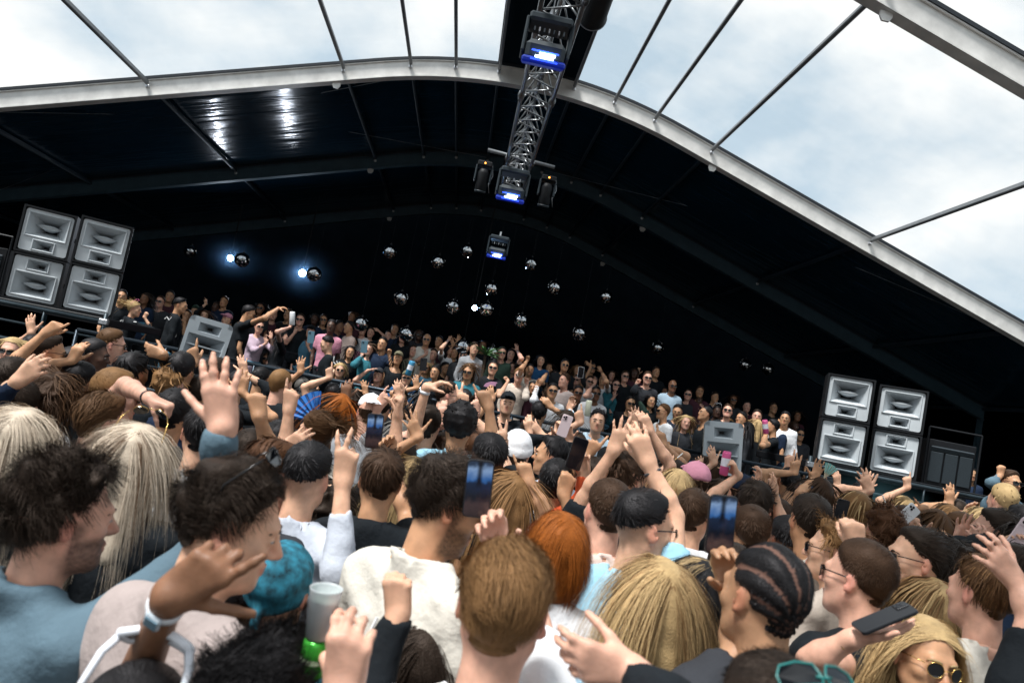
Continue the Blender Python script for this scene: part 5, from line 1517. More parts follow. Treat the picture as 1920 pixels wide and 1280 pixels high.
P('man with a light brown mop of hair in a cream sweater at the right', 1838, 1114, 2.2, -18, 'mop', 'mid', 'pink', 'long', 'cream', hi=('mid', 'light'), hp=0.2)
P('blonde woman in oval sunglasses facing the camera at the bottom right', 1730, 1238, 1.85, 178, 'long', 'blond', 'tan', 'tee', 'black', glasses='gold', fem=True, tilt=-6, hi=('blond', 'mid'), hp=0.2)
P('woman with long ash-blonde hair behind the woman in oval sunglasses', 1735, 1140, 2.45, 0, 'long', 'blond', 'fair', 'tee', 'lilac', fem=True, hi=('blond', 'light'), hp=0.4)
P('person at the right edge stretching a clawed hand forward', 1995, 1150, 1.95, -10, 'short', 'brown', 'pink', 'tee', 'black', arms=[A(1868, 1045, 'claw', 130, 'b', 0.05, e=(1935, 1150, 1.95), s=-1)])
P('woman with long silver-blonde hair at the left edge', 42, 842, 1.9, 8, 'long', 'silver', 'fair', 'tee', 'black', fem=True, hi=('silver', 'mid'), hp=0.18)
P('woman with long silver-blonde hair and gold sunglasses on her head', 255, 866, 2.0, 0, 'long', 'silver', 'fair', 'tee', 'black', fem=True, gup='gold', hi=('silver', 'mid'), hp=0.2)
P('ginger-haired man turning right with a bare forehead', 512, 893, 2.35, 58, 'sweep', 'auburn', 'pink', 'jacket', 'charcoal')
f38 = P('black-haired man in a pale grey long sleeve, two fingers raised', 574, 895, 2.35, 10, 'fade', 'black', 'fair', 'long', 'lightgrey', arms=[A(650, 853, 'peace', 82, 'b', -0.3, e=(632, 1075, 2.0), s=1, f0=0.50)])
P('woman with long dark curls behind the raised grey sleeve', 612, 955, 2.75, 0, 'longcurl', 'dark', 'fair', 'tee', 'navy', fem=True)
f37 = P('man with a brown bowl cut in a black t-shirt filming with a phone', 713, 903, 2.6, -4, 'mop', 'brown', 'tan', 'tee', 'black', arms=[A(728, 832, 'grip', 100, 'p', 0.35, s=1)])
P('man with swept chestnut hair and a pink ear in a navy jacket', 192, 795, 2.65, 42, 'sweep', 'mid', 'pink', 'jacket', 'navy')
f43 = P('man with short sandy hair and black sunglasses stretching a watch arm right', 216, 742, 3.2, 62, 'crop', 'light', 'pink', 'tee', 'black', glasses='rect', byaw=30, arms=[A(318, 762, 'fist', -22, 'd', -0.55, e=(235, 722, 2.9), s=-1)])
watch(f43, f43['arms'][0], STRAPB, STRAPB, 0.036)
P('woman with long brown corkscrew curls', 104, 745, 3.2, 5, 'longcurl', 'brown', 'tan', 'tee', 'white', fem=True, hi=('brown', 'mid'), hp=0.2)
P('man in a dark sleeve at the left edge, hand angled up', 22, 720, 3.3, 10, 'short', 'dark', 'fair', 'long', 'navy', arms=[A(62, 692, 'relaxed', 38, 'b', -0.5, e=(-15, 755, 2.8), s=1, f0=0.7)])
f46 = P('bearded man in sunglasses pointing right, lower left of the stack', 90, 662, 4.4, 60, 'short', 'dark', 'tan', 'tee', 'navy', glasses='rect', beard=0.8, arms=[A(106, 610, 'point', 34, 'b', -0.15, e=(12, 690, 4.2), s=-1)])
P('woman with blond hair and sunglasses turned to the camera at the left edge', 20, 660, 5.6, 168, 'long', 'blond', 'pink', 'tee', 'white', glasses='rect', fem=True)
P('dark-haired man with his open palm up below the left stack', 62, 655, 6.2, 10, 'short', 'black', 'fair', 'tee', 'black', arms=[A(57, 606, 'open', 96, 'b', 0.0)])
P('man with a rounded black crop between two profiles at the left', 133, 684, 5.0, 0, 'crop', 'black', 'dark', 'tee', 'charcoal')
P('dark-skinned man in a white vest looking right', 176, 668, 5.2, 80, 'crop', 'black', 'dark', 'tank', 'white')
P('man with light brown hair and glasses looking up right near the platform corner', 209, 647, 5.6, 62, 'short', 'mid', 'pink', 'tee', 'black', glasses='rect')
P('person with a wide black mop of hair left of the small dark horn', 248, 700, 4.2, 20, 'mop', 'black', 'olive', 'tee', 'black')
f53 = P('black-haired person with a black sleeve and hand pointing left', 338, 698, 4.5, 5, 'short', 'black', 'olive', 'long', 'black', arms=[A(282, 657, 'relaxed', 162, 'b', -0.1, e=(318, 700, 4.4), s=-1, f0=0.7)])
P('man with light brown curls in front of the left rail', 318, 728, 4.2, 32, 'curly', 'light', 'pink', 'tee', 'navy')
f55 = P('man with a black taper cut and a white shirt numbered 4', 380, 815, 2.8, -12, 'short', 'black', 'fair', 'tee', 'white')
text_part('4', 0.055, f55, 385, 862, -0.135, mat('print_navy', (0.01, 0.015, 0.03), 0.7))
P('dark-haired man in a black jacket behind the silver-blonde woman', 325, 778, 3.3, 0, 'short', 'black', 'tan', 'jacket', 'black')
P('tan man in a blue t-shirt with a thick forearm and fist up', 468, 858, 3.0, 0, 'short', 'dark', 'tan', 'tee', 'blue', arms=[A(480, 745, 'fist', 100, 'b', -0.2, e=(508, 850, 2.8), s=1)])
P('man with a shaved head facing the platform', 526, 722, 5.6, 25, 'buzz', 'light', 'pink', 'tee', 'black')
P('black-haired man in sunglasses looking back at the camera', 508, 748, 6.2, 175, 'short', 'black', 'tan', 'tee', 'charcoal', glasses='rect')
f60 = P('man with a tattooed forearm pointing straight up', 520, 835, 3.5, 0, 'short', 'black', 'fair', 'tee', 'black', arms=[A(546, 738, 'point', 82, 'b', -0.1, e=(533, 850, 3.4), s=1), A(562, 822, 'pinch', 30, 'b', -0.3, s=-1)])
ring(f60['arms'][0], 0.028, 0.003, SILV, 'bracelet', f60, 0.06)
P('man with slick black hair and sunglasses behind a blue fan', 606, 772, 5.2, 58, 'sweep', 'black', 'fair', 'tee', 'black', glasses='rect')
P('woman with long ginger hair in a dark top', 636, 770, 4.9, -10, 'long', 'ginger', 'fair', 'tee', 'navy', fem=True)
f63 = P('man with a white cap turned backwards, pointing up', 692, 776, 4.8, -12, 'short', 'brown', 'pink', 'shirt', 'grey', hat='cap', hatc='white', hback=True, arms=[A(722, 745, 'point', 52, 'b', -0.1, e=(700, 812, 4.7), s=1)])
P('woman with light brown hair pulled back in a cream top', 592, 812, 3.55, -55, 'pony', 'mid', 'fair', 'long', 'cream', fem=True)
P('person behind the bowl-cut man with a pale forearm and loose fingers up', 748, 868, 3.5, 0, 'short', 'dark', 'fair', 'tee', 'black', arms=[A(752, 748, 'peace', 78, 'l', -0.1, e=(738, 850, 3.4), s=-1)])
f35 = P('man with short dark hair in a light blue t-shirt, watch arm bent right', 799, 800, 4.0, 0, 'short', 'dark', 'fair', 'tee', 'lightblue', arms=[A(826, 718, 'relaxed', 18, 'd', -0.15, e=(768, 838, 3.9), s=-1)])
watch(f35, f35['arms'][0], STRAPW, SILV, 0.036)
P('man with a black afro in a light blue t-shirt, pointing up', 861, 798, 3.9, 0, 'afro', 'black', 'olive', 'tee', 'lightblue', arms=[A(906, 738, 'point', 112, 'b', -0.1, e=(924, 832, 3.8), s=1)])
P('dark-skinned man with a faded crop behind the big phone', 913, 862, 3.2, -20, 'fade', 'black', 'dark', 'tee', 'black')
P('man in a white beanie and white t-shirt, two fingers up', 966, 852, 3.9, 0, 'short', 'brown', 'fair', 'tee', 'white', hat='beanie', hatc='white', arms=[A(938, 815, 'peace', 96, 'b', -0.35, e=(948, 890, 3.5), s=-1)])
P('woman with light brown hair and a bent arm, one finger up', 960, 935, 2.8, 0, 'long', 'light', 'tan', 'tank', 'black', fem=True, arms=[A(980, 868, 'point', 108, 'b', -0.05, e=(1018, 955, 2.75), s=1)])
P('man with a black mop of hair in profile looking left', 1032, 856, 4.2, -80, 'mop', 'black', 'tan', 'hoodie', 'lightgrey')
P('black-haired man in a white t-shirt with a fist by his face', 1040, 908, 3.4, 15, 'short', 'black', 'tan', 'tee', 'white', arms=[A(1066, 895, 'fist', 75, 'b', -0.3, s=1), A(1114, 832, 'point', 52, 'b', 0.0, s=-1)])
P('man in an orange sleeve holding up a dark phone', 1108, 905, 3.4, 0, 'short', 'dark', 'fair', 'long', 'orange', arms=[A(1092, 858, 'grip', 95, 'p', -0.1, e=(1092, 940, 3.3), s=-1, f0=0.75)])
P('man in a black cap turned away between the redhead and the white beanie', 955, 925, 3.3, 0, 'short', 'black', 'fair', 'tee', 'black', hat='cap', hatc='black')
P('woman with a short blond bob in a black vest', 1265, 922, 3.5, 8, 'bob', 'blond', 'fair', 'tank', 'black', fem=True, hi=('blond', 'light'), hp=0.35)
P('person in a pink baseball cap below the pale horn speaker', 1301, 908, 4.0, 0, 'short', 'brown', 'fair', 'tee', 'black', hat='cap', hatc='pink')
P('man with short brown hair and white collar turning right', 1298, 968, 3.2, 32, 'short', 'brown', 'fair', 'tee', 'white')
P('man with short brown hair in cream behind the raised phone', 1403, 1000, 2.9, 0, 'crop', 'brown', 'tan', 'long', 'cream')
P('man with dark wavy hair and a white jacket right of the raised phone', 1414, 950, 3.5, 18, 'wavy', 'dark', 'fair', 'jacket', 'white')
f100 = P('man in a navy cap holding up a pink can before the pale horn speaker', 1388, 928, 4.4, 0, 'short', 'brown', 'fair', 'tee', 'navy', hat='cap', hatc='navy', arms=[A(1374, 868, 'grip', 112, 'l', -0.2, s=-1), A(1422, 893, 'claw', 78, 'l', -0.2, s=1)])
P('woman holding a cigarette with a purple cuff near the rail banner', 1262, 892, 5.0, 0, 'long', 'dark', 'fair', 'long', 'navy', fem=True, arms=[A(1258, 862, 'pinch', 60, 'b', -0.1, f0=0.8)])
P('man with auburn curls right of the blurred fist', 1656, 1000, 3.3, 5, 'curly', 'auburn', 'pink', 'tee', 'black')
P('man with light brown curls and dark sunglasses, blurred fist raised', 1562, 1036, 2.7, -58, 'curly', 'light', 'fair', 'jacket', 'beige', glasses='rect', arms=[A(1600, 985, 'fist', 98, 'b', -0.5, e=(1650, 1075, 2.3), s=1)])
P('man with short dark brown hair in a cream shirt seen squarely from behind', 1516, 980, 2.9, 0, 'short', 'dark', 'tan', 'shirt', 'cream')
P('man with a black fade half hidden at the left of the cream shirt', 1474, 1020, 3.1, -12, 'fade', 'black', 'brown', 'tee', 'black')
P('woman with long brown hair lifting an open hand beside the cream shirt', 1455, 975, 3.7, 0, 'long', 'brown', 'fair', 'tee', 'black', fem=True, arms=[A(1453, 905, 'open', 92, 'l', -0.2, e=(1468, 985, 3.5), s=-1)])
P('woman in a black cap with turquoise mirrored glasses facing the camera', 1557, 926, 6.5, 178, 'short', 'black', 'tan', 'tee', 'black', hat='cap', hatc='black', glasses='rect', fem=True)
P('person with a blond-brown bob behind a phone at the right', 1602, 957, 4.3, 0, 'bob', 'light', 'fair', 'tee', 'black', hi=('light', 'blond'), hp=0.3)
f82 = P('woman with brown hair, both bare arms up, one with a folding fan', 1532, 928, 4.6, 0, 'long', 'brown', 'tan', 'tank', 'black', fem=True, arms=[A(1535, 876, 'spread', 66, 'p', 0.0, e=(1500, 925, 4.5), s=-1), A(1527, 884, 'grip', 80, 'p', 0.05, s=1)])
ring(f82['arms'][0], 0.026, 0.003, SILV, 'bracelet', f82, 0.02)
P('man with a dark crop and a lit cigarette in a lifted hand', 1652, 985, 4.7, 0, 'short', 'dark', 'tan', 'long', 'black', arms=[A(1662, 952, 'pinch', 100, 'p', -0.05, f0=0.75)])
P('person in a black sleeve photographing with a pale phone', 1692, 990, 3.9, 0, 'short', 'brown', 'fair', 'long', 'black', arms=[A(1712, 985, 'grip', 128, 'p', -0.2, e=(1722, 1040, 3.7), s=1, f0=0.75)])
P('woman in black stretching a bare arm with two fingers spread', 1748, 992, 3.9, 0, 'long', 'mid', 'tan', 'tee', 'black', fem=True, arms=[A(1727, 948, 'peace', 128, 'b', 0.0, e=(1765, 1005, 3.8), s=1)])
P('woman with a straight light brown bob near the right platform', 1772, 978, 4.7, 0, 'bob', 'light', 'fair', 'tee', 'black', fem=True)
P('blond man in a pale grey t-shirt by the right platform corner', 1879, 940, 5.0, 0, 'crop', 'blond', 'pink', 'tee', 'lightgrey', hi=('blond', 'brown'), hp=0.3)
P('man in a slate sweater with a chest strap, fist by his head, in shadow', 1894, 905, 7.2, 172, 'short', 'brown', 'tan', 'long', 'slate', glasses='rect', arms=[A(1878, 876, 'fist', 80, 'b', 0.0, s=-1, e=(1858, 905, 7.1), f0=0.7)])
P('man with swept dark hair looking left between raised hands', 1862, 1002, 3.4, -65, 'sweep', 'dark', 'pink', 'tee', 'white', arms=[A(1834, 1008, 'claw', 88, 'b', -0.2, s=-1), A(1806, 990, 'spread', 70, 'p', 0.1, s=1)])
P('blonde woman in white with a wristband and loose raised hands', 1832, 985, 4.4, 0, 'bob', 'blond', 'fair', 'tee', 'white', fem=True, arms=[A(1818, 948, 'relaxed', 78, 'p', 0.1, s=1), A(1803, 963, 'claw', 150, 'p', 0.0, s=-1)])
P('dark-haired man in a navy jacket at the right edge', 1912, 985, 4.2, -10, 'short', 'black', 'tan', 'jacket', 'navy')
P('person in a black cap under the clawed hand', 1835, 1058, 2.95, 0, 'short', 'black', 'fair', 'tee', 'black', hat='cap', hatc='black')
P('woman with dark hair and a pale phone at the right edge', 1905, 1030, 3.2, -15, 'long', 'dark', 'fair', 'tee', 'grey', fem=True, arms=[A(1902, 1005, 'grip', 60, 'p', -0.2, s=1)])
P('man with sunglasses in profile just before the rail', 838, 742, 6.2, 76, 'short', 'dark', 'pink', 'tee', 'black', glasses='rect')
P('man in a black cap and black t-shirt facing the camera before the rail', 951, 757, 8.0, 182, 'short', 'black', 'fair', 'tee', 'black', hat='cap', hatc='black')
P('man in a pale blue hoodie facing the camera with one arm high', 1120, 790, 7.9, 188, 'mop', 'black', 'fair', 'hoodie', 'paleblue', arms=[A(1072, 752, 'pinch', 70, 'p', 0.0, e=(1080, 790, 7.8), f0=0.75)])
P('person clapping a watch hand in front of the white long sleeve', 992, 812, 6.0, 10, 'short', 'dark', 'fair', 'tee', 'navy', arms=[A(990, 792, 'relaxed', 100, 'b', -0.1, s=-1), A(1002, 800, 'open', 130, 'b', -0.1, s=1)])
P('person with both hands joined high around a pale phone', 1058, 832, 5.2, 0, 'short', 'black', 'fair', 'long', 'black', arms=[A(1050, 800, 'grip', 75, 'p', -0.1, s=-1, f0=0.8), A(1064, 806, 'grip', 100, 'p', -0.1, s=1, f0=0.8)])
# people filling the floor between, mostly backs of heads
for i, (lab, u, v, d, hair, hc, skin, top, tc, fem) in enumerate([
    ('man with short black hair left of the tattooed forearm', 430, 800, 3.9, 'short', 'black', 'tan', 'tee', 'black', False),
    ('person with dark hair under the small dark horn', 375, 742, 4.6, 'short', 'dark', 'olive', 'tee', 'navy', False),
    ('woman with dark hair between the bent forearms', 420, 745, 5.6, 'long', 'dark', 'fair', 'tee', 'black', True),
    ('person with black curls right of the shaved head', 570, 745, 6.4, 'curly', 'black', 'tan', 'tee', 'black', False),
    ('man with a grey crop behind the shaved head', 566, 728, 7.2, 'crop', 'grey', 'pink', 'tee', 'charcoal', False),
    ('dark-haired man left of the backwards white cap', 655, 800, 4.4, 'short', 'black', 'brown', 'tee', 'black', False),
    ('man with brown hair between the white cap and the light blue t-shirt', 748, 790, 5.6, 'short', 'brown', 'fair', 'tee', 'charcoal', False),
    ('woman with grey-brown hair beside the watch arm', 752, 815, 4.6, 'long', 'grey', 'fair', 'tee', 'black', True),
    ('person with light brown hair between the two light blue t-shirts', 828, 850, 3.4, 'short', 'brown', 'pink', 'tee', 'black', False),
    ('blonde woman right of the bowl-cut man', 770, 900, 2.75, 'long', 'blond', 'tan', 'tee', 'black', True),
    ('man with a ginger crop above the big phone', 888, 842, 4.1, 'crop', 'auburn', 'pink', 'tee', 'grey', False),
    ('dark-haired woman near the one-finger hand', 915, 805, 5.2, 'long', 'dark', 'tan', 'tee', 'charcoal', True),
    ('man with black hair behind the white beanie', 985, 838, 5.2, 'short', 'black', 'tan', 'tee', 'black', False),
    ('person with brown hair right of the black mop', 1078, 838, 5.0, 'short', 'brown', 'fair', 'tee', 'navy', False),
    ('man with curly brown hair by the two bracelets', 1196, 878, 3.6, 'curly', 'brown', 'fair', 'tee', 'black', False),
    ('dark-haired person in front of the rail banner', 1180, 850, 5.4, 'short', 'dark', 'fair', 'tee', 'charcoal', False),
    ('man with black hair between raised arms', 1225, 880, 4.4, 'short', 'black', 'olive', 'tee', 'black', False),
    ('man with short black hair left of the pink cap', 1236, 905, 5.6, 'short', 'black', 'fair', 'tee', 'navy', False),
    ('woman with brown hair right of the pink cap', 1345, 925, 4.6, 'long', 'brown', 'fair', 'tee', 'black', True),
    ('person with dark hair left of the fan', 1490, 935, 5.0, 'short', 'dark', 'fair', 'tee', 'black', False),
    ('woman with dark brown hair under the smoke', 1575, 945, 5.3, 'long', 'dark', 'fair', 'tee', 'charcoal', True),
    ('man with brown hair beside the cigarette hand', 1628, 975, 4.2, 'short', 'brown', 'fair', 'tee', 'navy', False),
    ('man with light hair below the right platform rail', 1795, 1000, 4.0, 'crop', 'mid', 'pink', 'tee', 'black', False),
    ('dark-haired woman in front of the white t-shirt at the right', 1775, 1060, 3.0, 'longcurl', 'dark', 'fair', 'tee', 'black', True),
    ('person with dark hair at the far right, behind the cream sweater', 1900, 1080, 2.7, 'mop', 'dark', 'olive', 'tee', 'navy', False),
    ('man with brown hair in front of the corkscrew curls', 30, 765, 2.9, 'short', 'dark', 'fair', 'jacket', 'navy', False),
    ('dark-haired person left of the grey overshirt', -8, 900, 1.9, 'long', 'dark', 'fair', 'tee', 'black', True),
    ('dark-haired man behind the ginger forehead', 590, 860, 3.1, 'short', 'dark', 'fair', 'tee', 'navy', False),
    ('man with a dark crop between the streaked hair and the cornrows', 1365, 1085, 2.3, 'crop', 'dark', 'fair', 'tee', 'white', False),
    ('person with dark hair behind the ash-blonde woman', 1665, 1150, 2.6, 'short', 'dark', 'fair', 'tee', 'charcoal', False)]):
    if d > 2.6 and 380 < u < 1880 and v < 1000: d *= 1.22
    ar = []
    if d > 3.3 and i % 5 != 2:
        k_ = 1400 / DS(d); ar = [A(u + ((i * 53) % 50 - 25) * 3 / d, v - (0.26 + 0.03 * (i % 4)) * k_, ('open', 'point', 'relaxed', 'spread', 'peace', 'claw')[i % 6], 78 + (i * 17) % 40, 'b', -0.06)]
    P(lab, u, v, d, (i * 37) % 40 - 20, hair, hc, skin, top, tc, fem=fem, arms=ar)

for i, (lab, u, v, d, yaw, hair, hc, skin, top, tc, fem, gl, arm) in enumerate([
    ('man in black just before the rail, left of the ginger woman', 585, 752, 7.4, 10, 'short', 'black', 'tan', 'tee', 'black', False, None, None),
    ('man with black hair under the blond bob', 622, 742, 7.6, -15, 'crop', 'black', 'fair', 'tee', 'black', False, None, None),
    ('woman with dark curls before the rail, hand up with splayed fingers', 662, 752, 7.2, 5, 'longcurl', 'dark', 'tan', 'long', 'black', True, None, (684, 722, 'spread', 95)),
    ('dark-haired man in charcoal before the rail', 715, 768, 6.8, 15, 'short', 'dark', 'fair', 'tee', 'charcoal', False, None, None),
    ('man in sunglasses facing the camera before the rail', 748, 750, 7.6, 178, 'short', 'dark', 'tan', 'tee', 'black', False, 'rect', None),
    ('woman with straight black hair before the rail, one arm up', 790, 750, 7.4, 0, 'long', 'black', 'tan', 'tee', 'black', True, None, (779, 712, 'open', 100)),
    ('man with a black crop right of the sunglasses profile', 868, 752, 7.4, -20, 'crop', 'black', 'brown', 'tee', 'black', False, None, None),
    ('woman in round glasses looking back, before the rail', 902, 755, 7.6, 172, 'bob', 'dark', 'fair', 'tee', 'black', True, 'round', None),
    ('man with dark hair right of the black cap, arm bent over head', 1010, 775, 7.4, 10, 'short', 'black', 'tan', 'tee', 'black', False, None, (1024, 752, 'relaxed', 130)),
    ('woman with dark hair left of the pale blue hoodie', 1062, 790, 7.3, -10, 'long', 'dark', 'tan', 'tee', 'black', True, None, None),
    ('man in a black t-shirt right of the pale blue hoodie, fist up', 1172, 812, 7.2, 5, 'short', 'black', 'fair', 'tee', 'black', False, None, (1186, 776, 'fist', 95)),
    ('person in black left of the tattooed forearm, thin arm up', 445, 722, 6.2, 0, 'short', 'black', 'fair', 'long', 'black', False, None, (455, 682, 'open', 100)),
    ('man with black hair below the lilac shirt', 488, 712, 7.2, 15, 'short', 'black', 'olive', 'tee', 'black', False, None, None),
    ('man with dark hair and bare arm up below the smoking woman', 1222, 850, 6.2, 0, 'short', 'dark', 'tan', 'tee', 'black', False, None, (1238, 812, 'point', 80)),
    ('woman with brown hair and both elbows out under the pale horn speaker', 1330, 880, 6.4, 0, 'long', 'brown', 'fair', 'tee', 'black', True, None, (1312, 862, 'claw', 80)),
    ('man with black hair and an arm up near the fan woman', 1478, 905, 6.0, 0, 'short', 'black', 'tan', 'tee', 'black', False, None, (1492, 868, 'peace', 80)),
    ('man with short hair under the right platform rail, arm waving', 1612, 932, 6.2, 0, 'short', 'black', 'fair', 'tee', 'black', False, None, (1625, 900, 'spread', 75)),
    ('woman with blond hair left of the two spread fingers', 1690, 955, 6.0, 0, 'long', 'blond', 'fair', 'tee', 'black', True, None, None),
    ('man with dark hair by the corner post, hand up', 1790, 965, 5.8, 0, 'short', 'dark', 'tan', 'tee', 'black', False, None, (1780, 925, 'open', 90)),
    ('man left of the corkscrew curls with a raised hand', 150, 715, 4.4, 5, 'short', 'black', 'tan', 'tee', 'black', False, None, (146, 655, 'relaxed', 60)),
    ('man with dark hair whose bare arm crosses the horn speaker', 402, 705, 4.9, 0, 'short', 'dark', 'tan', 'tee', 'black', False, None, (456, 712, 'spread', 85)),
    ('person with a pale arm up between the blue t-shirts', 838, 815, 4.6, 0, 'short', 'black', 'fair', 'tee', 'black', False, None, (868, 742, 'peace', 92))]):
    if not arm and abs(yaw) < 90 and i % 3: arm = (u + (i * 31) % 24 - 12, v - 0.27 * 1400 / DS(d), ('open', 'point', 'fist', 'peace')[i % 4], 80 + (i * 13) % 30)
    P(lab, u, v, d, yaw, hair, hc, skin, top, tc, fem=fem, glasses=gl, arms=[A(arm[0], arm[1], arm[2], arm[3], 'b' if abs(yaw) < 90 else 'p', -0.08)] if arm else [])

# ---- guests on the raised platform, facing the camera
VG = 'guests on the raised platform'


VPOS = []


def V(label, u, v, h, yaw=180, hair='short', hc='dark', skin='fair', top='tee', tc='black', **k):
    VPOS.append((u, v, label)); best = None
    for f in np.linspace(0.82, 1.30, 25):
        d = 329.0 / (h * 0.92) * f; p = at(u, v, d); g = ground_at(p[0], p[1])
        if p[1] < 8.85: continue
        c = abs(p[2] - g - 1.52) * 1.0 + abs(f - 1) * 3.2
        if best is None or c < best[0]: best = (c, d)
    d = best[1] if best else 9.2
    return person(label, u, v, d, yaw, hair, hc, skin, top, tc, group=VG, **k)


v1 = V('blonde woman in profile with pink sunglasses up and a black printed hoodie', 252, 580, 30, 86, 'pony', 'blond', 'fair', 'hoodie', 'black', fem=True, gup='rect', gcol='pink', arms=[A(276, 586, 'fist', 60, 'b', 0.0)])
v2 = V('man in profile in a black jacket with a pink and blue print on the back', 338, 573, 31, 84, 'fade', 'black', 'tan', 'jacket', 'black', byaw=60)
V('laughing person with hands at the face behind the printed jacket', 350, 592, 24, 170, 'short', 'dark', 'tan', 'tee', 'black', arms=[A(346, 596, 'open', 90, 'p', -0.1)])
V('person in a green cap over the small dark horn', 366, 583, 22, 150, 'short', 'dark', 'fair', 'tee', 'black', hat='cap', hatc='green')
V('woman with chestnut hair showing two fingers high', 383, 592, 24, 160, 'long', 'auburn', 'fair', 'long', 'black', fem=True, arms=[A(385, 562, 'peace', 98, 'p', 0.0, f0=0.75)])
V('person in a pink cap and black top left of the man in black', 425, 600, 25, 200, 'short', 'dark', 'fair', 'tee', 'black', hat='cap', hatc='pink')
v7 = V('tall tan man in black t-shirt and sunglasses with his arm stretched right', 466, 588, 32, 82, 'short', 'black', 'tan', 'tee', 'black', glasses='rect', pitch=12, byaw=60, arms=[A(532, 577, 'relaxed', 6, 'd', 0.05, e=(497, 596, 9.0), s=-1)])
V('woman in a lilac shirt and glasses holding her palms up', 486, 613, 26, 150, 'short', 'brown', 'pink', 'shirt', 'lilac', glasses='rect', fem=True, arms=[A(508, 625, 'open', 92, 'p', -0.1, s=-1), A(498, 634, 'open', 100, 'p', -0.1, s=1)])
V('smiling dark-haired woman in black lifting a drink', 530, 633, 27, 95, 'long', 'black', 'pink', 'tee', 'black', fem=True, arms=[A(546, 605, 'grip', 75, 'p', 0.0, e=(520, 622, 9.4))])
V('man in sunglasses in the gloom behind the lifted drink', 563, 600, 25, 180, 'short', 'dark', 'pink', 'tee', 'black', glasses='rect', arms=[A(556, 615, 'grip', 70, 'p', -0.1)])
V('man in a dark cap and denim shirt filming with a phone', 582, 622, 25, 178, 'short', 'dark', 'pink', 'shirt', 'denim', hat='cap', hatc='black', arms=[A(580, 640, 'grip', 62, 'p', -0.2)])
v12 = V('bent man with black hair in a black jacket with a white scrawl on the back', 613, 645, 30, 258, 'fade', 'black', 'fair', 'jacket', 'black', pitch=18)
V('dark-skinned man in a pink t-shirt', 621, 612, 26, 180, 'crop', 'black', 'dark', 'tee', 'pink')
V('man in profile behind the pink t-shirts', 636, 612, 23, 120, 'short', 'black', 'brown', 'tee', 'navy')
V('dark-haired man in a faded pink top looking left', 655, 614, 25, 240, 'short', 'black', 'tan', 'tee', 'pinkbeige')
V('woman with long black hair and gold earrings', 656, 660, 26, 165, 'long', 'black', 'tan', 'tee', 'black', fem=True)
V('woman with a dark head scarf and pink shoulders', 662, 642, 23, 175, 'bob', 'black', 'tan', 'tee', 'pink', fem=True)
v18 = V('woman with a blond bob and round sunglasses in a plain black top', 637, 694, 31, 168, 'bob', 'blond', 'fair', 'long', 'black', glasses='round', fem=True)
V('woman with long brown hair photographing over a teal sleeve', 692, 655, 27, 190, 'long', 'brown', 'pink', 'long', 'teal', fem=True, arms=[A(680, 658, 'grip', 80, 'p', -0.3, e=(664, 684, 9.9), f0=0.75)])
V('dark-haired man in navy making a fist', 717, 645, 27, 195, 'short', 'black', 'tan', 'tee', 'navy', arms=[A(731, 656, 'fist', 80, 'p', -0.2)])
V('man in a white t-shirt at the back left of the ball row', 680, 618, 22, 185, 'short', 'dark', 'pink', 'tee', 'white')
V('shouting woman with an elbow raised behind her head', 695, 624, 22, 180, 'short', 'dark', 'pink', 'tee', 'black', fem=True, arms=[A(703, 616, 'relaxed', 150, 'p', 0.05)])
V('long-haired man in a dark cap shading his eyes, grey t-shirt', 709, 704, 27, 190, 'long', 'brown', 'pink', 'tee', 'charcoal', hat='cap', hatc='charcoal', arms=[A(699, 692, 'open', 15, 'd', -0.1)])
V('man in a tan cap and blue t-shirt with a hand at his chin', 762, 709, 28, 178, 'short', 'brown', 'fair', 'tee', 'blue', hat='cap', hatc='olivecloth', glasses='rect', arms=[A(757, 735, 'point', 80, 'p', -0.15), A(742, 738, 'relaxed', 40, 'p', -0.2)])
V('woman in a camouflage cap with black hair and a low black top', 746, 672, 27, 182, 'long', 'black', 'tan', 'tank', 'black', fem=True, hat='cap', hatc='olivecloth')
V('blonde woman in glasses holding a blue can', 766, 672, 23, 175, 'long', 'blond', 'pink', 'tee', 'lightgrey', fem=True, glasses='round', arms=[A(774, 690, 'grip', 85, 'p', -0.1)])
V('person in a dark sideways cap behind the denim sleeve', 782, 672, 23, 130, 'short', 'black', 'tan', 'tee', 'black', hat='cap', hatc='black')
V('blonde woman with orange lenses filming in a denim jacket', 798, 690, 25, 180, 'long', 'blond', 'tan', 'jacket', 'denim', fem=True, glasses='round', arms=[A(790, 692, 'grip', 85, 'p', -0.2, f0=0.75)])
V('laughing woman with tied dark hair in a black strap top', 816, 698, 27, 205, 'bun', 'black', 'tan', 'tank', 'black', fem=True)
V('man in profile right of the laughing woman', 835, 690, 24, 140, 'crop', 'black', 'tan', 'tee', 'black')
V('long-haired woman under the low mirror ball', 755, 632, 24, 180, 'long', 'dark', 'pink', 'tee', 'black', fem=True)
V('balding man with dark sides under the low mirror ball', 775, 658, 24, 178, 'fade', 'dark', 'pink', 'tee', 'olivecloth')
V('man in sunglasses and a pale top at the back', 800, 637, 24, 180, 'bald', 'dark', 'tan', 'tee', 'cream', glasses='rect')
V('young man in khaki with a watch hand raised', 812, 665, 24, 178, 'short', 'dark', 'pink', 'tee', 'olivecloth', arms=[A(798, 656, 'relaxed', 100, 'p', -0.1)])
V('small dark-haired woman beside the khaki t-shirt', 824, 670, 22, 180, 'bob', 'black', 'fair', 'tee', 'paleblue', fem=True)
V('woman in white with an arm stretched up to the left', 843, 655, 22, 170, 'long', 'dark', 'fair', 'tee', 'white', fem=True, arms=[A(844, 632, 'open', 60, 'p', 0.0, e=(828, 652, 11.2))])
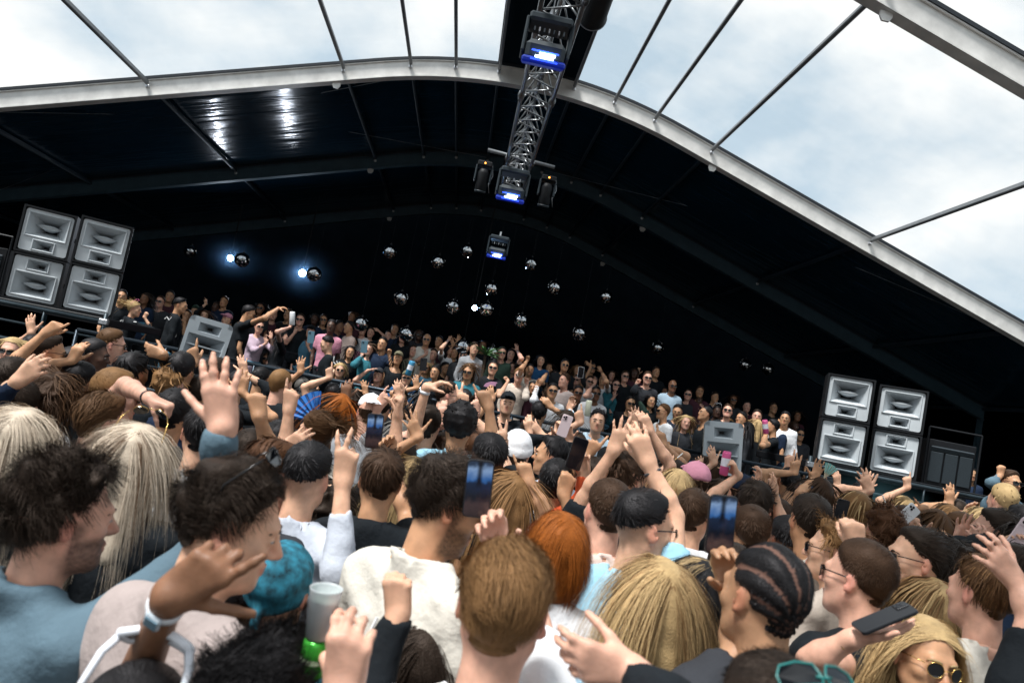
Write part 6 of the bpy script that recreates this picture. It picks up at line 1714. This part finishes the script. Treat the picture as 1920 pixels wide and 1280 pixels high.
V('man in black with two hands high by the plant', 852, 662, 22, 180, 'short', 'black', 'tan', 'long', 'black', arms=[A(860, 634, 'spread', 70, 'p', 0.0, f0=0.8), A(848, 640, 'spread', 110, 'p', 0.0, f0=0.8)])
v35 = V('man with long curls and dark glasses in a teal patterned jacket', 878, 697, 30, 190, 'longcurl', 'mid', 'tan', 'jacket', 'teal', glasses='rect', pitch=10)
V('man in round sunglasses left of the hooded man', 868, 667, 25, 185, 'short', 'dark', 'pink', 'tee', 'charcoal', glasses='round')
V('man with a slicked crop and pale hood by the plant', 889, 654, 26, 165, 'sweep', 'dark', 'fair', 'hoodie', 'grey')
v38 = V('person with sharp sunglasses in a black top with a pink arch and raised elbow', 924, 690, 31, 182, 'bun', 'black', 'fair', 'tee', 'black', glasses='rect', fem=True, arms=[A(946, 706, 'fist', 130, 'p', -0.1, e=(936, 742, 9.5))])
V('man in a dark green jacket and sunglasses by the ball', 941, 662, 25, 178, 'short', 'black', 'pink', 'jacket', 'green', glasses='rect')
V('man in sunglasses between the green jacket and the pink arch', 937, 679, 23, 180, 'short', 'black', 'tan', 'tee', 'black', glasses='rect')
V('person behind with a bare arm and open hand raised', 958, 665, 22, 180, 'short', 'black', 'pink', 'tee', 'black', arms=[A(969, 650, 'spread', 95, 'p', 0.0, e=(978, 672, 11.8))])
V('blond man in black sunglasses and a beige shirt, both hands lifted', 973, 704, 29, 180, 'sweep', 'light', 'pink', 'shirt', 'beige', glasses='rect', arms=[A(987, 710, 'fist', 95, 'p', -0.15, e=(985, 745, 9.6), s=-1)])
V('bearded man in a pale t-shirt raising a fist', 993, 694, 25, 180, 'crop', 'black', 'tan', 'tee', 'cream', beard=0.85, arms=[A(990, 668, 'fist', 80, 'p', 0.0, e=(978, 690, 10.9))])
V('woman with dark hair and folded bare arms over the rail', 1000, 727, 26, 195, 'long', 'black', 'tan', 'tee', 'maroon', fem=True)
v44 = V('man in a white long sleeve and sunglasses with one arm high', 1036, 733, 30, 182, 'crop', 'black', 'tan', 'long', 'white', glasses='rect', arms=[A(1010, 715, 'relaxed', 70, 'p', 0.0, e=(1000, 750, 9.2), s=1, f0=0.8)])
V('person in blue with a brightly lit pale face and black bangs', 1014, 676, 24, 185, 'bob', 'black', 'fair', 'tee', 'blue', fem=True)
V('woman in the shadow right of the bright face', 1029, 690, 21, 178, 'long', 'brown', 'tan', 'tee', 'black', fem=True)
V('man in round sunglasses at the back centre', 1059, 685, 25, 180, 'short', 'black', 'tan', 'tee', 'black', glasses='round')
V('man with tousled brown hair in a taupe overshirt looking left', 1058, 714, 28, 235, 'mop', 'brown', 'pink', 'jacket', 'taupe')
V('man with a bare arm lifted high behind the taupe overshirt', 1040, 705, 22, 180, 'short', 'black', 'tan', 'tee', 'black', arms=[A(1033, 692, 'fist', 40, 'p', 0.0, e=(1015, 715, 11.0))])
V('person in a black hood and sunglasses taking a picture', 1084, 737, 27, 185, 'short', 'black', 'brown', 'hoodie', 'black', glasses='rect')
V('smiling dark-skinned man in sunglasses, white t-shirt and black jacket', 1117, 738, 29, 178, 'crop', 'black', 'brown', 'tee', 'white', glasses='rect')
V('man in sunglasses with a long bare arm up', 1106, 716, 24, 180, 'short', 'brown', 'pink', 'tee', 'white', glasses='rect', arms=[A(1116, 712, 'relaxed', 80, 'p', -0.1, e=(1098, 742, 10.4), s=-1)])
V('woman with blond hair holding a pale phone up at the back', 1082, 694, 21, 180, 'long', 'light', 'tan', 'tee', 'charcoal', fem=True, arms=[A(1086, 704, 'grip', 80, 'p', -0.2)])
V('man with both hands crossed overhead and a small stick', 1130, 712, 22, 180, 'short', 'black', 'tan', 'tee', 'white', arms=[A(1124, 690, 'claw', 120, 'p', 0.0, e=(1137, 715, 11.4), s=-1), A(1102, 682, 'spread', 150, 'p', 0.1, s=1)])
V('man in dark glasses behind a lifted camera', 1155, 722, 23, 180, 'short', 'dark', 'pink', 'jacket', 'teal', glasses='rect', arms=[A(1152, 736, 'grip', 90, 'p', -0.15)])
V('man in sunglasses and an open dark jacket at the back', 1172, 706, 23, 178, 'short', 'brown', 'pink', 'jacket', 'black', glasses='rect')
V('half-hidden woman left of the open dark jacket', 1147, 704, 20, 180, 'long', 'brown', 'pink', 'tee', 'black', fem=True)
V('square-faced man in sunglasses and a black shirt', 1182, 757, 29, 182, 'short', 'black', 'tan', 'shirt', 'black', glasses='rect')
V('man in a grey bomber jacket and white t-shirt with a sleeve raised', 1214, 709, 27, 184, 'crop', 'brown', 'pink', 'jacket', 'charcoal', glasses='rect', arms=[A(1198, 712, 'fist', 60, 'p', -0.05, e=(1188, 733, 10.9), f0=0.75, s=1)])
V('laughing dark-haired woman between the bomber jacket and the white t-shirt', 1220, 752, 26, 170, 'long', 'black', 'tan', 'tee', 'black', fem=True)
V('man in a dark green printed sleeve pointing up', 1228, 772, 24, 200, 'short', 'black', 'tan', 'long', 'green', arms=[A(1196, 742, 'relaxed', 100, 'p', -0.2, e=(1210, 775, 9.0), s=1, f0=0.8)])
v59 = V('man with a short quiff and black sunglasses in a white t-shirt leaning on the rail', 1243, 772, 31, 256, 'crop', 'mid', 'tan', 'tee', 'white', glasses='rect')
V('bearded man with dark hair behind the white t-shirt', 1270, 772, 29, 200, 'short', 'black', 'tan', 'tee', 'navy', beard=0.85, pitch=10)
V('blonde woman with long loose hair staring at the camera', 1285, 792, 29, 182, 'long', 'blond', 'pink', 'jacket', 'charcoal', fem=True, sc=0.95)
V('tall man in sunglasses with a pale jersey in the gloom', 1261, 724, 25, 180, 'bald', 'black', 'brown', 'tee', 'paleblue', glasses='rect')
V('dark-skinned man in front of the pale jersey', 1259, 744, 24, 178, 'crop', 'black', 'dark', 'tee', 'black')
V('muscular bald-shaven man in a black vest looking left', 1322, 776, 31, 262, 'buzz', 'black', 'olive', 'tank', 'black', pitch=-8)
V('person with pale glasses pushed up behind the black vest', 1344, 772, 25, 185, 'crop', 'black', 'dark', 'tee', 'black', gup='round', gcol='white')
V('pale person in flat black sunglasses by the dim back row', 1364, 771, 27, 200, 'short', 'brown', 'pink', 'tee', 'black', glasses='rect', pitch=-10)
V('fair woman with tousled blond hair behind the pale horn speaker', 1365, 795, 25, 215, 'bob', 'light', 'pink', 'tee', 'black', fem=True)
V('man with slick black hair in profile behind the pale horn speaker', 1390, 785, 27, 240, 'short', 'black', 'tan', 'tee', 'cream')
V('woman with long black hair turned away above the pale horn speaker', 1400, 805, 29, 300, 'long', 'black', 'fair', 'jacket', 'charcoal', fem=True)
V('woman with long honey-blonde hair turned away', 1420, 799, 28, 20, 'long', 'blond', 'fair', 'tee', 'black', fem=True)
V('tan man in a black t-shirt drinking with his back half turned', 1448, 800, 30, 285, 'short', 'black', 'tan', 'tee', 'black', arms=[A(1438, 795, 'grip', 95, 'l', -0.1, e=(1430, 835, 8.9))])
V('man in navy behind the drinking man', 1466, 795, 27, 290, 'short', 'black', 'tan', 'tee', 'navy', glasses='rect')
V('man with swept black hair in white sleeves at the end of the group', 1472, 785, 26, 210, 'sweep', 'black', 'tan', 'long', 'white')
V('pale head behind the honey-blonde woman', 1419, 781, 25, 200, 'short', 'dark', 'pink', 'tee', 'black')
for i, (u, v, h) in enumerate([(228, 556, 22), (272, 560, 22), (300, 566, 22), (318, 556, 21), (405, 575, 20), (420, 566, 20), (488, 578, 22), (512, 590, 21), (540, 590, 21), (590, 598, 21), (606, 600, 20), (660, 594, 20),
                               (728, 630, 20), (740, 618, 20), (785, 628, 20), (823, 640, 20), (905, 648, 20), (960, 690, 21), (1110, 690, 19), (1190, 700, 20), (1230, 698, 20), (1245, 735, 20), (1290, 740, 21), (1312, 735, 21), (1310, 752, 21), (1340, 745, 20),
                               (1375, 750, 20), (1400, 762, 20), (1450, 765, 20), (1490, 800, 21), (1500, 815, 22), (1495, 780, 19), (1803, 895, 24), (1822, 890, 24)]):
    hr, cl, sk, gl = ('short', 'long', 'crop', 'short', 'bob')[i % 5], ('black', 'navy', 'charcoal', 'maroon')[i % 4], ('tan', 'brown', 'pink', 'olive', 'dark')[i % 5], i % 4 == 2
    zone = next(z for lim, z in ((290, 'at the edge of the left stack'), (330, 'behind the printed jacket'), (415, 'over the small dark horn'), (480, 'left of the outstretched arm'), (560, 'behind the outstretched arm'), (630, 'under the brightest spotlight'), (690, 'above the pink tops'),
        (735, 'left of the low mirror balls'), (770, 'between the low mirror balls'), (830, 'left of the palm'), (940, 'right of the palm'), (1000, 'behind the beige shirt'), (1150, 'above the crossed hands'), (1215, 'left of the grey bomber'), (1240, 'right of the grey bomber'), (1270, 'behind the pale jersey'),
        (1311, 'behind the black vest'), (1330, 'just left of the black vest'), (1360, 'over the black vest'), (1390, 'high over the pale horn speaker'), (1430, 'over the honey-blonde hair'), (1470, 'behind the drinking man'), (1493, 'last but one before the right stack'), (1498, 'hidden deep by the right stack'), (1600, 'nearest the right stack'), (1810, 'right of the right stack, outer'), (9999, 'right of the right stack, lower')) if u < lim)
    V(f'dim guest with {hr} hair{" and dark glasses" if gl else ""} in {cl}, {zone}', u, v, h + 2, 180 + (i * 29) % 40 - 20, hr, ('black', 'dark', 'brown')[i % 3], sk, 'tee', cl, fem=i % 5 in (1, 4), glasses='rect' if gl else None)

# more guests packed between them
vr = np.random.default_rng(21); added = 0
for t_ in range(6000):
    if added >= 40: break
    u = vr.uniform(470, 1490); f = vr.uniform(0, 1)
    vt = np.interp(u, [470, 560, 900, 1200, 1490], [585, 606, 655, 722, 800]); vb = np.interp(u, [470, 560, 900, 1200, 1490], [660, 702, 752, 795, 830]); v = vt + (vb - vt) * f
    if min((u - p[0]) ** 2 + ((v - p[1]) * 0.9) ** 2 for p in VPOS) < 15.5 ** 2: continue
    p = min(VPOS[:88], key=lambda q: (u - q[0]) ** 2 + (v - q[1]) ** 2); dx, dy = u - p[0], v - p[1]
    where = ('right of' if dx > 0 else 'left of') if abs(dx) > abs(dy) else ('below' if dy > 0 else 'above')
    hr, hcol = ('short', 'crop', 'long', 'short', 'bob', 'crop', 'longcurl')[added % 7], ('black', 'dark', 'black', 'brown', 'dark')[added % 5]; cl = ('black', 'charcoal', 'black', 'navy', 'black', 'cream', 'black', 'olivecloth')[added % 8]
    gl = added % 3 == 1; words_ = p[2].split()[:7]
    while words_[-1] in ('a', 'and', 'in', 'with', 'the', 'of', 'by', 'an', 'to', 'on', 'at', 'behind', 'left', 'right', 'black', 'white', 'his', 'her'): words_.pop()
    arm = [A(u + vr.uniform(-10, 10), v - vr.uniform(22, 32), ('open', 'fist', 'peace', 'relaxed')[added % 4], vr.uniform(70, 110), 'p', -0.05)] if added % 4 == 0 else []
    VP0 = len(VPOS); V(f'{ {"crop": "cropped", "longcurl": "curly"}.get(hr, hr)}-haired guest in {cl.replace("cloth", "")}{" with sunglasses" if gl else ""} {where} the {" ".join(words_)}', u, v, 24 - 3 * (1 - f), 180 + vr.uniform(-28, 28), hr, hcol, ('fair', 'tan', 'pink', 'brown', 'olive')[added % 5], 'tee', cl, fem=hr in ('long', 'bob', 'longcurl'), glasses='rect' if gl else None, arms=arm)
    added += 1

# ---- things held by the crowd
phone('big phone with a lit screen filming the stage, near the cream jacket', 897, 916, 1.66, 84, 'p', w=0.070, h=0.146)
phone('big phone with a lit screen filming the stage, left of the cornrows', 1352, 983, 1.62, 84, 'p', w=0.070, h=0.146)
phone('phone with a dark blue screen above the bowl-cut man', 702, 808, 2.92, 84, 'p')
phone('black phone leaning beside the orange sleeve', 1082, 850, 3.22, 72, 'p', on=False)
phone('dark phone lying flat on the outstretched palm', 1658, 1158, 1.70, 22, 'd', on=False)
phone('dark phone held by the blond-brown bob', 1577, 960, 4.0, 76, 'p', on=False)
phone('pale phone tilted left over black sleeves', 1698, 968, 3.66, 42, 'b', case='white')
phone('dark phone held level near the fan', 1512, 920, 4.3, 0, 'p')
phone('phone raised by the teal sleeve on the platform', 683, 650, 10.2, 84, 'b', case='blue', w=0.09, h=0.17)
phone('white phone lifted at the back of the platform', 1089, 698, 11.4, 82, 'p', case='white', on=False, w=0.09, h=0.17)
phone('grey phone in front of the denim shirt', 583, 632, 10.4, 84, 'b', case='blue', w=0.09, h=0.17)
phone('dark phone held by the woman in the denim jacket', 794, 683, 10.0, 84, 'b', w=0.09, h=0.17)
phone('pale phone between joined hands', 1059, 798, 5.0, 70, 'b', case='pale')
phone('pale phone at the right edge', 1913, 1003, 3.0, 55, 'b', case='pale')
can('pink can held up before the pale horn speaker', 1360, 868, 4.22, ('pink', (0.62, 0.10, 0.26)), 80, 0.027, 0.15, band=('pale', (0.7, 0.7, 0.75)))
can('pink drink raised by the drinking man', 1435, 800, 9.0, ('pink', (0.62, 0.10, 0.26)), 95, 0.034, 0.17, band=('pale', (0.7, 0.7, 0.75)))
can('blue can held by the blonde woman in glasses', 769, 690, 9.9, ('blue', (0.05, 0.25, 0.42)), 70, 0.04, 0.20, band=('pale', (0.7, 0.7, 0.75)))
can('white can with a green rim lifted over the lilac shirt', 548, 597, 9.35, ('white', (0.75, 0.76, 0.78)), 88, 0.034, 0.17)
can('tall green-white can held by the black hood', 1103, 765, 8.9, ('cream', (0.70, 0.70, 0.55)), 82, 0.036, 0.19)
# the cup pushed over a green can, in front
cz = img_dir(80); cR = surf_frame(cz, CF); cpos = at(604, 1150, 1.30)
cup = empty('plastic_cup', cpos, 'frosted white plastic cup turned over a green can', 'cup')
MB().lathe([(0.0, -0.040), (0.022, -0.040), (0.028, 0.044), (0.0287, 0.0455), (0.0275, 0.046), (0.0265, 0.042), (0.021, -0.036), (0, -0.036)], n=28, rot=cR).build('cup_wall', mat('frosted_plastic', (0.74, 0.78, 0.80), 0.35, var=0.06, vscale=30), cup, True)
mat('frosted_plastic', (0.74, 0.78, 0.80), 0.35, var=0.06, vscale=30).node_tree.nodes['Principled BSDF'].inputs['Transmission Weight'].default_value = 0.45
MB().lathe([(0.0, 0.026), (0.0255, 0.026)], n=28, rot=cR).build('drink', mat('pale_drink', (0.55, 0.66, 0.55), 0.1), cup)
gc = empty('green_can', cpos - cz * 0.070, 'shiny green can under the frosted cup', 'can')
MB().lathe([(0, -0.04), (0.019, -0.04), (0.0235, -0.034), (0.0235, 0.02), (0.021, 0.026), (0, 0.026)], n=24, rot=cR).build('can_body', mat('green_can', (0.05, 0.36, 0.04), 0.2, 0.4), gc, True)
MB().lathe([(0.0238, -0.012), (0.0238, -0.004)], n=24, rot=cR).build('can_label', mat('can_stripe', (0.6, 0.75, 0.5), 0.3), gc, True)


def fan(label, u, v, d, ang, r, spread, cols, n=13):
    root = empty('folding_fan', at(u, v, DS(d)), label, 'fan'); Zd = img_dir(ang); R3 = surf_frame(Zd, CF)
    for k in range(n):
        a0, a1 = -spread / 2 + spread * k / n, -spread / 2 + spread * (k + 1) / n; z = 0.006 * (1 if k % 2 else -1)
        pts = [(r * 0.35 * sin(a0), -z, r * 0.35 * cos(a0)), (r * sin(a0), -z, r * cos(a0)), (r * sin(a1), z, r * cos(a1)), (r * 0.35 * sin(a1), z, r * 0.35 * cos(a1))]
        am = (a0 + a1) / 2
        m = MB().add((np.array(pts + [(p[0], p[1] + 0.0015, p[2]) for p in pts])) @ R3.T, [(0, 1, 2, 3), (7, 6, 5, 4), (0, 4, 5, 1), (1, 5, 6, 2), (2, 6, 7, 3), (3, 7, 4, 0)]); m.build('fan_leaf', cols[k % len(cols)], root)
        MB().tube([R3 @ np.array([0, 0, 0]), R3 @ np.array([r * 0.97 * sin(am), 0.003, r * 0.97 * cos(am)])], 0.0025, 5).build('rib', mat('fan_rib', (0.5, 0.42, 0.3), 0.6), root)
    return root


fan('open blue folding fan with pale ribs over the crowd', 598, 792, 4.8, 128, 0.21, 1.5, [mat('fan_blue', (0.02, 0.13, 0.45), 0.5), mat('fan_blue2', (0.03, 0.18, 0.55), 0.5)])
fan('small teal and white folding fan under the right stack', 1545, 896, 4.55, 55, 0.10, 1.0, [mat('fan_teal', (0.12, 0.40, 0.38), 0.6), mat('fan_white', (0.6, 0.66, 0.62), 0.6)], 8)
for u, v, d, ang, lab in ((1660, 942, 4.6, 110, 'thin white cigarette in the lifted hand under the right platform'), (1270, 858, 4.9, 40, 'thin white cigarette by the rail banner')):
    c = empty('cigarette', at(u, v, DS(d)), lab, 'cigarette'); Zd = img_dir(ang)
    MB().tube([(0, 0, 0), Zd * 0.05], 0.004, 8).build('paper', mat('cig_paper', (0.8, 0.8, 0.78), 0.8), c); MB().tube([Zd * -0.022, (0, 0, 0)], 0.0042, 8).build('filter', mat('cig_filter', (0.6, 0.35, 0.15), 0.8), c)

# prints on clothes
def decal(info, name, pts, u, v, off, m, back=True, s=1.0):
    X = nrm(info['Rb'] @ np.array([1, 0, 0])); Zb = nrm(info['Rb'] @ np.array([0, -1, 0.05])); 
    if not back: X, Zb = -X, -Zb
    Yb = np.cross(Zb, X); n = len(pts)
    o = MB().add([(x * s, y * s, 0.002) for x, y in pts] + [(x * s, y * s, -0.012) for x, y in pts], [tuple(range(n))] + [(k, k + n, (k + 1) % n + n, (k + 1) % n) for k in range(n)]).build(name, m, info['root'])
    put(o, info['root'], np.stack([X, Yb, Zb], 1), at(u, v, info['d'] + off) - info['O']); return o




M_PRINTW = mat('print_white', (0.72, 0.72, 0.72), 0.8)
oval = lambda rx, ry, n=18: [(rx * cos(2 * pi * k / n), ry * sin(2 * pi * k / n)) for k in range(n)]
decal(v2, 'back_print', oval(0.11, 0.17), 322, 612, -0.145, mat('print_pink', (0.60, 0.30, 0.46), 0.8))
decal(v2, 'back_print', [(-0.08, -0.14), (0.08, -0.12), (0.085, 0.0), (0.03, 0.05), (0.0, 0.02), (-0.07, 0.06)], 322, 614, -0.150, mat('print_blue', (0.06, 0.25, 0.62), 0.8))
pr2 = random.Random(8)


def scrawl(info, name, pts, off):
    """raised white brush strokes; pts: photograph pixels"""
    for st in pts:
        MB().tube([at(u, v, info['d'] + off) - info['O'] for u, v in st], 0.010, 5).build(name, M_PRINTW, info['root'])


scrawl(v2, 'brush_stroke', [[(309, 598), (313, 594), (317, 600), (322, 595), (328, 599)], [(324, 603), (329, 597), (334, 602)], [(327, 612), (330, 619)], [(331, 624), (329, 632)]], -0.165)
scrawl(v12, 'brush_stroke', [[(627, 668), (625, 678), (630, 684)], [(631, 676), (634, 684), (637, 678)]], -0.15)
scrawl(v1, 'brush_stroke', [[(226, 602), (231, 599), (229, 610)], [(240, 606), (248, 603), (256, 604)]], -0.15)
decal(v38, 'chest_print', [(0.16 * cos(a), 0.10 * sin(a)) for a in np.linspace(0, pi, 12)] + [(0.09 * cos(a), 0.04 * sin(a)) for a in np.linspace(pi, 0, 12)], 926, 728, -0.155, mat('print_pink', (0.60, 0.30, 0.46), 0.8), back=False)
# track-top stripes down the raised black sleeve
a6 = f6['arms'][0]; ax6 = nrm(a6['W'] - a6['E']); sd6 = nrm(np.cross(ax6, CF))
for k in (-1, 0, 1):
    off6 = sd6 * (0.048 + 0.0 * k) + CF * 0.014 * k
    MB().tube([a6['E'] + (a6['W'] - a6['E']) * t + off6 * (1 - 0.18 * t) - f6['O'] for t in (0.05, 0.35, 0.65, 0.85)], 0.0042, 6).build('stripe', M_PRINTW, f6['root'])
